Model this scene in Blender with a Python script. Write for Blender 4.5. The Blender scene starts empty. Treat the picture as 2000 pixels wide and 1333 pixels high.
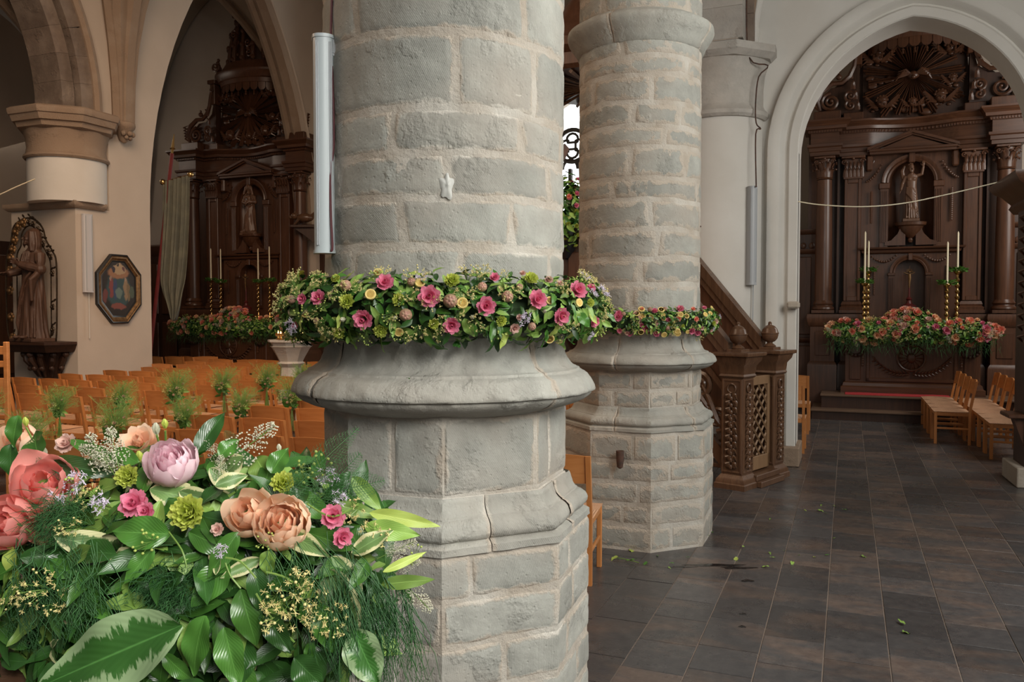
import bpy, math, random
from mathutils import Vector, Matrix, noise
PI = math.pi
R = math.radians
rnd = random.Random(7)
S = bpy.context.scene
COL = S.collection
# ------------------------------------------------ camera, world, lights, exposure
YAW = R(22.29); PITCH = R(2.0); EYE = 1.75
cam_data = bpy.data.cameras.new('camera'); cam = bpy.data.objects.new('camera', cam_data)
COL.objects.link(cam); S.camera = cam
cam.location = (0, 0, EYE); cam.rotation_euler = (PI/2-PITCH, 0, YAW)
cam_data.sensor_width = 36; cam_data.lens = 28.8; cam_data.clip_start = .05; cam_data.clip_end = 200
w = bpy.data.worlds.new('world'); S.world = w; w.use_nodes = True
bg = w.node_tree.nodes['Background']; bg.inputs[0].default_value = (.90, .86, .80, 1); bg.inputs[1].default_value = .15
S.view_settings.view_transform = 'Standard'; S.view_settings.look = 'None'
S.view_settings.exposure = 0.0; S.view_settings.gamma = 1
S.view_settings.use_curve_mapping = False
def area(name, loc, target, sx, sy, power, col, spread=180):
    l = bpy.data.lights.new(name, 'AREA'); l.shape = 'RECTANGLE'; l.size = sx; l.size_y = sy
    l.energy = power; l.color = col; l.spread = R(spread)
    o = bpy.data.objects.new(name, l); COL.objects.link(o); o.location = loc
    o.rotation_euler = (Vector(target)-Vector(loc)).to_track_quat('-Z', 'Y').to_euler()
    return o
DAY = (1.0, .985, .93); WARM = (1.0, .80, .60)
area('window_light_near', (3.1, 1.9, 3.9), (-1.6, 3.0, 1.5), 2.4, 3.2, 255, DAY)
area('window_light_mid', (3.1, 5.2, 4.0), (-1.6, 6.0, 1.2), 2.4, 3.2, 170, DAY)
area('window_light_chapel', (4.1, 12.6, 4.4), (0, 14.6, 2.0), 2.2, 3.0, 150, (1.0, .95, .88))
area('window_light_west', (.8, -4.5, 4.2), (-.8, 4, 1.5), 3.0, 3.4, 14, DAY)
area('bouquet_fill_light', (3.1, -1.7, 4.0), (-.95, 1.1, 1.1), 2.0, 2.6, 46, DAY, 50)  # added fill light, narrowed onto the foreground bouquet to brighten its petals
area('nave_light_clerestory', (-5.2, 4.5, 7.6), (-8.8, 8.5, .6), 4.5, 5, 350, (1.0, .72, .50), 120)
area('pier_warm_fill', (-5.0, 1.6, 4.2), (-1.6, 3.0, 1.8), 1.2, 1.2, 34, (1.0, .66, .42))  # added warm fill grazing the nearest pier's left flank, no fixture behind it
area('choir_window_light', (-6.2, 20.6, 5.0), (-6.2, 10, 2.0), 3, 4, 170, DAY)
area('transept_window_light', (-17.6, 13.5, 5.0), (-12.6, 14.6, 2.5), 2.5, 3.5, 75, (1, .85, .70))
# ------------------------------------------------ view helpers
cY, sY = math.cos(YAW), math.sin(YAW)
def ray(px, py):
    u = (px-1000)/1600; v = (666.5-py)/1600
    f = math.cos(PITCH)+v*math.sin(PITCH); z = -math.sin(PITCH)+v*math.cos(PITCH)
    return Vector((u*cY-f*sY, u*sY+f*cY, z))
EYEV = Vector((0, 0, EYE))
def at(px, py, X=None, Y=None, Z=None, d=None):
    r = ray(px, py)
    t = X/r.x if X is not None else Y/r.y if Y is not None else (Z-EYE)/r.z if Z is not None else d
    return EYEV + r*t
# ------------------------------------------------ object helpers
def tag(o, label=None, cat=None, group=None, kind=None):
    if label: o['label'] = label
    if cat: o['category'] = cat
    if group: o['group'] = group
    if kind: o['kind'] = kind
    return o
def thing(name, loc=(0, 0, 0), label=None, cat=None, group=None, rz=0):
    o = bpy.data.objects.new(name, None); COL.objects.link(o); o.empty_display_size = .1
    o.location = loc; o.rotation_euler = (0, 0, rz)
    return tag(o, label, cat, group)
def inst(src, parent=None, loc=None, rot=None, scale=None, mat4=None):
    o = src.copy(); COL.objects.link(o)
    for k in list(o.keys()):
        if k in ('label', 'category', 'group') and parent is not None: del o[k]
    if parent is not None: o.parent = parent
    if loc is not None: o.location = loc
    if rot is not None: o.rotation_euler = rot
    if scale is not None: o.scale = scale if hasattr(scale, '__len__') else (scale,)*3
    if mat4 is not None: o.matrix_basis = mat4
    return o
def copy_tree(o, parent=None):
    c = o.copy(); COL.objects.link(c)
    if parent is not None: c.parent = parent
    for ch in list(o.children): copy_tree(ch, c)
    return c
def kill(o):
    for ch in list(o.children): kill(ch)
    bpy.data.objects.remove(o)
class MB:
    """mesh builder: collects shapes, builds ONE mesh object"""
    def __init__(s): s.v = []; s.f = []; s.mi = []; s.M = Matrix.Identity(4); s.m = 0; s.edge = None; s.uv = None
    def add(s, vs, fs):
        b = len(s.v); M = s.M
        s.v.extend([M @ Vector(p) for p in vs]); s.f.extend([tuple(b+i for i in f) for f in fs]); s.mi.extend([s.m]*len(fs))
        return s
    def box(s, x0, x1, y0, y1, z0, z1, b=0):
        if b <= 0:
            return s.add([(x0,y0,z0),(x1,y0,z0),(x1,y1,z0),(x0,y1,z0),(x0,y0,z1),(x1,y0,z1),(x1,y1,z1),(x0,y1,z1)],
                  [(0,3,2,1),(4,5,6,7),(0,1,5,4),(1,2,6,5),(2,3,7,6),(3,0,4,7)])
        b = min(b, (x1-x0)*.45, (y1-y0)*.45, (z1-z0)*.45)
        vs = []; idx = {}
        for ix, X, sx in ((0,x0,1),(1,x1,-1)):
            for iy, Y, sy in ((0,y0,1),(1,y1,-1)):
                for iz, Z, sz in ((0,z0,1),(1,z1,-1)):
                    for a in range(3):
                        p = [X+sx*b, Y+sy*b, Z+sz*b]; p[a] = (X, Y, Z)[a]
                        idx[ix,iy,iz,a] = len(vs); vs.append(p)
        g = lambda i,j,k,a: idx[i,j,k,a]
        fs = [(g(0,0,0,0),g(0,0,1,0),g(0,1,1,0),g(0,1,0,0)),(g(1,0,0,0),g(1,1,0,0),g(1,1,1,0),g(1,0,1,0)),
              (g(0,0,0,1),g(1,0,0,1),g(1,0,1,1),g(0,0,1,1)),(g(0,1,0,1),g(0,1,1,1),g(1,1,1,1),g(1,1,0,1)),
              (g(0,0,0,2),g(0,1,0,2),g(1,1,0,2),g(1,0,0,2)),(g(0,0,1,2),g(1,0,1,2),g(1,1,1,2),g(0,1,1,2))]
        for i in (0,1):
            for j in (0,1):
                q = [g(i,j,0,0),g(i,j,1,0),g(i,j,1,1),g(i,j,0,1)]; fs.append(tuple(q if (i==j) else q[::-1]))
                q = [g(i,0,j,0),g(i,1,j,0),g(i,1,j,2),g(i,0,j,2)]; fs.append(tuple(q if (i!=j) else q[::-1]))
                q = [g(0,i,j,1),g(1,i,j,1),g(1,i,j,2),g(0,i,j,2)]; fs.append(tuple(q if (i==j) else q[::-1]))
                for k in (0,1):
                    q = [g(i,j,k,0),g(i,j,k,1),g(i,j,k,2)]; fs.append(tuple(q if (i+j+k)%2==0 else q[::-1]))
        return s.add(vs, fs)
    def lathe(s, prof, c=(0,0), n=20, a0=0, a1=2*PI, sx=1, sy=1):
        full = abs(a1-a0-2*PI) < 1e-6; m = n if full else n+1
        vs = []
        for r, z in prof:
            for i in range(m):
                a = a0+(a1-a0)*i/n; vs.append((c[0]+r*math.cos(a)*sx, c[1]+r*math.sin(a)*sy, z))
        fs = []
        for j in range(len(prof)-1):
            for i in range(n):
                i2 = (i+1)%m if full else i+1
                fs.append((j*m+i, j*m+i2, (j+1)*m+i2, (j+1)*m+i))
        if full:
            if prof[0][0] > 1e-4: fs.append(tuple(range(m))[::-1])
            if prof[-1][0] > 1e-4: fs.append(tuple((len(prof)-1)*m+i for i in range(m)))
        return s.add(vs, fs)
    def prism(s, poly, a, b, ax='z'):
        """extrude polygon; ax z: poly xy; ax y: poly xz, a..b along y; ax x: poly yz"""
        n = len(poly)
        def P(p, t): return (p[0],p[1],t) if ax=='z' else (p[0],t,p[1]) if ax=='y' else (t,p[0],p[1])
        vs = [P(p,a) for p in poly]+[P(p,b) for p in poly]
        fs = [tuple(range(n))[::-1], tuple(range(n,2*n))]+[(i,(i+1)%n,n+(i+1)%n,n+i) for i in range(n)]
        if ax == 'y': fs = [f[::-1] for f in fs]
        return s.add(vs, fs)
    def tube(s, pts, rad, n=6, closed=False, cap=True, flat=1.0):
        pts = [Vector(p) for p in pts]; N = len(pts)
        if N < 2: return s
        rs = rad if hasattr(rad,'__len__') else [rad]*N
        vs = []; up = None
        for i, p in enumerate(pts):
            if closed: t = pts[(i+1)%N]-pts[i-1]
            else: t = pts[min(i+1,N-1)]-pts[max(i-1,0)]
            if t.length < 1e-9: t = Vector((0,0,1))
            t.normalize()
            if up is None: up = Vector((0,0,1)) if abs(t.z) < .9 else Vector((1,0,0))
            x = up.cross(t)
            if x.length < 1e-6: x = Vector((1,0,0)).cross(t)
            x.normalize(); y = t.cross(x); up = y
            for k in range(n):
                a = 2*PI*k/n; vs.append(p+(x*math.cos(a)*flat+y*math.sin(a))*rs[i])
        fs = []
        for i in range(N if closed else N-1):
            i2 = (i+1)%N
            for k in range(n): fs.append((i*n+k, i*n+(k+1)%n, i2*n+(k+1)%n, i2*n+k))
        if cap and not closed: fs += [tuple(range(n))[::-1], tuple((N-1)*n+k for k in range(n))]
        return s.add(vs, fs)
    def ball(s, c, r, n=10, m=7, sc=(1,1,1)):
        vs = [(c[0],c[1],c[2]-r*sc[2])]
        for j in range(1,m):
            b = -PI/2+PI*j/m
            for i in range(n):
                a = 2*PI*i/n; vs.append((c[0]+r*sc[0]*math.cos(b)*math.cos(a), c[1]+r*sc[1]*math.cos(b)*math.sin(a), c[2]+r*sc[2]*math.sin(b)))
        vs.append((c[0],c[1],c[2]+r*sc[2])); T = len(vs)-1
        fs = [(0,1+(i+1)%n,1+i) for i in range(n)]
        for j in range(m-2):
            for i in range(n): fs.append((1+j*n+i,1+j*n+(i+1)%n,1+(j+1)*n+(i+1)%n,1+(j+1)*n+i))
        fs += [(1+(m-2)*n+i,1+(m-2)*n+(i+1)%n,T) for i in range(n)]
        return s.add(vs, fs)
    def sweep(s, path, prof, cap=True):
        """profile (out, z) moulding along horizontal xy path with mitred corners; out is to the right of travel"""
        N = len(path); m = len(prof); vs = []
        for i in range(N):
            p = Vector(path[i][:2])
            d0 = (p-Vector(path[i-1][:2])) if i > 0 else None
            d1 = (Vector(path[i+1][:2])-p) if i < N-1 else None
            d0 = (d0 or d1).normalized(); d1 = (d1 or d0).normalized()
            n0 = Vector((d0.y,-d0.x)); n1 = Vector((d1.y,-d1.x)); b = n0+n1
            b = b/ max(.2, b.dot(n0)) if b.length > 1e-6 else n0
            for o, z in prof: vs.append((p.x+b.x*o, p.y+b.y*o, z))
        fs = [(i*m+j, (i+1)*m+j, (i+1)*m+j+1, i*m+j+1) for i in range(N-1) for j in range(m-1)]
        if cap: fs += [tuple(range(m)), tuple((N-1)*m+j for j in range(m))[::-1]]
        return s.add(vs, fs)
    def grid(s, fn, nu, nv, closed_u=False):
        mu = nu if closed_u else nu+1
        vs = [fn(i/nu, j/nv) for j in range(nv+1) for i in range(mu)]
        fs = [(j*mu+i, j*mu+(i+1)%mu, (j+1)*mu+(i+1)%mu, (j+1)*mu+i) for j in range(nv) for i in range(nu)]
        return s.add(vs, fs)
    def mesh(s, name, mats, smooth=35):
        me = bpy.data.meshes.new(name); me.from_pydata([tuple(v) for v in s.v], [], s.f)
        for m in (mats if isinstance(mats, (list, tuple)) else [mats]): me.materials.append(m)
        if any(s.mi): me.polygons.foreach_set('material_index', s.mi)
        if smooth:
            me.polygons.foreach_set('use_smooth', [True]*len(me.polygons))
            if smooth < 180: me.set_sharp_from_angle(angle=R(smooth))
        if s.edge is not None:
            a = me.attributes.new('edge', 'FLOAT', 'POINT'); a.data.foreach_set('value', s.edge)
        if s.uv is not None:
            ul = me.uv_layers.new(name='UVMap'); li = [0]*len(me.loops); me.loops.foreach_get('vertex_index', li)
            flat = []
            for i in li: flat.extend(s.uv[i])
            ul.data.foreach_set('uv', flat)
        me.update(); return me
    def obj(s, name, mats, parent=None, smooth=35, world=False, org=None):
        """world: vertices are in world space; they are shifted to the parent's (unrotated) location"""
        loc = None
        if world and parent is not None:
            for v in s.v: v -= parent.location
        elif org is not None:
            o3 = Vector(org); loc = o3
            for v in s.v: v -= o3
        o = bpy.data.objects.new(name, s.mesh(name, mats, smooth)); COL.objects.link(o)
        if parent is not None: o.parent = parent
        if loc is not None: o.location = loc
        return o
def T(x, y, z): return Matrix.Translation((x, y, z))
def RZ(a): return Matrix.Rotation(a, 4, 'Z')
def RX(a): return Matrix.Rotation(a, 4, 'X')
def RY(a): return Matrix.Rotation(a, 4, 'Y')
def SC(x, y=None, z=None):
    y = x if y is None else y; z = x if z is None else z
    return Matrix.Diagonal((x, y, z, 1))
# ------------------------------------------------ materials
class NT:
    def __init__(s, name):
        s.mat = bpy.data.materials.new(name); s.mat.use_nodes = True; s.t = s.mat.node_tree; s.n = s.t.nodes
        s.b = s.n['Principled BSDF']
    def node(s, ty, **k):
        n = s.n.new(ty)
        for a, v in k.items():
            if a in n.inputs.keys() if hasattr(n.inputs, 'keys') else False: n.inputs[a].default_value = v
            else: setattr(n, a, v)
        return n
    def link(s, a, b): s.t.links.new(a, b)
    def coord(s, kind='Object'): return s.node('ShaderNodeTexCoord').outputs[kind]
    def mapping(s, vec, scale=(1,1,1), rot=(0,0,0)):
        m = s.node('ShaderNodeMapping'); m.inputs['Scale'].default_value = scale; m.inputs['Rotation'].default_value = rot
        s.link(vec, m.inputs['Vector']); return m.outputs[0]
    def noise(s, vec, scale, detail=4, rough=.5, dist=0):
        n = s.node('ShaderNodeTexNoise'); n.inputs['Scale'].default_value = scale; n.inputs['Detail'].default_value = detail
        n.inputs['Roughness'].default_value = rough; n.inputs['Distortion'].default_value = dist
        if vec is not None: s.link(vec, n.inputs['Vector'])
        return n.outputs['Fac']
    def ramp(s, fac, stops):
        r = s.node('ShaderNodeValToRGB'); e = r.color_ramp.elements
        while len(e) > 1: e.remove(e[-1])
        e[0].position = stops[0][0]; c = stops[0][1]; e[0].color = (*c, 1) if hasattr(c,'__len__') else (c,c,c,1)
        for p, c in stops[1:]:
            x = e.new(p); x.color = (*c, 1) if hasattr(c,'__len__') else (c,c,c,1)
        s.link(fac, r.inputs[0]); return r.outputs[0]
    def mix(s, fac, a, b, mode='MIX'):
        m = s.node('ShaderNodeMix', data_type='RGBA', blend_type=mode)
        for i, x in ((0, fac), (6, a), (7, b)):
            if hasattr(x, 'is_linked') or hasattr(x, 'links'): s.link(x, m.inputs[i])
            elif i == 0: m.inputs[0].default_value = x
            else: m.inputs[i].default_value = (*x, 1)
        return m.outputs[2]
    def math(s, op, a, b=0, clamp=False):
        m = s.node('ShaderNodeMath', operation=op); m.use_clamp = clamp
        for i, x in ((0, a), (1, b)):
            if hasattr(x, 'links'): s.link(x, m.inputs[i])
            else: m.inputs[i].default_value = x
        return m.outputs[0]
    def objrnd(s): return s.node('ShaderNodeObjectInfo').outputs['Random']
    def bump(s, h, strength=.3, dist=.01, prev=None):
        b = s.node('ShaderNodeBump'); b.inputs['Strength'].default_value = strength; b.inputs['Distance'].default_value = dist
        s.link(h, b.inputs['Height'])
        if prev is not None: s.link(prev, b.inputs['Normal'])
        return b.outputs[0]
    def out(s, color=None, rough=None, normal=None, **k):
        for nm, x in (('Base Color', color), ('Roughness', rough)):
            if x is None: continue
            if hasattr(x, 'links'): s.link(x, s.b.inputs[nm])
            else: s.b.inputs[nm].default_value = (*x, 1) if hasattr(x, '__len__') else x
        if normal is not None: s.link(normal, s.b.inputs['Normal'])
        for a, v in k.items(): s.b.inputs[a].default_value = v
        return s.mat
def simple(name, c1, c2=None, rough=.5, scale=6, bump=0, bscale=40, var=.0, **k):
    s = NT(name); co = s.coord(); c = c1
    if c2 is not None: c = s.mix(s.ramp(s.noise(co, scale), [(.35,0),(.65,1)]), c1, c2)
    if var:
        h = s.node('ShaderNodeHueSaturation'); s.link(s.math('ADD', s.math('MULTIPLY', s.objrnd(), var*2), 1-var), h.inputs['Value'])
        if hasattr(c, 'links'): s.link(c, h.inputs['Color'])
        else: h.inputs['Color'].default_value = (*c, 1)
        c = h.outputs[0]
    nrm = s.bump(s.noise(co, bscale, 5), bump, .01) if bump else None
    return s.out(c, rough, nrm, **k)
def wood(name, c1, c2, rough=.4, axis='z', sc=1.0, bump=.08, var=.12, **k):
    s = NT(name); co = s.coord()
    m = s.mapping(co, {'z':(22*sc,22*sc,1.4*sc),'x':(1.4*sc,22*sc,22*sc),'y':(22*sc,1.4*sc,22*sc)}[axis])
    n1 = s.noise(m, 1.5, 5, .6, .6); n2 = s.noise(co, 2.2, 3)
    c = s.mix(s.ramp(n1, [(.3,0),(.7,1)]), c1, c2)
    c = s.mix(s.math('MULTIPLY', s.ramp(n2, [(.4,0),(.75,1)]), .35), c, tuple(x*.55 for x in c1))
    h = s.node('ShaderNodeHueSaturation'); s.link(s.math('ADD', s.math('MULTIPLY', s.objrnd(), var*2), 1-var), h.inputs['Value']); s.link(c, h.inputs['Color'])
    r = s.math('ADD', s.math('MULTIPLY', n2, .2), rough-.1)
    return s.out(h.outputs[0], r, s.bump(n1, bump, .004), **k)
def stone_mat(name, spread, tool=.25, c1=(.268,.268,.240), c2=(.375,.375,.338), mort=(.43,.375,.31), white=(.56,.54,.49), wamt=.5):
    s = NT(name); co = s.coord(); uv = s.node('ShaderNodeUVMap').outputs[0]
    rn = s.objrnd()
    n1 = s.noise(co, 7, 6, .65); n2 = s.noise(co, 28, 5, .6); n3 = s.noise(co, 2.3, 3)
    c = s.mix(s.ramp(n1, [(.3,0),(.7,1)]), c1, c2)
    h = s.node('ShaderNodeHueSaturation'); s.link(s.math('ADD', s.math('MULTIPLY', rn, .26), .87), h.inputs['Value']); s.link(c, h.inputs['Color'])
    c = s.mix(s.math('MULTIPLY', s.ramp(n3, [(.45,0),(.75,1)]), .45), h.outputs[0], (.40,.33,.27))
    ed = s.node('ShaderNodeAttribute', attribute_name='edge').outputs['Fac']
    # mortar creeping over the stone's rim
    nn = s.noise(co, 13, 5, .65); thr = s.math('MULTIPLY', s.ramp(nn, [(.35,0),(.75,1)]), spread)
    f = s.math('SUBTRACT', s.math('ADD', thr, .010), ed); f = s.math('MULTIPLY', f, 90, True)
    wc = s.mix(s.math('MULTIPLY', s.ramp(s.noise(co, 3.1, 3), [(.5,0),(.62,1)]), wamt), mort, white)
    c = s.mix(f, c, wc)
    # tooling, direction differs from stone to stone
    mp = s.node('ShaderNodeMapping'); cb = s.node('ShaderNodeCombineXYZ'); s.link(s.math('ADD', s.math('MULTIPLY', rn, 1.1), -.75), cb.inputs[2])
    s.link(uv, mp.inputs['Vector']); s.link(cb.outputs[0], mp.inputs['Rotation'])
    wv = s.node('ShaderNodeTexWave', wave_type='BANDS', bands_direction='X'); s.link(mp.outputs[0], wv.inputs['Vector'])
    wv.inputs['Scale'].default_value = 52; wv.inputs['Distortion'].default_value = 2.2; wv.inputs['Detail'].default_value = 2; wv.inputs['Detail Scale'].default_value = 3
    tm = s.ramp(n3, [(.35,1),(.6,.25)])
    b1 = s.bump(s.math('MULTIPLY', wv.outputs['Fac'], tm), tool, .004)
    vo = s.node('ShaderNodeTexVoronoi'); vo.inputs['Scale'].default_value = 42; s.link(co, vo.inputs['Vector'])
    pit = s.math('MULTIPLY', s.ramp(vo.outputs['Distance'], [(.05,0),(.22,1)]), s.ramp(nn, [(.3,1),(.55,1)]))
    b2 = s.bump(pit, .35, .005, b1)
    er = s.math('MULTIPLY', s.ramp(s.noise(co, 4.2, 5, .6), [(.56,0),(.66,1)]), s.noise(co, 38, 5, .75)); b2 = s.bump(er, .9, .012, b2)
    b3 = s.bump(s.math('ADD', n2, s.math('MULTIPLY', s.noise(co, 90, 3), s.math('ADD', .25, f))), .55, .008, b2)
    return s.out(c, .88, b3)
def mortar_mat(name, c1=(.42,.365,.30), c2=(.53,.49,.43)):
    s = NT(name); co = s.coord(); n = s.noise(co, 6, 5); c = s.mix(s.ramp(n, [(.35,0),(.65,1)]), c1, c2); c = s.mix(s.math('MULTIPLY', s.ramp(s.noise(co, 3.1, 3), [(.5,0),(.62,1)]), .5), c, (.56,.54,.49))
    return s.out(c, .95, s.bump(s.math('ADD', s.noise(co, 45, 6, .7), s.noise(co, 14, 3)), .8, .012))
M = {}
M['stone'] = stone_mat('pier_stone', .024, .16, wamt=.7)
M['stone_smear'] = stone_mat('pier_stone_smeared', .070, .2, wamt=.25)
M['stone_mould'] = stone_mat('moulding_stone', .03, .22)
M['stone_brown'] = stone_mat('vault_stone', .03, .1, (.135,.10,.078), (.20,.15,.115), (.28,.20,.14), (.4,.33,.26), .2)
M['mortar'] = mortar_mat('mortar')
M['plaster'] = simple('plaster', (.54,.46,.385), (.49,.415,.345), .9, 1.2, .12, 22)
M['plaster_white'] = simple('plaster_white', (.66,.64,.60), (.60,.575,.53), .9, 1.5, .12, 22)
M['vault'] = simple('vault_plaster', (.36,.29,.22), (.31,.25,.19), .92, .9, .1, 20)
M['oak'] = wood('dark_carved_oak', (.060,.024,.012), (.115,.048,.024), .34, 'z', 1.0)
M['oak_x'] = wood('dark_carved_oak_horizontal', (.060,.024,.012), (.115,.048,.024), .34, 'x', 1.0)
M['oak_deep'] = wood('dark_oak_deep', (.035,.015,.009), (.065,.028,.015), .42, 'z')
M['oak_statue'] = wood('statue_oak', (.125,.062,.036), (.19,.10,.06), .36, 'z', .6, .05)
M['oak_robe'] = wood('robe_oak', (.055,.027,.017), (.10,.050,.030), .55, 'z', .6, .05)
M['oak_mid'] = wood('newel_oak', (.085,.042,.024), (.15,.078,.042), .28, 'z')
M['gate_oak'] = wood('gate_oak', (.20,.115,.06), (.28,.17,.09), .4, 'z')
M['chair'] = wood('chair_beech', (.50,.185,.05), (.62,.26,.085), .36, 'x', .8, .03, .10)
M['chair_leg'] = wood('chair_beech_leg', (.50,.185,.05), (.62,.26,.085), .36, 'z', .8, .03, .06)
M['brass'] = simple('brass', (.75,.50,.20), None, .22, Metallic=1)
M['iron'] = simple('wrought_iron', (.03,.022,.016), (.07,.045,.025), .45, 30, Metallic=.6)
M['gilt'] = simple('old_gilt', (.24,.14,.06), (.13,.07,.03), .5, 18, Metallic=.7)
M['wax'] = simple('candle_wax', (.80,.72,.52), None, .5)
M['white_metal'] = simple('speaker_white', (.50,.555,.575), None, .35)
M['grey_metal'] = simple('speaker_grey', (.36,.38,.40), None, .4)
M['rust'] = simple('rusty_iron', (.10,.045,.028), (.05,.03,.022), .8, 30, .3)
M['black'] = simple('black_paint', (.012,.012,.013), None, .4)
# ------------------------------------------------ patches of stone on a surface of revolution / octagon
OCT = [0.0]            # small turn of a pier's octagon
def oct_r(th, inr):
    a = (th-OCT[0]+R(22.5)) % R(45) - R(22.5)
    return inr/math.cos(a)
def corner_snap(ths):
    """move the sample nearest to each octagon corner onto it"""
    lo, hi = ths[0], ths[-1]
    k = math.ceil((lo-R(22.5)-OCT[0])/R(45))
    while R(22.5)+k*R(45)+OCT[0] < hi-1e-4:
        c = R(22.5)+k*R(45)+OCT[0]
        if c > lo+1e-4:
            i = min(range(1, len(ths)-1), key=lambda j: abs(ths[j]-c)); ths[i] = c
        k += 1
    return ths
def stone_patch(cx, cy, rad, t0, t1, z0, z1, octo=False, cell=.02, h=.004, seed=0, gap=.006, prof=None, rough=.002, tilt=.35, round_c=.02):
    """one block: theta t0..t1, z0..z1 (z0,z1 functions of theta). prof: list (r,z) -> moulding block"""
    m = MB(); rr = random.Random(seed); rmid = rad if prof is None else max(p[0] for p in prof)
    W = (t1-t0)*rmid; nu = max(4, int(W/cell))
    e = min(.3, .014/W)
    us = [0, e]+[e+(1-2*e)*i/(nu-1) for i in range(1, nu-1)]+[1-e, 1]
    if prof is None:
        H = z1(t0)-z0(t0); nv = max(3, int(H/cell)); ev = min(.3, .014/H)
        vs_ = [0, ev]+[ev+(1-2*ev)*i/(nv-1) for i in range(1, nv-1)]+[1-ev, 1]
    else: vs_ = list(range(len(prof)))
    tl = rr.uniform(-tilt, tilt)*.04/rmid; tr = rr.uniform(-tilt, tilt)*.04/rmid
    g = gap/rmid; edge = []; uv = []; P = []
    base = [t0+(t1-t0)*u for u in us]
    if octo: base = corner_snap(base)
    so = Vector((rr.uniform(0,90), rr.uniform(0,90), 0))
    for j, v in enumerate(vs_):
        fv = v if prof is None else j/(len(prof)-1)
        for i, th in enumerate(base):
            u = (th-t0)/(t1-t0); th2 = th
            if prof is None:
                if not octo:
                    th2 += (1-u)*(g+tl*(fv-.5)*2)+u*(-g+tr*(fv-.5)*2)
                    th2 += noise.noise(Vector((fv*6, u*3, seed*1.3)))*.006/rmid*(1 if u in (0,1) else .0)
                else:
                    if i == 0: th2 += g
                    if i == len(base)-1: th2 -= g
                zl, zh = z0(th2)+gap, z1(th2)-gap
                z = zl+(zh-zl)*fv
                dz = min(fv, 1-fv)*(zh-zl); du = min(u, 1-u)*W
                q = rad(th2, z) if callable(rad) else rad
            else:
                if i == 0: th2 += g*.6
                if i == len(base)-1: th2 -= g*.6
                q, z = prof[j]; du = min(u, 1-u)*W; dz = .05
            if octo: q = oct_r(th2, q)
            d = min(du, dz)
            if prof is None and dz < round_c and du < round_c:      # round the block's corners
                d = max(0, d-.0)
            off = h*min(1, d/.02)
            if d < 1e-5: off = -.005
            off += noise.noise(Vector((th2*rmid*9, z*9, 0))+so)*rough*2+noise.noise(Vector((th2*rmid*30, z*30, 5))+so)*rough
            P.append((cx+(q+off)*math.cos(th2), cy+(q+off)*math.sin(th2), z)); edge.append(d if prof is None else du); uv.append((th2*rmid, z))
    nu1 = len(base)
    F = [(j*nu1+i, j*nu1+i+1, (j+1)*nu1+i+1, (j+1)*nu1+i) for j in range(len(vs_)-1) for i in range(nu1-1)]
    m.add(P, F); m.edge = edge; m.uv = uv
    return m
# ------------------------------------------------ floor
slate_s = NT('slate_tile'); co = slate_s.coord('Object'); rn = slate_s.objrnd()
geo = slate_s.node('ShaderNodeNewGeometry').outputs['Position']
n1 = slate_s.noise(slate_s.mapping(geo, (1.4,3.2,1)), 1.1, 6, .68, .5); n2 = slate_s.noise(geo, 16, 5, .7)
c = slate_s.mix(slate_s.ramp(n2, [(.3,0),(.7,1)]), (.050,.049,.052), (.088,.083,.082))
pf = slate_s.math('MULTIPLY', slate_s.ramp(slate_s.math('ADD', n1, slate_s.math('MULTIPLY', rn, .16)), [(.55,0),(.72,1)]), .75)
c = slate_s.mix(pf, c, slate_s.mix(slate_s.ramp(n2, [(.35,0),(.7,1)]), (.105,.075,.062), (.17,.125,.10)))
hs = slate_s.node('ShaderNodeHueSaturation'); slate_s.link(slate_s.math('ADD', slate_s.math('MULTIPLY', slate_s.math('FRACT', slate_s.math('MULTIPLY', rn, 7.13)), .5), .75), hs.inputs['Value']); slate_s.link(c, hs.inputs['Color'])
rg = slate_s.ramp(slate_s.noise(geo, 3, 5, .7), [(.3,.20),(.7,.42)])
M['slate'] = slate_s.out(hs.outputs[0], rg, slate_s.bump(slate_s.math('ADD', n2, slate_s.noise(geo, 60, 3)), .16, .006))
M['joint'] = simple('floor_joint', (.20,.155,.125), None, .9)
flo = MB(); flo.box(-17.5, 5.2, -6, 24, -.12, -.004)
floor = flo.obj('floor', M['joint']); tag(floor, kind='structure')
tiles = []; joined = MB()
x = -1.6+.125; TW = .309
# joint lines run along the aisle; anchor one on the joint seen at pixel (1330,1333)
j0 = at(1330, 1332, Z=0).x; x = j0-TW*9
while x < 5.1:
    y = -1.0-rnd.random()*.5
    while y < 16.4:
        L = rnd.choice((.31,.37,.42,.5,.62)) if y < 9 else rnd.choice((.42,.5,.62))
        tiles.append((x, y, L)); y += L
    x += TW
def vis(x, y):
    d = -x*sY+y*cY; xx = x*cY+y*sY
    return d > 1.6 and abs(xx/d) < .66 and 1.75/d*1600 < 800
tiles.sort(key=lambda t: math.hypot(t[0]+.15, t[1]+.2))
cnt = 0
for (x, y, L) in tiles:
    hz = rnd.uniform(-.0012, .0012); g = .0030
    if x > -1.3 and vis(x+.15, y+.2) and cnt < 300 and not (x > 3.2):
        b = MB(); b.box(g, TW-g, g, L-g, -.03, hz, .002); o = b.obj('tile', M['slate'], floor, smooth=0); o.location = (x, y, 0); cnt += 1
    else: joined.box(x+g, x+TW-g, y+g, y+L-g, -.03, hz)
x = j0-TW*9-.46
while x > -17.2:
    y = -1-rnd.random()*.4
    while y < 22: joined.box(x+.003, x+.457, y+.003, y+.607, -.03, rnd.uniform(-.001,.001)); y += .61
    x -= .46
o = joined.obj('tile_field', M['slate'], floor, smooth=0); tag(o, kind='stuff')
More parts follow.
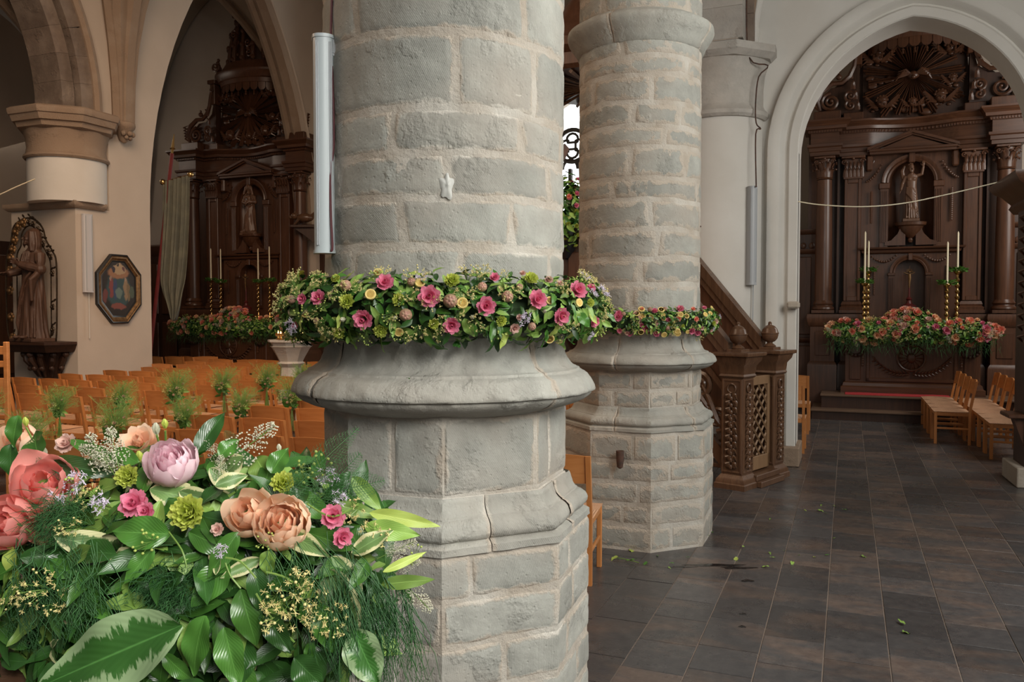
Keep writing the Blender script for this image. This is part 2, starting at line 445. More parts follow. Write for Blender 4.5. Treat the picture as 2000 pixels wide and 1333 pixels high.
# ------------------------------------------------ arches and walls
def arch_pts(a0, a1, zs, Rr, n=14):
    """pointed arch intrados points from (a0,zs) to (a1,zs)"""
    hw = (a1-a0)/2; cxr = a0+Rr
    ap = math.acos((Rr-hw)/Rr)
    left = [(cxr-Rr*math.cos(ap*i/n), zs+Rr*math.sin(ap*i/n)) for i in range(n+1)]
    return left+[(a0+a1-p[0], p[1]) for p in left[-2::-1]]
def arch_wall(m, axis, p0, p1, lo, hi, a0, a1, zs, Rr, top, z0=0):
    """wall slab p0..p1 thick on 'axis', spanning lo..hi, with a pointed opening a0..a1"""
    pts = [(a0, z0)]+arch_pts(a0, a1, zs, Rr)+[(a1, z0)]
    def P(a, z, p): return (p, a, z) if axis == 'x' else (a, p, z)
    for p in (p0, p1):
        vs = []; fs = []
        n = len(pts)
        for a, z in pts: vs.append(P(a, z, p))
        for a, z in pts: vs.append(P(a, top, p))
        for i in range(1, n-2): fs.append((i, i+1, n+i+1, n+i))
        b = len(vs); vs += [P(lo,z0,p),P(a0,z0,p),P(a0,top,p),P(lo,top,p),P(a1,z0,p),P(hi,z0,p),P(hi,top,p),P(a1,top,p)]
        fs += [(b,b+1,b+2,b+3),(b+4,b+5,b+6,b+7)]
        m.add(vs, fs)
    vs = [P(a,z,p0) for a,z in pts]+[P(a,z,p1) for a,z in pts]; n = len(pts)
    m.add(vs, [(i,i+1,n+i+1,n+i) for i in range(n-1)])
    for a in (lo, hi): m.add([P(a,z0,p0),P(a,z0,p1),P(a,top,p1),P(a,top,p0)], [(0,1,2,3)])
    m.add([P(lo,top,p0),P(hi,top,p0),P(hi,top,p1),P(lo,top,p1)], [(0,1,2,3)])
def voussoirs(parent, axis, pts, w0, w1, p0, p1, step, mat, name='voussoir', gap=.003, arc=None):
    """wedge stones along a curve; w0..w1 offsets outward from the intrados, p0..p1 position on axis"""
    # resample by length
    P = [Vector(p) for p in pts]; L = [0]
    for i in range(1, len(P)): L.append(L[-1]+(P[i]-P[i-1]).length)
    def pos(t):
        t = min(max(t, 0), L[-1]-1e-6)
        i = max(k for k in range(len(L)) if L[k] <= t+1e-9); i = min(i, len(P)-2)
        f = (t-L[i])/(L[i+1]-L[i]); q = P[i].lerp(P[i+1], f); d = (P[i+1]-P[i]).normalized()
        return q, Vector((-d.y, d.x))
    n = max(1, round(L[-1]/step)); s0 = L[-1]/n
    for k in range(n):
        m = MB(); q = 3; vs = []
        for i in range(q+1):
            t = k*s0+gap/2+(s0-gap)*i/q
            a, nn = pos(t)
            for w_, pp in ((w0,p0),(w1,p0),(w1,p1),(w0,p1)):
                b = a+nn*w_; vs.append((pp, b.x, b.y) if axis == 'x' else (b.x, pp, b.y))
        fs = [(i*4+j, i*4+(j+1)%4, i*4+4+(j+1)%4, i*4+4+j) for i in range(q) for j in range(4)]+[(0,1,2,3),(q*4+3,q*4+2,q*4+1,q*4)]
        m.add(vs, fs); m.edge = [.05]*len(vs); m.uv = [(v[1]+v[0], v[2]) for v in vs]
        m.obj(name, mat, parent, world=True)
def curve_sweep(m, axis, pts, prof):
    """sweep a profile (w outward in plane, p on axis) along an in-plane curve"""
    N = len(pts); P = [Vector(p) for p in pts]; vs = []; k = len(prof)
    for i in range(N):
        d = (P[min(i+1,N-1)]-P[max(i-1,0)]).normalized(); nn = Vector((-d.y, d.x))
        for w_, pp in prof:
            b = P[i]+nn*w_; vs.append((pp, b.x, b.y) if axis == 'x' else (b.x, pp, b.y))
    m.add(vs, [(i*k+j, i*k+j+1, (i+1)*k+j+1, (i+1)*k+j) for i in range(N-1) for j in range(k-1)])
# --- right chapel arch wall (Y 9.9): jamb left at X -.5
A0, A1, AZ, AR = -.54, 1.75, 3.56, 1.385
wr = MB(); arch_wall(wr, 'y', 9.90, 10.35, -1.6, 5.2, A0, A1, AZ, AR, 8.2)
wall_r = wr.obj('wall_chapel_arch', M['plaster_white']); tag(wall_r, kind='structure')
pts = [(A0, .22)]+arch_pts(A0, A1, AZ, AR, 18)+[(A1, .22)]
m = MB(); curve_sweep(m, 'y', pts, [(0,10.0),(0,9.86),(.012,9.845),(.10,9.845),(.115,9.86),(.13,9.89),(.15,9.895),(.20,9.80),(.215,9.79),(.32,9.79),(.335,9.80),(.335,9.90)])
m.obj('arch_moulding', M['plaster_white'], wall_r, world=True)
m = MB(); m.box(-.88, -.49, 9.72, 10.38, 0, .22, .012); m.obj('jamb_plinth', M['stone_brown'], wall_r, world=True)
m = MB(); m.box(1.70, 2.10, 9.72, 10.38, 0, .22, .012); m.obj('jamb_plinth', M['stone_brown'], wall_r, world=True)
# small stone knob on the jamb
p = at(1548, 598, Y=9.82); m = MB(); m.M = T(p.x, p.y-.02, p.z); m.box(-.06,.08,-.09,.04,-.03,.05,.02); m.obj('stone_stub', M['stone_mould'], wall_r, world=True)
# pilaster strips between the half column and the arch
m = MB(); m.box(-1.02, -.98, 9.83, 9.9, .0, 5.0, .006); m.obj('wall_strip', M['plaster_white'], wall_r, world=True)
# chapel walls, back wall, outer walls
def slab(name, *b, mat='plaster', parent=None):
    m = MB(); m.box(*b); o = m.obj(name, M[mat]); tag(o, kind='structure'); return o
wall_back = slab('wall_back_chapel', -1.6, 5.2, 16.55, 16.8, 0, 8.2)
slab('wall_chapel_left', -1.6, -1.25, 10.35, 16.55, 0, 8.2)
slab('wall_chapel_right', 4.9, 5.2, 10.35, 11.0, 0, 8.2); slab('wall_chapel_right', 4.9, 5.2, 14.4, 16.55, 0, 8.2); slab('wall_chapel_right', 4.9, 5.2, 11.0, 14.4, 0, 2.8)
slab('ceiling_chapel', -1.6, 5.2, 9.9, 16.8, 8.2, 8.4, mat='vault')
slab('wall_back_transept', -17.5, -9.6, 16.55, 16.8, 0, 10.8)
slab('wall_choir_left', -9.9, -9.6, 16.8, 21.2, 0, 10.8)
slab('wall_choir_side', -1.9, -1.6, 10.35, 21.2, 0, 10.8)
slab('wall_left', -17.5, -17.2, -2, 16.8, 0, 10.8)
slab('ceiling_nave', -11.3, -1.6, 2.0, 21.8, 10.8, 11.0, mat='vault')
slab('ceiling_left_aisle', -17.5, -11.3, -2, 16.8, 10.8, 11.0, mat='vault')
slab('ceiling_aisle', -1.6, 3.5, 3.5, 10.0, 7.6, 7.8, mat='vault')
for (y0, y1, z0, z1) in ((-3,-1.0,0,7.6),(1.8,3.9,0,7.6),(6.6,9.9,0,7.6),(-1.0,1.8,0,2.2),(3.9,6.6,0,2.2),(-1.0,1.8,5.6,7.6),(3.9,6.6,5.6,7.6)):
    slab('wall_right', 3.2, 3.5, y0, y1, z0, z1, mat='plaster_white')
# --- nave arcade wall, left side, X = -11.3
NX = -11.3
wl = MB(); arch_wall(wl, 'x', NX-.55, NX, 10.05, 16.55, 10.9, 15.72, 3.4, 8.39, 10.8)
wall_l = wl.obj('wall_nave_left', M['plaster']); tag(wall_l, kind='structure')
wl = MB(); arch_wall(wl, 'x', NX-.55, NX, 4.0, 10.05, 4.9, 9.55, 5.0, 3.56, 10.8, 4.95)
o = wl.obj('wall_nave_left', M['plaster']); tag(o, kind='structure')
m = MB(); m.box(NX-1.45, NX, 9.4, 10.05, 0, 3.42); m.box(NX-1.45,NX-.55,10.05,10.9,0,3.42); o = m.obj('wall_pier_left', M['plaster']); tag(o, kind='structure')
m = MB(); m.sweep([(NX-1.45, 10.0), (NX-1.45, 9.4), (NX, 9.4), (NX, 9.93)], [(0,3.40),(.035,3.40),(.07,3.43),(.09,3.46),(.09,3.51),(-.3,3.53)])
o2 = m.obj('ledge', M['stone_brown'], o, world=True)
# half column with capital above the ledge
hc = thing('engaged_column', (-11.72, 9.62, 3.5), 'plastered round column with moulded stone capital above the statue ledge', 'column')
m = MB(); m.M = T(-11.72, 9.62, 0); m.lathe([(.575,3.5),(.575,4.2)], n=40); m.obj('shaft', M['plaster_white'], hc, world=True)
def octring(m, cx, cy, prof, a0=0, a1=2*PI, n=8, ph=R(22.5)):
    vs = []; 
    for r, z in prof:
        for i in range(n): a = ph+2*PI*i/n; vs.append((cx+r/math.cos(PI/n)*math.cos(a), cy+r/math.cos(PI/n)*math.sin(a), z))
    fs = [(j*n+i, j*n+(i+1)%n, (j+1)*n+(i+1)%n, (j+1)*n+i) for j in range(len(prof)-1) for i in range(n)]
    fs += [tuple(range(n))[::-1], tuple((len(prof)-1)*n+i for i in range(n))]
    m.add(vs, fs)
m = MB(); m.M = T(-11.72, 9.62, 0); m.lathe([(.575,4.18),(.60,4.17),(.625,4.20),(.62,4.23),(.585,4.25),(.585,4.27),(.57,4.35),(.585,4.5),(.63,4.62),(.65,4.63)], n=40)
m.obj('capital_bell', M['stone_brown'], hc, world=True)
m = MB(); octring(m, -11.72, 9.62, [(.60,4.60),(.66,4.63),(.68,4.70),(.72,4.71),(.75,4.80),(.77,4.81),(.785,4.86),(.785,4.90),(.74,4.93)])
m.obj('abacus', M['stone_brown'], hc, world=True)
# stone arch springing from that capital (towards the camera)
ar = thing('stone_arch', (NX, 9.0, 4.95), 'brown stone arch springing from the capital at upper left', 'arch')
pts = arch_pts(4.9, 9.45, 4.95, 3.56, 14)
voussoirs(ar, 'x', pts, -.22, 0, NX-.62, NX-.02, .42, M['stone_brown'])
voussoirs(ar, 'x', arch_pts(4.9,9.5,4.95,3.6,14), 0, .22, NX-.1, NX+.07, .42, M['stone_brown'])
m = MB(); curve_sweep(m, 'x', arch_pts(4.7,9.72,4.95,3.8,16), [(0,NX-.02),(0,NX+.10),(.05,NX+.15),(.13,NX+.12),(.15,NX-.02)]); m.obj('hood_mould', M['stone_brown'], ar, world=True)
# moulding of the arch in front of the left altar
m = MB(); pts = arch_pts(10.9,15.72,3.4,8.39,22)
half = pts[22:]
curve_sweep(m, 'x', half, [(0,NX-.56),(-.10,NX-.50),(-.12,NX-.42),(-.05,NX-.36),(-.09,NX-.25),(-.03,NX-.16),(0,NX-.1)])
m.obj('arch_rib', M['stone_brown'], wall_l, world=True)
m = MB(); m.tube([(NX+.02, a+.04, z+.02) for a, z in half], .035, 6); m.obj('arch_rib', M['plaster'], wall_l, world=True)
# corbel with vault ribs
cb = thing('vault_corbel', (NX, 10.3, 4.6), 'small carved mask corbel carrying a bundle of vault ribs', 'corbel')
m = MB(); m.M = T(NX+.08, 10.3, 0); m.lathe([(.03,4.58),(.07,4.62),(.10,4.70),(.13,4.78),(.17,4.82),(.185,4.86),(.18,4.90),(.15,4.92)], n=12)
for a in (-.8, 0, .8):
    m.ball((.13*math.cos(a), .13*math.sin(a), 4.72), .045, 8, 6); m.ball((.10*math.cos(a+.4), .10*math.sin(a+.4), 4.66), .035, 8, 6)
m.obj('corbel', M['stone_brown'], cb, world=True)
def ribcurve(p0, d, rise, run, n=14):
    return [(p0[0]+d[0]*run*(1-math.cos(PI/2*i/n)), p0[1]+d[1]*run*(1-math.cos(PI/2*i/n)), p0[2]+rise*math.sin(PI/2*i/n)) for i in range(n+1)]
for d, rr, q in (((1,.0),.10,0),((.75,.66),.085,.06),((.75,-.66),.085,-.06),((.25,.97),.07,.10),((.25,-.97),.07,-.10)):
    m = MB(); m.tube(ribcurve((NX+.07, 10.3+q, 4.9), d, 5.6, 3.9), rr, 8); m.obj('rib', M['stone_brown'], cb, world=True)
    m = MB(); m.tube(ribcurve((NX+.07, 10.3+q, 4.9), d, 5.75, 3.7), rr*1.5, 6); m.obj('rib', M['stone_brown'], cb, world=True)
# left aisle and transept groin vaults
def groin(name, x0, x1, y0, y1, zs, rise):
    m = MB()
    def fn(u, v):
        a = abs(2*u-1); b = abs(2*v-1); g = lambda t: math.sqrt(max(0, 1-t**1.7))
        return (x0+(x1-x0)*u, y0+(y1-y0)*v, zs+rise*max(g(a), g(b)))
    m.grid(fn, 28, 28); o = m.obj(name, M['vault'], smooth=40); tag(o, kind='structure')
    for s in (0, 1):
        r = MB(); r.tube([Vector(fn(t/20, t/20 if s == 0 else 1-t/20))-Vector((0,0,.06)) for t in range(21)], .09, 8); r.obj('rib', M['stone_brown'], o)
    return o
groin('ceiling_vault_left', -17.2, -11.85, 4.9, 9.9, 4.2, 4.0)
groin('ceiling_vault_transept', -17.2, -11.85, 10.3, 16.5, 4.2, 5.6)
groin('ceiling_vault_left', -17.2, -11.85, -.4, 4.9, 4.2, 4.0)
# light transverse arch in the left aisle
m = MB(); pts = arch_pts(-17.2, -11.9, 4.4, 3.2, 14); arch_wall(m, 'y', 9.75, 10.2, -17.3, -11.85, -17.1, -11.95, 4.2, 3.1, 8.2, 4.15)
o = m.obj('wall_transverse_arch', M['plaster_white']); tag(o, kind='structure')
# far dark panelling of the left aisle
m = MB(); m.box(-17.15, -12.9, 16.2, 16.5, 0, 3.4)
pan = m.obj('oak_wainscot', M['oak_deep']); tag(pan, 'dark oak wainscot along the wall beside the left altar', 'panelling')
for i in range(7):
    x = -17.0+i*.6
    for z0, z1 in ((.3,1.5),(1.7,3.0)):
        q = MB(); q.box(x, x+.48, 16.15, 16.2, z0, z1, .02); q.obj('panel', M['oak'], pan)
q = MB(); q.sweep([(-17.15,16.2),(-12.9,16.2)], [(0,3.2),(.04,3.25),(.1,3.35),(.12,3.45),(0,3.5)]); q.obj('cornice', M['oak_x'], pan)
m = MB(); m.box(-17.19, -17.0, 3, 16, 0, 3.3); pan = m.obj('oak_wainscot', M['oak_deep']); tag(pan, 'dark oak wainscot on the outer wall behind the robed statue', 'panelling')
for i in range(14):
    q = MB(); q.box(-17.0, -16.96, 3.1+i*.9, 3.85+i*.9, .4, 3.0, .02); q.obj('panel', M['oak'], pan)
# choir end wall with a traceried window, behind the gap between the piers
CW = 21.2
m = MB(); arch_wall(m, 'y', CW, CW+.4, -9.9, -1.6, -8.8, -4.0, 4.6, 3.2, 10.8); o = m.obj('wall_choir_end', M['plaster']); tag(o, kind='structure')
m = MB(); m.box(-8.8,-4.0,CW,CW+.4,0,2.4); o = m.obj('wall_choir_sill', M['plaster']); tag(o, kind='structure')
sky = NT('daylight_glass'); sky.b.inputs['Emission Color'].default_value = (.95,1,1,1); sky.b.inputs['Emission Strength'].default_value = 2.2; sky.out((.8,.85,.85), .4)
win = thing('window_1', (-6.4, CW, 2.4)); tag(win, kind='structure')
m = MB(); m.box(-8.8,-4.0,CW+.3,CW+.34,2.4,8.4); m.obj('window_glass', sky.mat, win, world=True)
m = MB(); M['tracery'] = simple('tracery_stone', (.10,.09,.08), None, .8)
tc = at(1118, 285, Y=CW)
for i in range(-3, 4):
    x = tc.x+.42*i
    m.box(x*1-.04+.36, x+.04+.36, CW-.05, CW+.1, 2.4, tc.z-.62)
    m.tube([(x+.15+.21*(1-math.cos(PI*k/10)), CW, tc.z-.62+.25*math.sin(PI*k/10)) for k in range(11)], .04, 6)
for dx in (-.95, 0, .95):
    for a in range(4):
        t = PI/2*a; m.tube([(tc.x+dx+.17*math.cos(t)+.16*math.cos(b*PI/6), CW, tc.z+.17*math.sin(t)+.16*math.sin(b*PI/6)) for b in range(-1,13) if math.cos(b*PI/6-t) > -.75], .035, 6)
    m.tube([(tc.x+dx+.43*math.cos(b*PI/12), CW, tc.z+.43*math.sin(b*PI/12)) for b in range(24)], .06, 6, closed=True)
m.obj('tracery', M['tracery'], win, world=True)
# solid spandrel stone around the circles
# ------------------------------------------------ piers
def vary(z, amp, seed): return lambda th: z+amp*math.sin(th*2.1+seed*1.7)+amp*.5*math.sin(th*5.3+seed)
SH_R = .470
RING = [(.472,1.66),(.474,1.62),(.479,1.59),(.488,1.568),(.502,1.550),(.520,1.538),(.538,1.533),(.541,1.524),(.556,1.519),(.574,1.508),(.588,1.490),(.597,1.470),(.600,1.455),(.597,1.448),(.582,1.445),(.580,1.436),(.572,1.426),(.556,1.414),(.53,1.402),(.505,1.396),(.48,1.388),(.455,1.38)]
BASE = [(.462,1.105),(.468,1.095),(.472,1.080),(.482,1.060),(.497,1.045),(.506,1.042),(.508,1.037),(.524,1.032),(.541,1.018),(.549,.998),(.549,.985),(.542,.972),(.532,.966),(.533,.961),(.549,.955),(.556,.950),(.557,.926),(.552,.924)]
def pier(name, cx, cy, label, rows, dado_rows, plinth_rows, zk, top, seed, cell, mat, gap, rot_label=None, ring_seg=6):
    root = thing(name, (cx, cy, 0), label, 'pier'); OCT[0] = R(3.0) if seed == 1 else 0.0; pk = .972 if seed == 1 else 1
    lift = lambda pr: [(r, z*zk) for r, z in pr]
    ring, base = lift(RING), [(r*(1-(1-pk)*min(1, max(0, (r-.46)/.06))), z) for r, z in lift(BASE)]
    zr1, zr0, zb1, zb0 = ring[0][1], ring[-1][1], base[0][1], base[-1][1]
    m = MB()                                       # mortar core
    def corefn(prof, octo, n):
        ang = [2*PI*i/n+R(22.5)+OCT[0] for i in range(n)]
        vs = []
        for r, z in prof:
            for a in ang:
                q = oct_r(a, r) if octo else r
                q += noise.noise(Vector((a*4, z*9, seed)))*.003
                vs.append((cx+q*math.cos(a), cy+q*math.sin(a), z))
        fs = [(j*n+i, j*n+(i+1)%n, (j+1)*n+(i+1)%n, (j+1)*n+i) for j in range(len(prof)-1) for i in range(n)]
        m.add(vs, fs)
    zz = [zr1-.02+(top-zr1+.02)*i/60 for i in range(61)]
    corefn([(SH_R-.0005, z) for z in zz], False, 96)
    corefn([(.455*pk, zb1-.02), (.455*pk, zr0+.02)], True, 48)
    corefn([(.552*pk, 0), (.548*pk, zb0+.01)], True, 48)
    corefn([(r-.012, z) for r, z in ring], False, 64); corefn([(r-.014, z) for r, z in base], True, 48)
    m.obj('mortar', M['mortar'], root, world=True)
    k = [seed*100]
    def row(z0, z1, joints, rad, octo, i):
        if octo: joints = [j+math.degrees(OCT[0]) for j in joints]
        f0, f1 = vary(z0, gap*.6, seed+i) if not octo else vary(z0, gap*.3, seed+i), vary(z1, gap*.6, seed+i+1) if not octo else vary(z1, gap*.3, seed+i+1)
        js = sorted(joints)
        for a, b in zip(js, js[1:]+[js[0]+360]):
            if b-a < 3: continue
            k[0] += 1
            mm = stone_patch(cx, cy, rad, R(a), R(b), f0, f1, octo, cell, .004, k[0], gap*rnd.uniform(.7, 1.25))
            mm.obj('stone', mat, root, world=True, smooth=0 if False else 40)
    for i, (z0, z1, js) in enumerate(rows): row(z0, z1, js, SH_R, False, i)
    for i, (z0, z1, js) in enumerate(dado_rows): row(z0, z1, js, .458*pk, True, 40+i)
    for i, (z0, z1, js) in enumerate(plinth_rows): row(z0, z1, js, .551*pk, True, 60+i)
    def resample(pr, n=2):
        out = []
        for p, q in zip(pr, pr[1:]):
            for t in range(n): out.append((p[0]+(q[0]-p[0])*t/n, p[1]+(q[1]-p[1])*t/n))
        return out+[pr[-1]]
    cuts = [-112+seed*9+i*360/ring_seg for i in range(ring_seg)]
    cuts = [(-116, -22.0), (-22, 40), (40, 110), (110, 175), (175, 244)] if seed == 1 else list(zip(cuts, cuts[1:]+[cuts[0]+360]))
    for a, b in cuts:
        k[0] += 1; mm = stone_patch(cx, cy, .5, R(a), R(b), None, None, False, cell, .002, k[0], .004, resample(ring)[::-1], .0065)
        mm.obj('ring_moulding', M['stone_mould'], root, world=True, smooth=50)
    cuts = [(-100,-46),(-46,0),(0,45),(45,100),(100,180),(180,260)] if seed == 1 else [(-95,-30),(-30,30),(30,95),(95,180),(180,265)]
    for a, b in cuts:
        k[0] += 1; mm = stone_patch(cx, cy, .5, R(a), R(b), None, None, True, cell, .002, k[0], .004, resample(base)[::-1], .004)
        mm.obj('base_moulding', M['stone_mould'], root, world=True, smooth=40)
    return root
def rand_joints(r, nmin, nmax, seed):
    rr = random.Random(seed); n = rr.randint(nmin, nmax); o = rr.uniform(0, 360)
    js = []
    a = o
    ws = [rr.uniform(.6, 1.4) for _ in range(n)]; s_ = sum(ws)
    for w_ in ws: js.append(a-180); a += 360*w_/s_
    return [(j+180) % 360-180 for j in js]
def px_theta(px, cx, cy, r):
    """theta of the surface point of a round pier seen in pixel column px"""
    d = ray(px, 610); d = Vector((d.x, d.y)).normalized(); c_ = Vector((cx, cy)); b = d.dot(c_)
    h2 = c_.length_squared-b*b
    t = b-math.sqrt(max(r*r-h2, 0)); p_ = d*t-c_
    return math.degrees(math.atan2(p_.y, p_.x))
P1 = (-1.50, 2.952); P2 = (-1.535, 6.39); P3 = (-1.43, 9.95)
th = lambda *pxs: [px_theta(p_, *P1, SH_R) for p_ in pxs]
bk = [20, 75, 130, 178]
rows = [(1.64,1.80,th(760,960)+[30,90,150]),(1.80,1.976,th(690,899,1072)+bk),(1.976,2.15,th(786,1000)+[10,70,140,190]),(2.15,2.30,th(668,875,1070)+bk),
        (2.30,2.45,th(768,1017)+[5,65,120,185]),(2.45,2.712,th(892)+[-20,40,100,170]),(2.712,2.93,th(698,1023)+[15,80,150]),(2.93,3.15,th(880)+[-10,50,110,180]),(3.15,3.4,th(740,1000)+[20,90,150]),(3.4,3.6,th(860)+[-10,50,110,180]),(3.6,3.8,th(760,1030)+[20,90,150])]
dado = [(1.105,1.385,[-136,-91,-67.5+.01,-22.5,-5,35,80,125,170])]
plinth = [(.77,.922,[-112.5,-85,-57,-22.5+.01,-8,30,70,110,155,195]),(.61,.77,[-120,-67.5,-22.5+.01,-2,40,85,130,175]),(.45,.61,[-112,-84,-44,-10,30,70,110,155,200]),
          (.30,.45,[-118,-67.5,-30,5,50,100,150,195]),(.15,.30,[-100,-50,-10,30,70,120,170]),(0,.15,[-118,-67.5,-22,20,60,110,160])]
pier('stone_pier', *P1, 'nearest grey stone pier, filling the middle of the view, octagonal base and moulded ring', rows, dado, plinth, 1.0, 3.85, 1, .018, M['stone'], .0055)
zs = [1.56,1.75,1.96,2.15,2.355,2.58,2.74,2.96,3.11,3.29,3.49,3.62,3.78]
rows = [(a, b, rand_joints(0, 4, 6, 11+i)) for i, (a, b) in enumerate(zip(zs, zs[1:]))]
rows += [(3.95+.19*i, 4.14+.19*i, rand_joints(0,4,6,40+i)) for i in range(4)]
zs = [1.04,1.17,1.31]; dado = [(a, b, [-142,-100+i*18,-67.4,-40+i*12,-22.5,5,40,85,130,175]) for i, (a, b) in enumerate(zip(zs, zs[1:]))]
zs = [0,.19,.345,.50,.65,.865]
plinth = [(a, b, [[-112,-67.4,-50,-22,10,60,110,160,200],[-125,-88,-67.4,-22.4,10,50,100,150,190],[-112,-76,-22.4,0,40,90,140,190],[-130,-97,-52,-22,20,60,110,160],[-112,-80,-46,-22.4,10,60,110,160,200]][i]) for i, (a, b) in enumerate(zip(zs, zs[1:]))]
pier('stone_pier', *P2, 'second grey stone pier, behind and right of the nearest, with ring high on its shaft', rows, dado, plinth, .945, 4.7, 2, .035, M['stone_smear'], .011)
piers = [o for o in COL.objects if o.name.startswith('stone_pier')]
def astragal(root, cx, cy):
    pr = [(.47,3.73),(.485,3.74),(.50,3.78),(.53,3.82),(.555,3.86),(.565,3.89),(.56,3.92),(.53,3.935),(.50,3.94),(.49,3.96),(.47,3.97)]
    for a in range(4):
        mm = stone_patch(cx, cy, .5, R(a*90-100), R(a*90-10), None, None, False, .05, .002, 900+a, .003, pr, .002); mm.obj('astragal', M['stone_mould'], root, world=True, smooth=60)
astragal(piers[0], *P1); astragal(piers[1], *P2)
for rt, (cx, cy) in zip(piers, (P1, P2)):
    m = MB(); octring(m, cx, cy, [(.46,4.45),(.50,4.5),(.6,4.62),(.66,4.66),(.66,4.74)]); m.obj('abacus', M['stone_mould'], rt, world=True)
m = MB(); m.M = T(*P1, 0); m.lathe([(.47,3.85),(.47,4.5)], n=48); m.edge = [.02]*len(m.v); m.uv = [(0,0)]*len(m.v); m.obj('capital_bell', M['stone_mould'], piers[0], world=True)
# small bits fixed on the piers
pp = at(1211, 893, d=5.95); m = MB(); m.M = T(pp.x, pp.y, pp.z-.045); m.lathe([(.008,-.04),(.022,-.03),(.028,.02),(.03,.09),(.024,.09),(.02,.02)], n=12); m.box(-.012,.012,0,.12,0,.03)
o = m.obj('torch_socket', M['rust'], org=(pp.x, pp.y, pp.z-.05)); tag(o, 'rusty iron torch socket fixed on the second pier plinth', 'socket')
pp = at(1359, 452, d=6.33); m = MB(); m.M = T(pp.x+.01, pp.y, pp.z)@RZ(.25); m.box(-.006,.006,-.005,.005,-.06,.05); m.box(-.03,.03,-.005,.005,.03,.042); m.box(.0,.004,0,.03,-.01,.0)
o = m.obj('iron_cross', M['rust'], org=tuple(pp)); tag(o, 'tiny rusty iron cross hook on the second pier shaft', 'cross')
tt = px_theta(873, *P1, SH_R); m = MB(); zc = at(873, 365, d=2.84).z
def splash(u, v):
    a = 2*PI*u; q = v*(.030+.016*noise.noise(Vector((math.cos(a)*1.6, math.sin(a)*1.6, 3)))+.003*math.sin(5*a)); t_ = R(tt)+q*math.cos(a)*.8/.48
    r = .476+.007*(1-v**2)+.006*noise.noise(Vector((q*60*math.cos(a), q*60*math.sin(a), 0)))*(1-v)
    return (P1[0]+r*math.cos(t_), P1[1]+r*math.sin(t_), zc+q*math.sin(a)*1.25)
m.grid(splash, 28, 6)
o = m.obj('wax_splash', simple('putty', (.5,.5,.47), None, .6), org=(P1[0]+.48*math.cos(R(tt)), P1[1]+.48*math.sin(R(tt)), 2.15)); tag(o, 'whitish putty smear stuck on the nearest pier shaft', 'smear')
# torn plate hanging on the right flank of the near pier
pp = at(1097, 300, d=3.24)
m = MB(); m.M = T(pp.x, pp.y, pp.z)@RZ(YAW); m.prism([(-.035,.01),(-.005,.075),(.0,.07),(-.03,.0)], -.02, -.012, 'y'); m.prism([(-.012,-.045),(-.006,.03),(.004,.03),(.004,-.05)], -.02,-.012,'y'); m.prism([(0,.03),(.012,.04),(.03,.02),(.015,-.02),(.004,-.03)], 0, .006, 'y')
o = m.obj('torn_plate', M['rust'], org=tuple(pp)); tag(o, 'torn rusty metal plate on the right flank of the nearest pier', 'plate')
# --- third pier: plastered half column on the wall
c3 = thing('plastered_column', (*P3, 0), 'round white plastered column with stone capital behind the pulpit stair', 'column')
m = MB(); m.M = T(*P3, 0); m.lathe([(.53,0),(.53,.3),(.50,.32),(.50,3.98)], n=48); m.obj('shaft', M['plaster_white'], c3, world=True)
def withuv(m): m.edge = [.06]*len(m.v); m.uv = [(v.x*1.5+v.y, v.z) for v in m.v]; return m
M['stone_light'] = stone_mat('capital_stone', .03, .1, (.36,.34,.31), (.46,.43,.39))
m = MB(); m.M = T(*P3, 0); m.lathe([(.50,3.95),(.53,3.95),(.56,3.98),(.565,4.02),(.54,4.05),(.515,4.08),(.50,4.12),(.50,4.3),(.515,4.45),(.55,4.57),(.60,4.64)], n=48); withuv(m).obj('capital_bell', M['stone_light'], c3, world=True)
m = MB(); octring(m, *P3, [(.58,4.60),(.64,4.66),(.64,4.74),(.60,4.745)]); withuv(m).obj('abacus', M['stone_light'], c3, world=True)
# arcade above the right pier row (seen only beside the third capital)
wa = MB(); arch_wall(wa, 'x', -1.85, -1.15, 6.39, 9.9, 6.87, 9.30, 4.74, 1.75, 7.6, 4.74); o = wa.obj('wall_arcade', M['plaster']); tag(o, kind='structure')
wa = MB(); arch_wall(wa, 'x', -1.85, -1.15, 2.95, 6.39, 3.43, 5.92, 4.74, 1.75, 7.6, 4.74); o = wa.obj('wall_arcade', M['plaster']); tag(o, kind='structure')
wa = MB(); wa.box(-1.85,-1.15,-3,2.95,4.74,7.6); o = wa.obj('wall_arcade', M['plaster']); tag(o, kind='structure')
wa = MB(); wa.box(-1.85,-1.15,2.0,9.9,7.6,10.9); o = wa.obj('wall_clerestory', M['plaster']); tag(o, kind='structure')
ra = thing('stone_arch', (-1.5, 9.3, 4.74), 'weathered stone arch rising from the capital of the white column', 'arch')
pts = arch_pts(6.87, 9.36, 4.75, 1.8, 12)
voussoirs(ra, 'x', pts, -.07, .42, -1.90, -1.10, .34, M['stone_light'])
voussoirs(ra, 'x', arch_pts(6.5,9.62,4.75,2.1,12), 0, .30, -1.12, -1.02, .34, M['stone_brown'])
m = MB(); m.tube(ribcurve((-1.12, 9.72, 4.72), (.93,-.36), 2.6, 2.2), .075, 8); m.obj('rib', M['stone_brown'], ra, world=True)
m = MB(); m.tube(ribcurve((-1.05, 9.80, 4.72), (1,-.02), 2.7, 2.6), .05, 8); m.obj('rib', M['plaster_white'], ra, world=True)
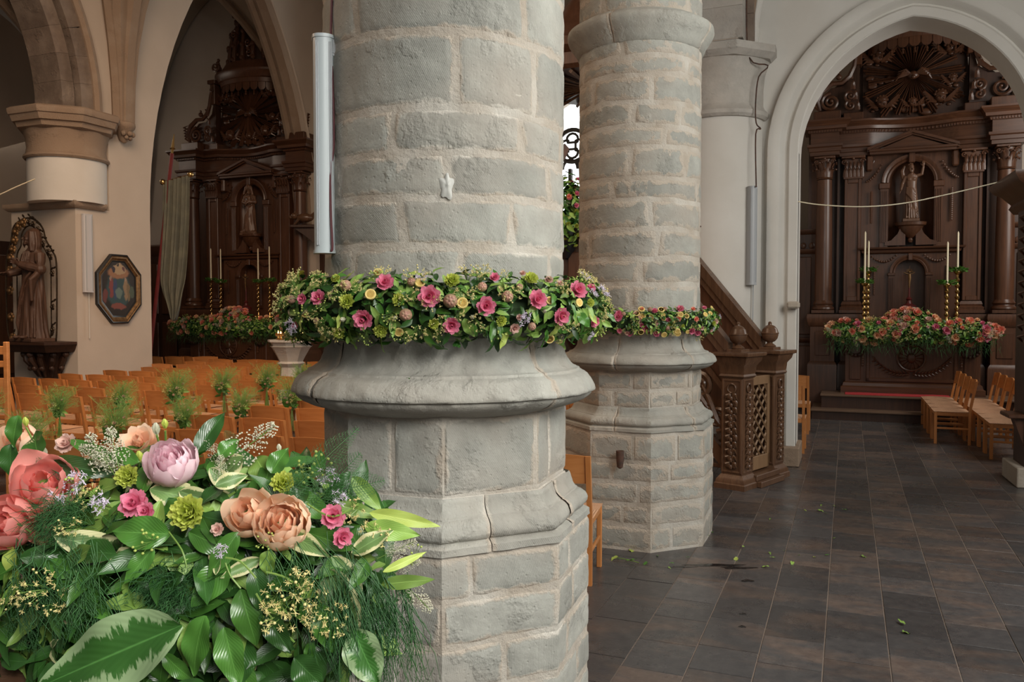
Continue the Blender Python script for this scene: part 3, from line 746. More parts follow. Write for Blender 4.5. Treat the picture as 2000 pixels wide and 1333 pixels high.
# ------------------------------------------------ carved oak altarpieces
def spiral(m, c, r0, turns, rad, sgn=1, a0=0, ax='y', n=None):
    """relief scroll in the xz plane (ax y) that winds inwards"""
    n = n or int(14*turns)+2; pts = []
    for i in range(n):
        t = i/(n-1); a = a0+sgn*t*turns*2*PI; r = r0*(1-.85*t)
        p = (r*math.cos(a), r*math.sin(a)); pts.append((c[0]+p[0], c[1]-.01*t, c[2]+p[1]) if ax == 'y' else (c[0]+.01*t, c[1]+p[0], c[2]+p[1]))
    m.tube(pts, [rad*(1-.5*i/(n-1)) for i in range(n)], 6); m.ball(pts[-1], rad*.9, 8, 6)
def festoon(m, p0, p1, sag, n=9, r=.022):
    p0 = Vector(p0); p1 = Vector(p1)
    for i in range(n+1):
        t = i/n; p = p0.lerp(p1, t); p.z -= sag*4*t*(1-t)
        m.ball(p, r*(1+.35*math.sin(PI*t)), 7, 5)
def drop(m, x, y, z0, z1, r=.018):
    n = max(3, int((z1-z0)/(r*1.9)))
    for i in range(n): m.ball((x, y, z1-(z1-z0)*(i+.5)/n), r*(1.25-.5*abs(i/n-.4)), 7, 5, (1,.8,1.2))
def acanthus(m, x, y, z, w, h, ang):
    m2 = m.M.copy(); m.M = m.M@T(x, y, z)@RZ(ang)
    def fn(u, v):
        a = (u-.5)*w*(1-.5*v*v)*(1+.15*math.sin(v*18)); return (a, -.012-.05*h*8*v**3*.5+.012*abs(u-.5)*2, h*(v-.25*max(0, v-.75)*4*.3))
    m.grid(fn, 4, 6); m.ball((0, -.03-.05*h*4, h*.93), w*.22, 6, 4); m.M = m2
def corinthian(m, cx, cy, z, r, h, square=False):
    if square: m.box(cx-r, cx+r, cy-r*.5, cy+r*.6, z, z+h*.86); m.box(cx-r*1.08, cx+r*1.08, cy-r*.6, cy+r*.6, z-.03, z)
    else: m.M = T(cx, cy, 0); m.lathe([(r*1.02,z-.03),(r*1.12,z-.015),(r*1.02,z),(r*.95,z+.02),(r*1.0,z+h*.5),(r*1.25,z+h*.86)], n=20); m.M = Matrix.Identity(4)
    k = 8
    for row, (hh, ww) in enumerate(((h*.42, r*.75), (h*.72, r*.62))):
        for i in range(k):
            a = 2*PI*(i+.5*row)/k
            if square:
                if i >= 5: continue
                acanthus(m, cx+(i-2)*r*.45+row*r*.12, cy-r*.5, z+.0, ww*.7, hh, 0)
            else: acanthus(m, cx+r*.98*math.cos(a), cy+r*.98*math.sin(a), z, ww, hh, a+PI/2)
    for s in (-1, 1):
        spiral(m, (cx+s*r*1.05, cy-r*(.65 if square else 1.1), z+h*.74), r*.34, 1.3, r*.10, s)
        if not square: spiral(m, (cx+s*r*.35, cy-r*1.22, z+h*.72), r*.2, 1.2, r*.08, -s)
    m.ball((cx, cy-r*(.7 if square else 1.25), z+h*.88), r*.2, 8, 6)
    q = r*1.38; m.box(cx-q, cx+q, cy-q*(.65 if square else 1), cy+q, z+h*.88, z+h, .01)
def cherub(m, x, y, z, s, wing=True):
    m.ball((x, y-.03*s, z), .075*s, 10, 8, (1,1,1.12)); m.ball((x, y-.105*s, z-.01*s), .016*s, 6, 4); m.ball((x, y-.02*s, z+.04*s), .08*s, 10, 6, (1.05,1,.8))
    for k in range(6): m.ball((x+.07*s*math.cos(k*.6+.1), y-.05*s, z+.03*s+.06*s*math.sin(k*.6+.1)), .025*s, 6, 4)
    for sg in (-1, 1):
        m.ball((x+sg*.035*s, y-.09*s, z-.03*s), .02*s, 6, 4)
        if wing:
            for k in range(5): m.tube([(x+sg*.05*s, y-.02*s, z-.07*s), (x+sg*(.14+.02*k)*s, y-.03*s, z-(.05-.035*k)*s), (x+sg*(.2+.015*k)*s, y, z+(-.09+.05*k)*s)], [.02*s,.022*s,.006*s], 5)
def cloud(m, x, y, z, s, n, seed):
    r = random.Random(seed)
    for i in range(n): m.ball((x+r.uniform(-1,1)*s, y+r.uniform(-.02,.02), z+r.uniform(-.5,.5)*s), r.uniform(.035,.07)*s/.2, 8, 6, (1.2,.5,.8))
def make_altarpiece(root):
    O, OX, D = M['oak'], M['oak_x'], M['oak_deep']
    m = MB(); m.box(-1.66, 1.66, .32, .48, 0, 5.15); m.box(-.78,.78,.20,.48,5.1,6.75); m.prism([(-1.45,5.15),(-1.4,5.6),(-1.1,5.85),(-.85,5.8),(-.78,6.6),(.78,6.6),(.85,5.8),(1.1,5.85),(1.4,5.6),(1.45,5.15)], .24, .38, 'y')
    m.obj('back_board', D, root)
    for s in (-1, 1):
        for x, hw, yf in ((1.38, .20, -.24), (.92, .17, -.06)):
            x *= s; p = MB(); p.box(x-hw, x+hw, yf, .34, .0, 1.62); p.sweep([(x-hw,.3),(x-hw,yf),(x+hw,yf),(x+hw,.3)], [(0,1.5),(.03,1.53),(.05,1.6),(.06,1.66),(.05,1.72),(-.25,1.74)])
            p.sweep([(x-hw,.3),(x-hw,yf),(x+hw,yf),(x+hw,.3)], [(.04,.0),(.04,.82),(.03,.86),(.0,.9)])
            o = p.obj('pedestal', O, root); q = MB(); q.box(x-hw*.6, x+hw*.6, yf-.015, yf, 1.0, 1.42, .01); q.obj('panel', O, o)
        x = 1.38*s; cy = -.06
        c = MB(); c.M = T(x, cy, 0); c.lathe([(.138,1.95),(.141,2.3),(.139,2.9),(.132,3.5),(.122,4.06)], n=28); c = c.obj('column', O, root)
        b = MB(); b.M = T(x, cy, 0); b.box(-.185,.185,-.185,.185,1.74,1.79); b.lathe([(.17,1.79),(.185,1.81),(.18,1.84),(.155,1.86),(.15,1.875),(.165,1.89),(.17,1.905),(.155,1.93),(.14,1.96)], n=28); b.obj('column_base', O, c)
        k = MB(); corinthian(k, x, cy, 4.10, .125, .36); k.obj('capital', O, c, smooth=50)
        x = .92*s; c = MB(); c.box(x-.135, x+.135, .04, .34, 1.93, 4.1)
        for x0, x1, z0, z1 in ((-.135,-.085,1.95,4.08),(.085,.135,1.95,4.08),(-.085,.085,1.95,2.03),(-.085,.085,4.0,4.08)): c.box(x+x0, x+x1, .015, .04, z0, z1, .008)
        c = c.obj('pilaster', O, root)
        b = MB(); b.sweep([(x-.15,.3),(x-.15,.03),(x+.15,.03),(x+.15,.3)], [(.05,1.74),(.05,1.79),(.035,1.80),(.04,1.84),(.01,1.86),(.02,1.89),(.0,1.94)]); b.obj('pilaster_base', O, c)
        k = MB(); corinthian(k, x, .05, 4.10, .14, .36, True); k.obj('capital', O, c, smooth=50)
        # dark slot between column and pilaster
        q = MB(); q.box(s*1.15-.02, s*1.15+.02, .10, .34, 1.74, 4.45); q.obj('fillet', O, root)
    def path(e):
        P = [(-1.66,.3),(-1.66,.12-e)]
        P = [(-1.62,.32),(-1.62,-.22),(-1.14,-.22),(-1.14,.0),(-.70,.0)]
        P += [(-.70+1.4*i/12, .0+.20*math.sin(PI*i/12)) for i in range(1,12)]
        P += [(.70,.0),(1.14,.0),(1.14,-.22),(1.62,-.22),(1.62,.32)]
        return P
    for nm, pr in (('architrave', [(-.06,4.46),(.0,4.47),(.0,4.53),(.02,4.54),(.02,4.60),(.045,4.62),(.05,4.66),(-.05,4.665)]),
                   ('frieze', [(-.05,4.66),(-.01,4.66),(-.01,4.86),(-.05,4.86)]),
                   ('cornice', [(-.05,4.855),(.02,4.86),(.035,4.90),(.10,4.91),(.11,4.96),(.125,4.97),(.16,5.02),(.175,5.03),(.175,5.06),(-.1,5.08)])):
        m = MB(); m.sweep(path(0), pr); m.obj(nm, OX, root, smooth=30)
    m = MB(); P = path(0)
    for (x0, y0), (x1, y1) in zip(P, P[1:]):
        L = math.hypot(x1-x0, y1-y0); n = int(L/.042)
        d = Vector((x1-x0, y1-y0)).normalized(); nn = Vector((d.y, -d.x))
        for i in range(n):
            t = (i+.5)/n; q = Vector((x0, y0)).lerp(Vector((x1, y1)), t)+nn*.025; m.box(q.x-.012, q.x+.012, q.y-.012, q.y+.012, 4.865, 4.90)
    m.obj('dentils', OX, root, smooth=0)['kind'] = 'stuff'
    m = MB(); m.box(-1.6,1.6,-.18,.3,4.47,4.9); m.box(-1.6,-1.15,-.18,.3,4.47,5.0); 
    for v in m.v: v.y = max(v.y, .0) if abs(v.x) < 1.0 else v.y
    m = MB(); m.box(-1.6,-1.16,-.2,.3,4.47,5.05); m.box(1.16,1.6,-.2,.3,4.47,5.05); m.box(-1.16,-.7,.02,.3,4.47,5.05); m.box(.7,1.16,.02,.3,4.47,5.05); m.box(-.7,.7,.2,.32,4.47,5.05); m.obj('entablature_core', D, root)
    # centre with the two niches
    m = MB(); arch_wall(m, 'y', .14, .32, -.78, .78, -.35, .35, 3.98, .35, 4.5, 2.86); m.obj('niche_wall', O, root)
    m = MB(); arch_wall(m, 'y', .08, .30, -.70, .70, -.235, .235, 2.42, .235, 2.84, 1.5); m.obj('niche_wall', O, root)
    m = MB(); m.M = T(0,.16,0); m.lathe([(.36,2.86),(.36,3.98)], n=16, a0=0, a1=PI, sy=.5); m.M = T(0,.16,3.98)
    m.grid(lambda u, v: (.36*math.cos(PI*u)*math.cos(PI/2*v), .18*math.sin(PI*u)*math.cos(PI/2*v), .36*math.sin(PI/2*v)), 16, 6); m.obj('niche_back', O, root)
    m = MB(); m.box(-.3,.3,.26,.3,1.5,2.8); m.obj('niche_back', O, root)
    for s in (-1, 1):
        m = MB(); m.box(s*.42-.065, s*.42+.065, .085, .15, 2.88, 3.90); [m.box(s*.42+dx-.010, s*.42+dx+.010, .072, .09, 2.95, 3.84, .004) for dx in (-.04,-.013,.013,.04)]
        m.box(s*.42-.085, s*.42+.085, .06, .15, 3.88, 3.98, .01); m.obj('niche_pilaster', O, root)
        m = MB(); m.box(s*.29-.045, s*.29+.045, .04, .10, 1.74, 2.40); [m.box(s*.29+dx-.007, s*.29+dx+.007, .03, .045, 1.8, 2.34, .003) for dx in (-.025,0,.025)]
        m.box(s*.29-.06, s*.29+.06, .02, .10, 2.38, 2.43, .008); m.obj('niche_pilaster', O, root)
        m = MB(); festoon(m, (s*.47,.10,4.30), (s*.70,.08,4.02), .05, 8, .018); m.obj('festoon', O, root); m = MB(); drop(m, s*.62, .09, 3.3, 3.85); m.obj('husk_drop', O, root)
        m = MB(); festoon(m, (s*.22,.05,2.73), (s*.60,.05,2.72), .10, 10, .017); m.obj('festoon', O, root); m = MB(); drop(m, s*.56, .06, 2.05, 2.55, .016); m.obj('husk_drop', O, root)
        m = MB(); spiral(m, (s*.66, .12, 4.38), .07, 1.5, .018, s); m.box(s*.66-.05, s*.66+.05, .02, .16, 4.2, 4.46, .02); m.obj('pediment_console', O, root)
    circ = lambda r, z, n=16: [(r*math.cos(PI-PI*i/n), z+r*math.sin(PI*i/n)) for i in range(n+1)]
    m = MB(); curve_sweep(m, 'y', circ(.35, 3.98), [(0,.16),(0,.09),(.03,.07),(.05,.085),(.09,.06),(.115,.06),(.125,.15)]); m.box(-.05,.05,.03,.16,4.30,4.47,.01); m.obj('niche_arch', O, root)
    m = MB(); curve_sweep(m, 'y', circ(.235, 2.42), [(0,.12),(0,.04),(.025,.03),(.04,.045),(.07,.03),(.085,.03),(.09,.1)]); m.box(-.035,.035,.01,.1,2.64,2.76,.008); m.obj('niche_arch', O, root)
    m = MB(); m.sweep([(-.74,.2),(-.74,.04),(.74,.04),(.74,.2)], [(-.02,2.76),(.02,2.78),(.03,2.82),(.08,2.84),(.09,2.87),(-.1,2.88)]); m.obj('ledge', OX, root)
    # pediment
    m = MB(); m.box(-.68,.68,-.08,.2,4.50,4.55,.01); m.box(-.66,.66,-.05,.2,4.46,4.51)
    for s in (-1, 1):
        for t0, t1, yy in ((.0,.045,-.09),(.045,.075,-.05)):
            m.prism([(s*.70,4.555-t0+.02),(0,4.83-t0),(0,4.83-t1),(s*.70,4.555-t1+.02)][::s], yy, .2, 'y')
    m.prism([(-.5,4.55),(.5,4.55),(0,4.75)], -.01, .2, 'y'); m.obj('pediment', OX, root, smooth=0)
    # console beneath the statue
    m = MB(); m.M = T(0,.12,0); m.lathe([(.03,2.95),(.05,2.99),(.035,3.02),(.10,3.06),(.17,3.14),(.20,3.22),(.24,3.24),(.25,3.29),(.0,3.30)], n=18, sy=.7)
    m.M = Matrix.Identity(4)
    for s in (-1, 1):
        m.prism([(s*.08,2.9),(s*.40,2.9),(s*.40,2.96),(s*.30,2.99),(s*.2,3.1),(s*.14,3.25),(s*.08,3.25)][::-s], .06, .2, 'y')
    m.obj('statue_console', O, root)
    # attic: rays, cherubs, clouds, volutes
    sc = (0, .0, 5.78)
    for i in range(22):
        a = 2*PI*i/22+.07; L = (.95 if i % 2 == 0 else .72); up = math.sin(a)
        if up > .3: L = min(L, .52/up*.95)
        if abs(math.cos(a)) > .5: L = min(L, .78/abs(math.cos(a)))
        if up < -.3: L = min(L, .66/-up)
        r = MB(); r.M = T(*sc)@RY(-a)
        for dz in ((-1,0,1) if i % 2 == 0 else (-.5,.5)):
            w0, w1 = .010, .020
            r.add([(.07,.10,dz*.014-w0*.5),(.07,.10,dz*.014+w0*.5),(.07,.07,dz*.014),(L*(1-.06*abs(dz)),.13,dz*.045-w1),(L*(1-.06*abs(dz)),.13,dz*.045+w1),(L*(1-.06*abs(dz)),.085,dz*.045)],
                  [(0,2,5,3),(2,1,4,5),(0,1,2),(3,5,4)])
        r.obj('ray', O, root, smooth=0)
    m = MB(); m.ball((0,.08,5.78), .09, 10, 7, (1.1,.7,.8)); m.ball((0,-.0,5.73), .035, 8, 6)
    for s in (-1, 1):
        for k in range(5): m.tube([(s*.05,.05,5.80),(s*(.12+.03*k),.0,5.86-.03*k),(s*(.24+.01*k),.03,5.84-.04*k)], [.02,.022,.005], 5)
    m.obj('dove', O, root)
    for (x, z, s_) in ((-.48,5.36,1.15),(.42,5.38,1.15),(-.56,6.15,1.2),(.56,6.18,1.2),(.60,5.66,.8),(.0,5.32,.8)):
        m = MB(); cherub(m, x, .12, z, s_); cloud(m, x, .17, z-.05, .14, 7, int(100*x)+9); m.obj('cherub_head', O, root)
    m = MB(); cloud(m, -.5, .16, 5.72, .2, 10, 4); m.obj('cloud', O, root); m = MB(); cloud(m, .15, .16, 5.28, .25, 10, 5); cloud(m, -.15,.16,5.28,.22,9,6); m.obj('cloud', O, root)
    for s in (-1, 1):
        m = MB(); m.box(s*1.35-.22, s*1.35+.22, -.18, .3, 5.06, 5.24, .01); m.box(s*.93-.16, s*.93+.16, .0, .3, 5.06, 5.22, .01); m.obj('attic_block', O, root)
        m = MB(); y = -.02
        spiral(m, (s*1.30, y, 5.42), .16, 1.9, .034, -s, PI/2); spiral(m, (s*.98, y, 5.50), .10, 1.5, .028, s, -PI/2); spiral(m, (s*.98, y, 5.34), .09, 1.4, .026, -s, PI/2)
        m.tube([(s*1.47,y,5.28),(s*1.52,y,5.45),(s*1.45,y,5.62),(s*1.28,y,5.74),(s*1.12,y,5.74),(s*1.0,y,5.84),(s*.93,y,6.0),(s*.90,y,6.2),(s*.86,y,6.4)], [.03,.045,.05,.045,.04,.045,.04,.035,.025], 6)
        m.ball((s*1.17,y,5.84),.05,8,6); m.ball((s*1.17,y,5.91),.025,6,5)
        for k in range(5): m.tube([(s*1.5,y,5.3+.06*k),(s*(1.57+.01*k),y-.03,5.36+.06*k),(s*1.53,y,5.44+.05*k)], [.012,.026,.006], 5)
        for k in range(4): acanthus(m, s*(.86+.04*k), y-.01, 5.25+.18*k, .08, .13, 0)
        m.obj('volute', O, root)
        m = MB(); m.prism([(s*.84,5.2),(s*1.46,5.2),(s*1.48,5.5),(s*1.3,5.68),(s*1.1,5.70),(s*.95,5.85),(s*.84,6.3)][::-s], .06, .22, 'y'); m.obj('volute_board', D, root)
    # canopy
    m = MB(); m.M = T(0,.25,0); A = dict(n=32, a0=PI, a1=2*PI, sy=.62)
    m.lathe([(.70,6.50),(.76,6.52),(.78,6.60),(.82,6.62),(.86,6.70),(.90,6.74),(.90,6.78),(.80,6.80),(.70,6.92),(.66,6.98),(.0,7.0)], **A); m.lathe([(.0,6.5),(.70,6.5)], **A); m.obj('canopy', O, root)
    for s in (-1, 1):
        m = MB(); m.box(s*.86-.06, s*.86+.06, -.02, .25, 6.2, 6.62, .01); m.box(s*.86-.10, s*.86+.10, -.06, .25, 6.62, 6.70, .01); spiral(m, (s*.86,-.04,6.5), .05, 1.2, .014, s); m.obj('canopy_bracket', O, root)
        m = MB(); 
        for k in range(6): m.ball((s*(.80+rnd.uniform(-.05,.06)),.1,6.84+.06*k), .07-.007*k, 8, 6)
        spiral(m, (s*.80,.02,6.98), .10, 1.4, .025, s); m.obj('flaming_urn', O, root)
    nl = 13
    for i in range(nl):
        a = PI+PI*(i+.5)/nl; w2 = PI/nl/2*.94; l = MB()
        def fn(u, v, a=a):
            aa = a+(u-.5)*2*w2; d = .17*(math.sqrt(max(0, 1-((u-.5)*2)**2*.98))*.45+.55)
            return (.74*math.cos(aa), .25+.74*.62*math.sin(aa), 6.52-v*d)
        l.grid(fn, 6, 3); l = l.obj('lambrequin', M['oak_two'], root)
        x, y = .75*math.cos(a), .25+.75*.62*math.sin(a)
        t = MB(); t.M = T(x, y, 0); t.lathe([(.004,6.36),(.006,6.34),(.02,6.325),(.022,6.31),(.012,6.30),(.017,6.285),(.026,6.245),(.0,6.243)], n=8); t.obj('tassel', O, l)
    # crown
    m = MB(); m.M = T(0,.25,0); m.lathe([(.52,6.98),(.50,7.15),(.42,7.4),(.34,7.7),(.26,7.95),(.20,8.1)], n=24, a0=PI, a1=2*PI, sy=.6)
    m.ball((0,-.05,8.25), .24, 12, 8, (1,.6,1.2)); m.obj('crown', D, root)
    for i in range(7):
        a = PI+PI*(i+.5)/7; m = MB(); P = []
        for t in range(9):
            tt = t/8; r = .56*(1-tt)+.2*tt+.10*math.sin(PI*tt); P.append((r*math.cos(a), .25+.6*r*math.sin(a), 7.0+1.1*tt))
        m.tube(P, [.045,.05,.045,.04,.04,.035,.03,.03,.02], 6)
        for t in range(0, 8, 2): m.ball((P[t][0]*1.06, P[t][1]-.02, P[t][2]+.05), .05, 7, 5)
        m.obj('crown_scroll', O, root)
    m = MB()
    for i in range(26):
        a = rnd.uniform(PI, 2*PI); z = rnd.uniform(7.1, 8.4); r = .5-(z-7)*.22+.03
        m.ball((r*math.cos(a), .25+.6*r*math.sin(a), z), rnd.uniform(.035,.075), 7, 5)
    for i in range(6): spiral(m, (rnd.uniform(-.3,.3), -.08, 7.15+.2*i), .09, 1.3, .022, rnd.choice((-1,1)))
    m.obj('crown_foliage', O, root)
    for ch in root.children:
        if ch.name.split('.')[0] in ('canopy','lambrequin','canopy_bracket','flaming_urn','crown','crown_scroll','crown_foliage'): ch.location.z -= .17
def make_table(root):
    O, OX, D = M['oak'], M['oak_x'], M['oak_deep']
    m = MB(); m.box(-1.0, 1.0, -.58, .2, .44, 1.42); m.obj('body', O, root)
    m = MB(); m.sweep([(-1.0,.2),(-1.0,-.58),(1.0,-.58),(1.0,.2)], [(.07,.40),(.07,.50),(.04,.52),(.03,.57),(0,.59)]); m.obj('base_moulding', OX, root)
    m = MB(); m.box(-1.15,1.15,-.72,.25,1.42,1.50,.015); m.obj('table_top', OX, root)
    for x0, x1, z0, z1 in ((-.68,.68,.60,.66),(-.68,.68,1.30,1.36),(-.68,-.62,.6,1.36),(.62,.68,.6,1.36)):
        m = MB(); m.box(x0,x1,-.605,-.57,z0,z1,.01); m.obj('frame_moulding', OX, root)
    m = MB(); n = 28
    m.tube([(.21*math.cos(2*PI*i/n), -.60, 1.0+.21*math.sin(2*PI*i/n)) for i in range(n)], .02, 6, closed=True)
    m.ball((0,-.585,1.0), .2, 16, 6, (1,.12,1)); m.ball((0,-.62,1.0), .07, 8, 6, (1,.5,1.2))
    for i in range(16):
        a = 2*PI*i/16; m.tube([(.07*math.cos(a),-.61,1.0+.07*math.sin(a)),(.18*math.cos(a),-.605,1.0+.18*math.sin(a))], [.006,.011], 4)
    m.obj('medallion', O, root)
    for s in (-1, 1):
        m = MB(); P = [(s*(.02+.5*t), -.60, .74+.22*t**2.2-.03*math.sin(PI*t)) for t in [i/10 for i in range(11)]]
        m.tube(P, .010, 5)
        for i, p in enumerate(P):
            for q in (-1, 1):
                d = Vector((s*.075, -.02, q*.05+.02)); b = Vector(p); m.tube([b, b+d*.5+Vector((0,-.01,0)), b+d], [.004,.017,.002], 4)
        m.obj('laurel_branch', O, root)
        m = MB(); m.box(s*.85-.09, s*.85+.09, -.60, -.57, .62, 1.34, .012); m.obj('end_panel', O, root)
        m = MB(); drop(m, s*.73, -.60, .85, 1.15, .02); m.obj('festoon', O, root)
        m = MB(); m.tube([(s*.84+.14*math.cos(2*PI*i/16), -.64, 1.17+.14*math.sin(2*PI*i/16)) for i in range(16)], .032, 7, closed=True)
        for i in range(16): a = 2*PI*i/16; m.ball((s*.84+.14*math.cos(a),-.665,1.17+.14*math.sin(a)), .03, 6, 4)
        m.obj('carved_wreath', D, root)
M['oak_two'] = M['oak'].copy(); M['oak_two'].name = 'lambrequin_oak'
AR_POS = (.97, 15.5); AL_POS = (-13.07, 15.5); AK = 1.13
ra_ = thing('altarpiece', (*AR_POS, 0), 'tall carved oak altarpiece seen through the right pointed arch', 'altarpiece'); make_altarpiece(ra_)
rt_ = thing('altar_table', (*AR_POS, 0), 'oak altar table with carved medallion, in the right chapel above a red carpet', 'altar'); make_table(rt_)
la_ = copy_tree(ra_); la_.location = (*AL_POS, -.12); la_.scale = (AK,)*3; tag(la_, 'tall carved oak altarpiece with domed crown, seen through the left pointed arch', 'altarpiece')
lt_ = copy_tree(rt_); lt_.location = (*AL_POS, -.12); lt_.scale = (AK,)*3; tag(lt_, 'oak altar table behind the nave chairs in the left transept', 'altar')
# steps and carpet
st = thing('altar_step', (*AR_POS, 0), 'two wooden steps in front of the right altar', 'step')
m = MB(); m.box(-1.50, 1.9, -1.22, .3, 0, .13); m.obj('riser', M['oak_deep'], st)
m = MB(); m.box(-1.52, 1.92, -1.26, .3, .13, .17, .01); m.obj('tread', M['step_oak'] if 'step_oak' in M else M.setdefault('step_oak', wood('step_oak', (.14,.085,.055), (.20,.125,.08), .35, 'x')), st)
m = MB(); m.box(-1.36, 1.75, -.98, .28, .17, .36); m.obj('riser', M['oak_deep'], st)
m = MB(); m.box(-1.38, 1.77, -1.02, .28, .36, .40, .01); m.obj('tread', M['step_oak'], st)
m = MB(); m.grid(lambda u, v: (2.02+0*u-3.0*0+(-1.02+(1.55)*u)-2.0, -1.0+.36*v, .405+.006*math.sin(9*u)*v+.004), 24, 3)
m.box(-1.0,.53,-1.0,-.64,.4,.412,.003); o = m.obj('carpet', simple('red_carpet', (.50,.035,.04), (.40,.025,.03), .95, 30, .3, 200)); o.location = (AR_POS[0]+.0, AR_POS[1], 0); tag(o, 'narrow red carpet runner on the upper altar step', 'carpet')
# panelling beside the right altar
for nm, x0, x1, lab in (('l', -1.25, -.55, 'dark oak wainscot left of the right altar'), ('r', 2.5, 4.88, 'dark oak wainscot with carved frieze right of the right altar')):
    m = MB(); m.box(x0, x1, 15.72, 15.82, 0, 3.25); pn = m.obj('oak_wainscot', M['oak_deep']); tag(pn, lab, 'panelling')
    n = max(1, int((x1-x0)/.6)); wq = (x1-x0)/n
    for i in range(n):
        for z0, z1 in ((.35,1.15),(1.35,2.75)):
            q = MB(); q.box(x0+i*wq+.07, x0+(i+1)*wq-.07, 15.69, 15.72, z0, z1, .02); q.obj('panel', M['oak'], pn)
        q = MB(); q.box(x0+i*wq-.03, x0+i*wq+.03, 15.66, 15.72, 0, 3.0, .01); q.obj('stile', M['oak'], pn)
        q = MB(); [q.ball((x0+i*wq+wq*(k+.5)/5, 15.69, 2.95), .05, 7, 5, (1,.4,1.2)) for k in range(5)]; q.obj('carved_frieze', M['oak'], pn)
    for z in (1.2, 2.8, 3.15):
        q = MB(); q.sweep([(x0,15.72),(x1,15.72)], [(0,z),(.04,z+.02),(.07,z+.07),(.07,z+.09),(0,z+.1)]); q.obj('rail', M['oak_x'], pn)
# ------------------------------------------------ statues: lofted body + limbs, merged into one skin
def loft(m, rings, n=40, folds=9, seed=0):
    """rings: (z, cx, cy, rx, ry, fold amplitude)"""
    vs = []
    for z, cx, cy, rx, ry, am in rings:
        for i in range(n):
            a = 2*PI*i/n
            k = 1+am*(math.sin(folds*a+2.3*math.sin(z*3+seed))+.6*math.sin((folds*2-3)*a+seed+z*2.5))*.6
            vs.append((cx+rx*k*math.cos(a), cy+ry*k*math.sin(a), z))
    fs = [(j*n+i, j*n+(i+1)%n, (j+1)*n+(i+1)%n, (j+1)*n+i) for j in range(len(rings)-1) for i in range(n)]
    fs += [tuple(range(n))[::-1], tuple((len(rings)-1)*n+i for i in range(n))]
    m.add(vs, fs)
def interp(r, k=4):
    out = []
    for a, b in zip(r, r[1:]):
        for t in range(k): out.append(tuple(x+(y-x)*t/k for x, y in zip(a, b)))
    return out+[r[-1]]
def head(m, x, y, z, yaw=0, beard=True, hair='long', s=1.0, pitch=0):
    old = m.M.copy(); m.M = m.M@T(x, y, z)@RZ(yaw)@RX(pitch)@SC(s)      # face towards -y
    m.ball((0,.005,.02), .10, 16, 12, (.80,.98,1.15)); m.ball((0,-.040,-.045), .062, 12, 8, (.9,.9,1.05))
    m.tube([(0,-.088,.030),(0,-.120,-.012),(0,-.104,-.026)], [.010,.018,.013], 6)
    m.tube([(-.045,-.082,.035),(0,-.094,.036),(.045,-.082,.035)], [.008,.010,.008], 5)
    m.tube([(-.024,-.088,-.052),(0,-.096,-.050),(.024,-.088,-.052)], [.006,.009,.006], 5)
    for sg in (-1, 1):
        m.ball((sg*.033,-.082,.018), .012, 8, 6); m.ball((sg*.05,-.06,-.015), .026, 8, 6); m.ball((sg*.082,.005,.0), .022, 8, 6, (.5,1,1.4))
    if hair == 'long':
        m.ball((0,.040,.050), .108, 14, 10, (.92,.95,1.0))
        for a in range(-5, 6):
            t = PI/2+a*.33; q = (math.cos(t)*.095, math.sin(t)*.10+.01)
            m.tube([(q[0]*.8,q[1]*.8,.10),(q[0]*1.05,q[1]*1.05,0),(q[0]*1.2+.01*math.sin(a*3),q[1]*1.1,-.10),(q[0]*1.35,q[1]*.95,-.20)], [.03,.034,.034,.018], 6)
    elif hair == 'veil':
        m.ball((0,.025,.03), .125, 16, 10, (.9,1.0,1.12))
        for a in range(-5, 6): t = PI/2+a*.36; m.tube([(math.cos(t)*.09,math.sin(t)*.09,.06),(math.cos(t)*.115,math.sin(t)*.115,-.06),(math.cos(t)*.16,math.sin(t)*.13,-.22)], [.04,.04,.03], 6)
    else:
        r_ = random.Random(3)
        for i in range(40):
            a, b = r_.uniform(.2,PI-.2), r_.uniform(.1,1.3); m.ball((.09*math.cos(a)*math.cos(b)*.95,.1*math.sin(a)*math.cos(b)+.0,.03+.11*math.sin(b)), .024, 6, 5)
    if beard:
        for i in range(-4, 5):
            a = i*.2; m.tube([(math.sin(a)*.075,-.03-math.cos(a)*.05,-.045),(math.sin(a)*.055,-.04-math.cos(a)*.055,-.09),(math.sin(a)*.02,-.085,-.145+abs(i)*.012)], [.017,.02,.008], 6)
    m.M = old
def hand(m, p, d, up, s=1.0, curl=.5):
    """palm at p, fingers along d, thumb on the 'up' side"""
    p = Vector(p); d = Vector(d).normalized(); up = Vector(up); up = (up-d*up.dot(d)).normalized(); n = d.cross(up)
    F = Matrix((( d.x, up.x, n.x, p.x), (d.y, up.y, n.y, p.y), (d.z, up.z, n.z, p.z), (0,0,0,1)))
    old = m.M.copy(); m.M = m.M@F@SC(s)
    m.ball((.04,0,0), .05, 10, 8, (1,.82,.38))
    for i, (y, L) in enumerate(((.032,.072),(.011,.082),(-.011,.076),(-.031,.060))):
        P = [(.07,y,0),(.07+L*.45,y*1.1,-.012*curl*2),(.07+L*.8,y*1.12,-.05*curl),(.07+L*(1-.35*curl),y*1.12,-.09*curl)]; m.tube(P, [.011,.010,.009,.007], 6)
    m.tube([(.01,.03,0),(.04,.062,-.01),(.07,.07,-.025)], [.013,.012,.008], 6)
    m.M = old
def arm(m, a, b, c, r=(.062,.052,.04), sleeve=None):
    m.tube([a, Vector(a).lerp(Vector(b), .5), b, Vector(b).lerp(Vector(c), .5), c], [r[0], r[0]*.95, r[1], r[1]*.9, r[2]], 10)
    m.ball(b, r[1]*1.02, 8, 6)
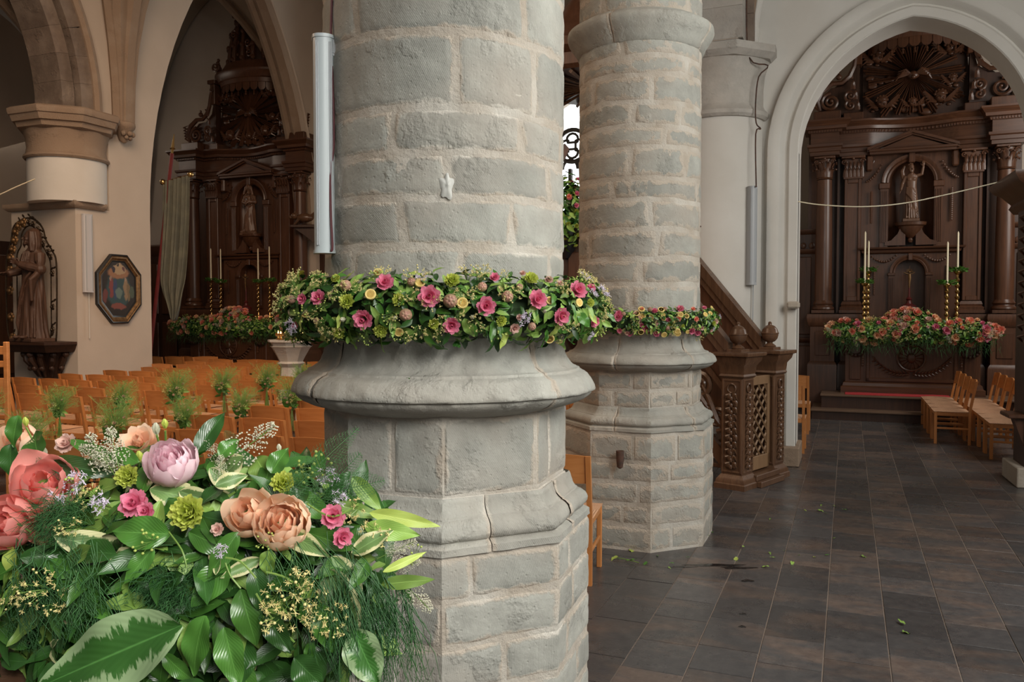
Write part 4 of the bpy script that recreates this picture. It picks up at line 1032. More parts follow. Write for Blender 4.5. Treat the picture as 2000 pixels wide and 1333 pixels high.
def statue(name, mb, mat, loc, label, sc=1.0, rz=0, voxel=.012, plinth=None):
    root = thing(name, loc, label, 'statue'); root.rotation_euler.z = rz; root.scale = (sc,)*3
    o = mb.obj('figure', mat, root, smooth=180)
    r = o.modifiers.new('skin', 'REMESH'); r.mode = 'VOXEL'; r.voxel_size = voxel; r.use_smooth_shade = True
    s_ = o.modifiers.new('soft', 'SMOOTH'); s_.factor = .5; s_.iterations = 1
    if plinth: b = MB(); b.box(*plinth, .01); b.obj('plinth', mat, root)
    return root
# robed, bearded figure on the bracket
m = MB()
loft(m, interp([(0,0,.02,.275,.20,.10),(.15,0,.01,.25,.185,.11),(.5,.0,.0,.225,.165,.10),(.85,.01,.0,.205,.15,.08),(1.02,.01,0,.195,.14,.05),(1.22,0,.01,.205,.135,.03),(1.36,0,.02,.215,.12,.015),(1.43,0,.025,.17,.10,0),(1.48,0,.02,.08,.075,0),(1.54,0,.01,.062,.065,0)], 4), 56, 9, 1)
head(m, 0, -.01, 1.63, -.55, True, 'long', 1.08)
arm(m, (-.19,.02,1.37), (-.27,-.02,1.13), (-.25,-.26,1.05), (.08,.085,.055)); hand(m, (-.25,-.27,1.05), (-.15,-1,.05), (1,0,.5), 1.1, .7)
arm(m, (.19,.02,1.37), (.28,-.03,1.12), (.03,-.22,1.20), (.085,.09,.055)); hand(m, (.02,-.22,1.20), (-1,-.2,.55), (0,0,1), 1.1, .6)
# sleeve hang, cloak edges and diagonal folds
for q in range(6): m.tube([(.27,-.03,1.1),(.25+.01*q,-.10-.02*q,.95),(.20+.015*q,-.12-.01*q,.72-.02*q),(.16,-.13,.55)], [.05,.035,.025,.012], 8)
for q in range(7):
    t = q/6; m.tube([(.20-.02*q,-.10,1.12-.02*q),(.10-.03*q,-.165,.98-.05*q),(-.04-.02*q,-.175,.74-.08*q),(-.16,-.13,.52-.09*q)], [.016,.022,.022,.010], 6)
for q in range(8): x = -.22+.062*q; m.tube([(x*.85,-.15+abs(x)*.3,.52),(x,-.175+abs(x)*.35,.25),(x*1.12,-.19+abs(x)*.35,.02)], [.012,.018,.024], 6)
for q in (-.09,-.03,.03,.09): m.tube([(q*.8,-.09,1.42),(q*.9,-.125,1.28),(q*.5,-.145,1.12)], [.012,.014,.008], 6)
m.ball((-.09,-.22,.03), .05, 8, 6, (.8,1.5,.6)); m.ball((.10,-.22,.03), .05, 8, 6, (.8,1.5,.6))
p = at(66, 668, Y=9.13)
statue('robed_statue', m, M['oak_robe'], (p.x, 9.13, p.z+.05), 'brown wooden robed bearded figure on a bracket inside an iron rose arch', .97, -.15, .008, (-.33,.33,-.22,.2,-.05,.01))
# carved bracket
br = thing('carved_bracket', (p.x+.05, 9.4, 1.0), 'dark carved wooden bracket holding up the robed statue', 'bracket')
m = MB(); m.M = T(p.x+.06, 9.4, 0); zt = p.z+0.0
m.sweep([(-.50,0),(-.42,-.44),(.42,-.44),(.50,0)], [(.0,zt-.16),(.03,zt-.12),(.06,zt-.06),(.08,zt-.04),(.08,zt),(-.3,zt+.01)]); m.box(-.45,.45,-.42,0,zt-.03,zt); m.obj('shelf', M['oak_deep'], br, world=True)
m = MB(); m.M = T(p.x+.06, 9.4, zt)
m.lathe([(.10,-.62),(.2,-.55),(.30,-.35),(.36,-.2),(.40,-.14)], n=16, a0=PI, a1=2*PI, sy=.9)
for i in range(7):
    a = PI+PI*(i+.5)/7; c_, s_ = math.cos(a), math.sin(a)
    m.tube([(.40*c_,.38*s_,-.16),(.36*c_,.36*s_,-.28),(.24*c_,.26*s_,-.42),(.17*c_,.2*s_,-.56)], [.03,.055,.045,.02], 7)
    m.ball((.42*c_,.38*s_,-.20), .055, 8, 6); m.ball((.30*c_,.31*s_,-.42), .045, 8, 6)
m.obj('carving', M['oak_deep'], br, world=True)
# iron arch of roses
fr = thing('iron_rose_arch', (p.x, 9.22, p.z), 'wrought iron arch of roses framing the robed statue', 'arch')
def pxpath(pts, Y): return [at(a, b, Y=Y) for a, b in pts]
def smooth_path(P, k=4):
    out = []
    for i in range(len(P)-1):
        p0, p1, p2, p3 = P[max(i-1,0)], P[i], P[i+1], P[min(i+2,len(P)-1)]
        for j in range(k):
            t = j/k; out.append(.5*((2*p1)+(-p0+p2)*t+(2*p0-5*p1+4*p2-p3)*t*t+(-p0+3*p1-3*p2+p3)*t**3))
    return out+[P[-1]]
outer = smooth_path(pxpath([(24,672),(16,650),(13,600),(12,540),(14,500),(22,470),(26,445),(38,432),(55,426),(72,432),(84,448),(90,470),(103,492),(110,515),(111,600),(110,660),(104,673)], 9.25))
inner = smooth_path(pxpath([(36,668),(34,600),(33,520),(34,495),(41,480),(42,460),(48,447),(58,441),(68,446),(76,462),(82,478),(93,498),(99,520),(100,600),(100,650),(94,673)], 9.25))
m = MB(); m.tube(outer, .014, 6); m.tube(inner, .011, 6); m.obj('hoop', M['iron'], fr, world=True)
for i in range(2, len(outer)-2, 3):
    j = int(i*len(inner)/len(outer)); c_ = (outer[i]+inner[j])/2; m = MB(); left = i < len(outer)*.45
    m.M = T(c_.x, c_.y-.02, c_.z)
    rad = .075 if left else .045
    for k in range(5): a = 2*PI*k/5+i; m.ball((rad*.5*math.cos(a), -.01, rad*.5*math.sin(a)), rad*.55, 7, 5, (1,.5,1))
    m.ball((0,-.03,0), rad*.45, 7, 5); m.tube([(rad*math.cos(t/2), 0, rad*math.sin(t/2)) for t in range(12)], .006, 4)
    m.obj('iron_rose', M['gilt'] if left else M['iron'], fr, world=True)
    m = MB(); m.M = T(c_.x, c_.y-.01, c_.z+.09)@RY(i)
    m.ball((.03,0,0), .04, 6, 4, (1,.2,.5)); m.ball((-.03,0,.01), .035, 6, 4, (1,.2,.5)); m.obj('iron_leaf', M['iron'], fr, world=True)
# figure with raised arm in the right altar's niche
m = MB()
loft(m, interp([(.02,.03,0,.20,.13,.10),(.4,.02,0,.18,.125,.11),(.75,.0,0,.175,.125,.09),(.95,0,0,.165,.115,.05),(1.02,0,0,.15,.10,.0),(1.2,0,0,.155,.10,.0),(1.33,0,.0,.175,.10,0),(1.42,0,0,.14,.085,0),(1.47,0,0,.06,.06,0),(1.54,0,-.01,.055,.06,0)], 4), 40, 8, 3)
head(m, -.02, -.02, 1.62, .35, True, 'curl', 1.1, .2)
arm(m, (-.16,0,1.38), (-.25,.02,1.15), (-.30,-.08,.95), (.055,.05,.04)); hand(m, (-.30,-.09,.94), (-.4,-.3,-1), (0,-1,0), 1.1, .3)
arm(m, (.16,0,1.38), (.29,-.02,1.42), (.33,-.06,1.66), (.055,.05,.04)); hand(m, (.33,-.06,1.67), (0,-.2,1), (-1,0,0), 1.1, .9)
m.tube([(-.22,.06,1.3),(-.26,.07,1.55),(-.18,.06,1.72)], [.07,.08,.04], 8)
for q in range(7): m.tube([(-.15,-.10,1.02-.03*q),(.0,-.145,.96-.05*q),(.12,-.13,.86-.09*q),(.15,-.09,.62-.09*q)], [.022,.024,.02,.008], 6)
for q in range(6): x = -.13+.055*q; m.tube([(x,-.12,.55),(x*1.1+.02,-.13,.3),(x*1.3+.03,-.13,.04)], [.012,.018,.02], 6)
for sg in (-1, 1): m.ball((sg*.06,-.085,1.27), .062, 10, 7, (1.1,.5,.8))
statue('raised_arm_statue', m, M['oak_statue'], (AR_POS[0], 15.58, 3.33), 'light brown bare-chested figure raising an arm in the right altar niche', .54, 0, .016, (-.24,.24,-.17,.17,-.06,.03))
# mother and child in the left altar's niche
m = MB()
loft(m, interp([(.10,.0,0,.25,.18,.10),(.4,.01,0,.215,.16,.11),(.8,.03,0,.19,.14,.10),(1.0,.02,0,.175,.125,.06),(1.2,0,0,.18,.12,.03),(1.34,0,.01,.17,.105,.02),(1.42,0,.01,.12,.08,0),(1.48,0,0,.06,.06,0),(1.54,0,0,.055,.06,0)], 4), 40, 8, 5)
head(m, -.03, -.02, 1.61, .4, False, 'veil', 1.05)
arm(m, (-.16,0,1.34), (-.24,-.03,1.12), (.02,-.17,1.05), (.07,.075,.05)); hand(m, (.03,-.17,1.05), (1,-.1,.2), (0,0,1), 1.0, .5)
arm(m, (.16,0,1.34), (.25,-.03,1.12), (.08,-.20,1.12), (.07,.075,.05)); hand(m, (.08,-.20,1.12), (-1,-.1,.1), (0,0,1), 1.0, .5)
m.ball((.09,-.16,1.24), .09, 10, 8, (.9,.9,1.3)); head(m, .10, -.19, 1.43, .5, False, 'curl', .72); m.tube([(.05,-.22,1.3),(-.04,-.25,1.24),(-.08,-.22,1.28)], [.03,.025,.018], 6); m.tube([(.10,-.2,1.12),(.02,-.26,1.05),(.0,-.24,.95)], [.04,.035,.02], 6)
for q in range(7): m.tube([(.18,-.08,1.0-.02*q),(.05,-.15,.88-.05*q),(-.08,-.165,.66-.07*q),(-.17,-.11,.45-.06*q)], [.018,.024,.02,.008], 6)
for q in range(6): m.ball((-.25+.1*q,-.08,.06+.03*math.sin(q)), .10, 8, 6, (1,1,.7))
statue('mother_and_child_statue', m, M['oak_statue'], (AL_POS[0], 15.6, 3.60), 'dark wooden woman with child in the left altar niche', .66, .1, .018, (-.3,.3,-.2,.2,-.06,.03))
# ------------------------------------------------ painting on the plastered wall
pm = NT('votive_painting'); co = pm.coord(); sp = pm.node('ShaderNodeSeparateXYZ'); pm.link(co, sp.inputs[0])
nz = pm.noise(co, 9, 5, .65)
Yc = pm.math('ADD', sp.outputs[1], pm.math('MULTIPLY', pm.math('SUBTRACT', nz, .5), .10)); Zc = pm.math('ADD', sp.outputs[2], pm.math('MULTIPLY', pm.math('SUBTRACT', pm.noise(co, 12, 4), .5), .10))
c = pm.mix(nz, (.030,.018,.012), (.055,.035,.022))
for (y0, z0, ry, rz, colr) in ((0,-.02,.24,.30,(.05,.12,.13)),(0,.27,.21,.10,(.50,.20,.06)),(.02,.33,.13,.09,(.65,.42,.20)),(-.10,.33,.03,.05,(.06,.04,.06)),(.10,.34,.03,.04,(.2,.05,.05)),(0,.40,.02,.02,(.05,.04,.04)),
                             (-.14,.02,.045,.17,(.35,.04,.03)),(-.07,-.01,.04,.16,(.04,.08,.22)),(-.15,.18,.02,.03,(.5,.3,.2)),(.0,-.07,.07,.09,(.20,.30,.26)),(.15,.0,.05,.18,(.45,.28,.13)),(.14,.16,.02,.03,(.55,.35,.22)),(.2,-.05,.03,.15,(.3,.2,.08)),(0,-.29,.16,.05,(.35,.07,.04)),(.27,-.05,.05,.1,(.12,.16,.10)),(-.27,-.12,.05,.12,(.25,.05,.04))):
    dy = pm.math('DIVIDE', pm.math('SUBTRACT', Yc, y0), ry); dz = pm.math('DIVIDE', pm.math('SUBTRACT', Zc, z0), rz)
    q = pm.math('ADD', pm.math('MULTIPLY', dy, dy), pm.math('MULTIPLY', dz, dz))
    c = pm.mix(pm.math('MULTIPLY', pm.math('SUBTRACT', 1.25, q), 2.2, True), c, colr)
hs_ = pm.node('ShaderNodeHueSaturation'); hs_.inputs['Value'].default_value = .55; hs_.inputs['Saturation'].default_value = .85; pm.link(c, hs_.inputs['Color']); pm.out(hs_.outputs[0], .35)
pc = at(230, 565, X=NX); root = thing('octagonal_painting', (NX, pc.y, pc.z), 'small octagonal religious painting in gilt and black frame', 'painting')
def octo(a, b, k=.36): return [(-a, -b*k*1.25), (-a, b*k*1.25), (-a*k, b), (a*k, b), (a, b*k*1.25), (a, -b*k*1.25), (a*k, -b), (-a*k, -b)]
def octframe(steps, mat, nm):
    m = MB(); n = 8; vs = []
    for a, b, x in steps: vs += [(x, y, z) for y, z in octo(a, b)]
    m.add(vs, [(j*n+i, j*n+(i+1)%n, (j+1)*n+(i+1)%n, (j+1)*n+i) for j in range(len(steps)-1) for i in range(n)]); return m.obj(nm, mat, root, smooth=20)
octframe([(.45,.575,0),(.45,.575,.05),(.435,.56,.06),(.42,.545,.055)], M['black'], 'outer_frame')
octframe([(.42,.545,.055),(.41,.535,.045),(.385,.51,.05),(.36,.48,.03),(.35,.47,.028)], M['gilt'], 'gilt_frame')
octframe([(.35,.47,.028),(.325,.445,.02)], M['black'], 'inner_frame')
m = MB(); m.add([(.02, y, z) for y, z in octo(.326,.446)], [tuple(range(8))]); m.obj('canvas', pm.mat, root)
# ------------------------------------------------ slim loudspeakers / heater columns on walls and piers
def column_speaker(loc, rz, h, w, d, label, mat, cable=None, back=.02):
    root = thing('column_speaker', loc, label, 'speaker'); root.rotation_euler.z = rz   # front towards -y
    m = MB(); n = 16; pr = []
    for i in range(n+1):
        t = -PI/2+PI*i/n; pr.append((w/2*math.sin(t), -d*.55-.45*d*math.cos(t)))
    m.prism([(-w/2,0)]+pr+[(w/2,0)], 0, h, 'z'); m.obj('housing', mat, root)
    m = MB()
    for x in (-w*.36, -w*.28, w*.28, w*.36): m.box(x-.0035, x+.0035, -d*.90-.004, -d*.5, .015, h-.015, .002)
    m.obj('groove_strip', M['grey_metal'], root)
    for z in (-.012, h): m = MB(); m.prism([(-w/2-.004,.003)]+[(x*1.06, y*1.04) for x, y in pr]+[(w/2+.004,.003)], z, z+.012, 'z'); m.obj('end_cap', mat, root)
    for z in (.06*h, .92*h): m = MB(); m.box(-.02,.02,0,back,z-.02,z+.02,.004); m.obj('bracket', M['grey_metal'], root)
    return root
# near pier: hangs on its left flank, front towards the nave side of the camera
pa = at(623, 280, d=3.0); c3_ = math.atan2(pa.y-P1[1], pa.x-P1[0])
z0 = at(622, 488, d=2.98).z; z1 = at(622, 76, d=2.98).z
column_speaker((pa.x, pa.y+.03, z0), YAW+R(14), z1-z0, .074, .065, 'tall white column loudspeaker hanging on the left flank of the nearest pier', M['white_metal'], back=.06)
m = MB(); P = smooth_path([at(a, b, d=2.98) for a, b in ((648,0),(646,80),(650,170),(652,280),(645,340),(646,420),(649,482),(646,490))])
m.tube(P, .0045, 6); o = m.obj('speaker_cable', simple('red_cable', (.10,.02,.025), None, .5), org=tuple(P[0])); tag(o, 'dark red cable running down the left edge of the nearest pier', 'cable')
pp = at(651, 93, d=2.98); m = MB(); m.M = T(*pp)@RZ(YAW+.5); m.box(-.01,.01,-.002,.002,-.03,.03,.001); m.box(-.004,.004,-.004,-.002,-.02,.015,.001)
o = m.obj('bracket_plate', M['grey_metal'], org=tuple(pp)); tag(o, 'small slotted metal plate beside the loudspeaker top', 'bracket')
# third column speaker
pa = at(1466, 460, d=9.25); z0 = at(1466, 555, d=9.25).z; z1 = at(1466, 368, d=9.25).z
column_speaker((pa.x, pa.y, z0), R(30), z1-z0, .10, .09, 'slim grey column loudspeaker mounted on the white plastered column', M['grey_metal'], back=.06)
m = MB(); P = smooth_path([at(a, b, d=9.12) for a, b in ((1458,0),(1463,112),(1500,128),(1482,150),(1476,200),(1477,240),(1486,252),(1476,262),(1477,366))]); m.tube(P, .008, 5)
o = m.obj('wall_cable', M['rust'], org=tuple(P[0])); tag(o, 'thin brown cable down the edge of the white column capital', 'cable')
m = MB(); P = [at(a, b, d=9.28) for a, b in ((1471,556),(1470,632))]; m.tube(P, .006, 5); o = m.obj('hanging_cord', M['grey_metal'], org=tuple(P[0])); tag(o, 'thin cord hanging below the grey loudspeaker', 'cord')
# left wall speaker
z0 = at(164, 570, X=NX).z; z1 = at(164, 420, X=NX).z
column_speaker((NX+.02, 9.58, z0), R(90), z1-z0, .17, .07, 'pale grey column loudspeaker on the white wall corner left of the painting', simple('speaker_pale', (.50,.49,.50), None, .5))
m = MB(); m.tube([(NX+.03, 9.60, z0), (NX+.03, 9.60, z0-.75)], .008, 5); o = m.obj('hanging_cord', M['plaster_white'], org=(NX+.03,9.6,z0)); tag(o, 'white cord hanging below the pale wall loudspeaker', 'cord')
# ------------------------------------------------ wires strung across
m = MB(); P = smooth_path([at(a, b, d=q) for a, b, q in ((1555,393,9.3),(1600,400,9.2),(1680,404,9.0),(1760,398,8.9),(1850,380,8.8),(1958,354,8.7))], 5); m.tube(P, .007, 5)
o = m.obj('strung_wire', M['wax'], org=tuple(P[0])); tag(o, 'pale wire sagging across the right chapel arch', 'wire')
m = MB(); P = smooth_path([at(a, b, d=12.2) for a, b in ((-60,405),(0,380),(30,366),(68,350))], 5); m.tube(P, .010, 5)
o = m.obj('strung_wire', M['wax'], org=tuple(P[0])); tag(o, 'pale wire running to the round column at far left', 'wire')
ORD = ['nearest','second','third','fourth','fifth','sixth','seventh','eighth','ninth','tenth','eleventh','twelfth']
# ------------------------------------------------ chairs
rs = NT('rush_seat'); co = rs.coord(); sp = rs.node('ShaderNodeSeparateXYZ'); rs.link(co, sp.inputs[0])
ax_ = rs.math('ABSOLUTE', sp.outputs[0]); ay_ = rs.math('ABSOLUTE', sp.outputs[1])
wv = rs.math('SINE', rs.math('MULTIPLY', rs.math('MAXIMUM', ax_, ay_), 420))
c = rs.mix(rs.noise(co, 18, 4), (.50,.27,.15), (.68,.42,.26)); c = rs.mix(rs.math('MULTIPLY', rs.math('ADD', wv, 1), .16), c, (.25,.13,.07))
M['rush'] = rs.out(c, .8, rs.bump(wv, .5, .004))
def chair_meshes():
    W, Dp = .47, .42; pr = thing('church_chair'); H = .455
    L = M['chair_leg']; X = M['chair']
    for s in (-1, 1):                                   # rear legs run up to the back, raked above the seat
        m = MB(); x = s*(W/2-.018)
        pts = [(-.0,0),(.0,.44),(-.035,.64),(-.075,.845)]
        vs = [];
        for y, z in pts: vs += [(x-.016,y-.014,z),(x+.016,y-.014,z),(x+.016,y+.018,z),(x-.016,y+.018,z)]
        fs = [(i*4+j,i*4+(j+1)%4,i*4+4+(j+1)%4,i*4+4+j) for i in range(3) for j in range(4)]+[(3,2,1,0),(12,13,14,15)]
        m.add(vs, fs); m.obj('leg', L, pr, smooth=20)
        m = MB(); m.box(x-.017,x+.017,Dp-.036,Dp,0,H-.02,.004); m.obj('leg', L, pr, smooth=0)
        m = MB(); m.box(x-.010,x+.010,.0,Dp-.02,H-.075,H-.022,.003); m.obj('seat_rail', X, pr, smooth=0)
        m = MB(); m.box(x-.009,x+.009,.0,Dp-.02,.20,.225,.003); m.obj('stretcher', X, pr, smooth=0)
    m = MB(); m.box(-W/2+.02,W/2-.02,Dp-.03,Dp-.008,H-.075,H-.022,.003); m.obj('seat_rail', X, pr, smooth=0)
    m = MB(); m.box(-W/2+.02,W/2-.02,-.006,.014,H-.075,H-.022,.003); m.obj('seat_rail', X, pr, smooth=0)
    m = MB(); m.grid(lambda u, v: ((u-.5)*(W+.005), Dp*v-.0+.006, H-.02+.022*(1-abs(2*u-1)**3)*(1-abs(2*v-1)**3)), 8, 8); m.box(-W/2,W/2,.004,Dp+.006,H-.026,H-.019); m.obj('seat', M['rush'], pr, smooth=50)
    m = MB(); vs = []                                     # curved back panel
    n = 8
    for z, y0 in ((.665,-.040),(.845,-.077)):
        for t in (0, .014):
            for i in range(n+1):
                u = i/n; vs.append(((u-.5)*(W-.05), y0-.022*(1-(2*u-1)**2)+t, z+(.012*(1-(2*u-1)**2) if z > .7 else 0)))
    k = n+1; fs = []
    for i in range(n): fs += [(i,i+1,2*k+i+1,2*k+i),(k+i+1,k+i,3*k+i,3*k+i+1),(2*k+i,2*k+i+1,3*k+i+1,3*k+i),(i+1,i,k+i,k+i+1)]
    fs += [(0,2*k,3*k,k),(n,k+n,3*k+n,2*k+n)]
    m.add(vs, fs); m.obj('back_panel', X, pr, smooth=30)
    return pr
FONT = at(568, 664, d=12.6); SEAT = at(8, 668, d=7.6)
proto = chair_meshes(); first = [True]
def put_chair(x, y, rz, label, group):
    if math.hypot(x+2.78, y+.2-9.22) < .85 or math.hypot(x-FONT.x, y+.2-FONT.y) < .55 or math.hypot(x-SEAT.x+.2, y-SEAT.y) < .8: return
    if first[0]: o = proto; first[0] = False
    else: o = copy_tree(proto)
    o.location = (x, y, 0); o.rotation_euler.z = rz; tag(o, label, 'chair', group); return o
rows_y = [4.16+.76*k for k in range(12)]
for k, y in enumerate(rows_y):
    g = 'nave chairs right of the middle aisle'
    if k <= 7:
        for i in range(7):
            x = -5.38+.25+.545*i
            if i == 6: x = -1.735
            if i == 6 and (k != 1): continue
            if i == 5 and k in (3, 2, 4): continue
            lab = 'rush-seated beech chair, right nave block, %s row from the camera, %s from the aisle' % (ORD[k], 'end chair' if i == 0 else ORD[i])
            gg = g
            if i == 6: lab = 'beech chair at the row end, peeking out between the two grey stone piers'; gg = None
            put_chair(x+rnd.uniform(-.012,.012), y+rnd.uniform(-.02,.02)+(0 if i < 6 else .03), rnd.uniform(-.02,.02)+(0 if i < 6 else .14), lab, gg)
for k, y in enumerate(rows_y[1:]):
    for i in range(8):
        x = -7.03-.25-.545*i
        if x < -10.95 and y < 9.8 and y > 8.4: continue
        if x < -11.0 and y < 10.6: continue
        if y < 6 and x < -10: continue
        put_chair(x+rnd.uniform(-.015,.015), y+rnd.uniform(-.025,.025), rnd.uniform(-.03,.03), 'rush-seated beech chair, left nave block, %s row from the camera, %s from the aisle' % (ORD[k], 'end chair' if i == 0 else ORD[i]), 'nave chairs left of the middle aisle')
for j, (px, py, rz) in enumerate(((305,697,.0),(345,697,.05),(372,697,-.3),(403,697,.6),(430,702,.1),(505,703,.1))):
    q = at(px, py, Z=.845); put_chair(q.x, q.y, rz, ['leftmost','second from left','third from left','slanted third from right','second from right','rightmost'][j]+' of the loose beech chairs in front of the left altar', 'loose chairs before the left altar')
# right chapel
for i in range(4): put_chair(1.50, 12.42+.54*i, PI/2, ['nearest beech chair of the left row before the right altar','second beech chair of the left row before the right altar','third beech chair of the left row before the right altar','farthest beech chair of the left row before the right altar, beside the carpet'][i], 'chairs in the left row of the right chapel')
for i in range(6): put_chair(2.0, 11.35+.52*i, PI/2, ('nearest ' if i == 0 else 'farthest ' if i == 5 else ['','second ','third ','fourth ','fifth '][i])+'beech chair of the right row in the right chapel', 'chairs in the right row of the right chapel')
put_chair(2.55, 14.1, -2.4, 'turned beech chair behind the right row in the right chapel', None)
put_chair(-.73, 12.45, .0, 'beech chair just inside the right arch by the jamb, farther one', None)
put_chair(-.71, 10.72, .0, 'beech chair just inside the right arch by the jamb, nearer one', None)
# tall light-oak bench end at far left
q = at(8, 668, d=7.6); tb = thing('tall_oak_seat', (q.x, q.y, 0), 'tall light-oak seat cut off by the left picture edge', 'chair'); tb.rotation_euler.z = .25
def tpart(nm, *b): mm = MB(); mm.box(*b, .006); mm.obj(nm, M['chair'], tb)
tpart('post', .0,.045,-.02,.02,0,q.z+.0); tpart('post', -.55,-.505,-.02,.02,0,q.z)
tpart('rail', -.51,.005,-.014,.014,q.z-.12,q.z-.04); tpart('rail', -.51,.005,-.014,.014,1.24,1.30); tpart('rail', -.51,.0,-.014,.014,1.00,1.14); tpart('seat', -.55,.045,.02,.46,.56,.60)
for x in (-.55, .0): tpart('post', x, x+.045, .42, .46, 0, .56)
# ------------------------------------------------ pulpit stair
ps = thing('pulpit_stair', (-1.01, 8.40, 0), 'carved oak pulpit stair with two ball-topped newel posts and lattice gate', 'stair'); ps.rotation_euler.z = R(70)
OM = M['oak_mid']
for gx in (0, .72):
    m = MB(); m.M = T(gx, 0, 0); m.box(-.115,.115,-.115,.115,.10,1.18,.008)
    for s, (a0, a1) in (('x',(-.115,.115)),('y',(-.115,.115))): pass
    o = m.obj('newel_post', OM, ps)
    m = MB(); m.M = T(gx,0,0); octring(m, 0, 0, [(.165,0),(.165,.05),(.155,.06),(.15,.09),(.135,.11),(.115,.14)], n=4, ph=PI/4); m.obj('newel_base', OM, o)
    m = MB(); m.M = T(gx,0,0); octring(m, 0, 0, [(.12,1.10),(.135,1.12),(.125,1.14),(.13,1.16),(.135,1.22),(.17,1.27),(.18,1.31),(.205,1.32),(.21,1.34),(.205,1.355),(.10,1.36)], n=4, ph=PI/4); m.box(-.085,.085,-.085,.085,1.355,1.385,.005); m.obj('newel_cap', OM, o)
    m = MB(); m.M = T(gx,0,0); m.lathe([(.06,1.385),(.066,1.395),(.05,1.41),(.028,1.425),(.03,1.435),(.055,1.445),(.078,1.475),(.087,1.51),(.087,1.52),(.093,1.525),(.093,1.533),(.086,1.54),(.076,1.575),(.05,1.605),(.022,1.618),(.018,1.63),(.02,1.64),(.012,1.652),(0,1.655)], n=24); m.obj('ball_finial', OM, o)
    for s in range(4):                          # frames and carved drops on each face
        m = MB(); m.M = T(gx,0,0)@RZ(s*PI/2)
        for x0, x1, z0, z1 in ((-.105,-.085,.16,1.09),(.085,.105,.16,1.09),(-.085,.085,.16,.18),(-.085,.085,1.07,1.09)): m.box(x0,x1,-.123,-.112,z0,z1,.003)
        m.obj('panel_frame', OM, o)
        m = MB(); m.M = T(gx,0,0)@RZ(s*PI/2); y = -.12
        m.tube([(.045*math.cos(2*PI*i/12), y-.005, 1.0+.045*math.sin(2*PI*i/12)) for i in range(12)], .009, 5, closed=True)
        for i in range(11):
            z = .92-.068*i; w_ = .028+.012*math.sin(i*1.3)
            for q in (-1, 1): m.ball((q*w_, y-.004, z), .030, 7, 5, (.9,.6,1.25)); m.tube([(0,y,z+.03),(q*.05,y-.018,z+.01),(q*.06,y-.002,z-.03)], [.008,.013,.004], 5)
            m.ball((0,y-.016,z-.02), .020, 6, 5, (1,.8,1.2))
        m.obj('carved_drop', M['oak_mid'], o)
# gate
g = MB(); x0, x1, z0, z1 = .135, .585, .14, 1.10
for b in ((x0,x0+.045,z0,z1),(x1-.045,x1,z0,z1),(x0,x1,z0,z0+.14),(x0,x1,z1-.09,z1)): g.box(b[0],b[1],-.07,-.035,b[2],b[3],.004)
gate = g.obj('lattice_gate', M['gate_oak'], ps)
ix0, ix1, iz0, iz1 = x0+.045, x1-.045, z0+.14, z1-.09
for sgn in (-1, 1):
    k = -8
    while k < 16:
        c0 = iz0+k*.135; P = []
        sl = 1.0*sgn
        cx_ = (ix0+ix1)/2
        pts = []
        for x in [ix0+(ix1-ix0)*t/40 for t in range(41)]:
            z = c0+.3+sl*(x-cx_)
            if iz0-.005 <= z <= iz1+.005: pts.append((x, -.052+.006*sgn, z))
        if len(pts) > 2: m = MB(); m.tube([pts[0], pts[-1]], .012, 4); m.obj('lattice_slat', M['gate_oak'], gate, smooth=0)
        k += 1
m = MB(); m.box(.10,.63,-.22,.10,0,.06,.006); m.box(.10,.63,-.17,.10,.06,.12,.008); m.obj('threshold_step', OM, ps)
# rails, sides and treads rising along local +y
sl = 1.12
def inclined(nm, x0, x1, y0, y1, za, zb, mat=OM):
    m = MB(); m.prism([(y0, za+sl*y0), (y1, za+sl*y1), (y1, zb+sl*y1), (y0, zb+sl*y0)], x0, x1, 'x'); return m.obj(nm, mat, ps, smooth=0)
inclined('handrail', -.06, .05, .08, 1.75, 1.24, 1.36); inclined('rail_moulding', -.045, .035, .08, 1.75, 1.14, 1.24)
inclined('side_panel', -.02, .01, .1, 1.75, .86, 1.14, M['oak']); inclined('stringer', -.04, .03, .12, 1.75, .02, .20); inclined('stringer', -.05, .04, .12, 1.75, .80, .88)
inclined('handrail', .67, .79, .08, 1.75, 1.26, 1.40); inclined('rail_moulding', .69, .77, .08, 1.75, 1.16, 1.26); inclined('side_panel', .715, .745, .1, 1.75, .0, 1.16, M['oak']); inclined('stringer', .70, .77, .1, 1.75, .7, .80)
for i in range(8): m = MB(); m.box(.0,.72,.16+.19*i,.40+.19*i,.17+.20*i,.21+.20*i,.005); m.obj('tread', OM, ps)
for i in range(8):
    y = .20+.20*i; z = .50+sl*y; m = MB()
    s = 1 if i % 2 else -1
    spiral(m, (-.03, y, z+.05*s), .13, 1.7, .032, s, PI/2*s, ax='x'); m.tube([(-.03,y-.12,z-.2),(-.05,y,z-.05),(-.03,y+.1,z+.15),(-.03,y+.18,z+.28)], [.02,.038,.03,.015], 6)
    for k in range(4): m.tube([(-.03,y+.02*k,z+.06*k-.1),(-.06,y+.08,z+.05*k-.05),(-.03,y+.12,z+.06*k-.12)], [.012,.02,.005], 5)
    m.obj('carved_scroll', OM, ps)
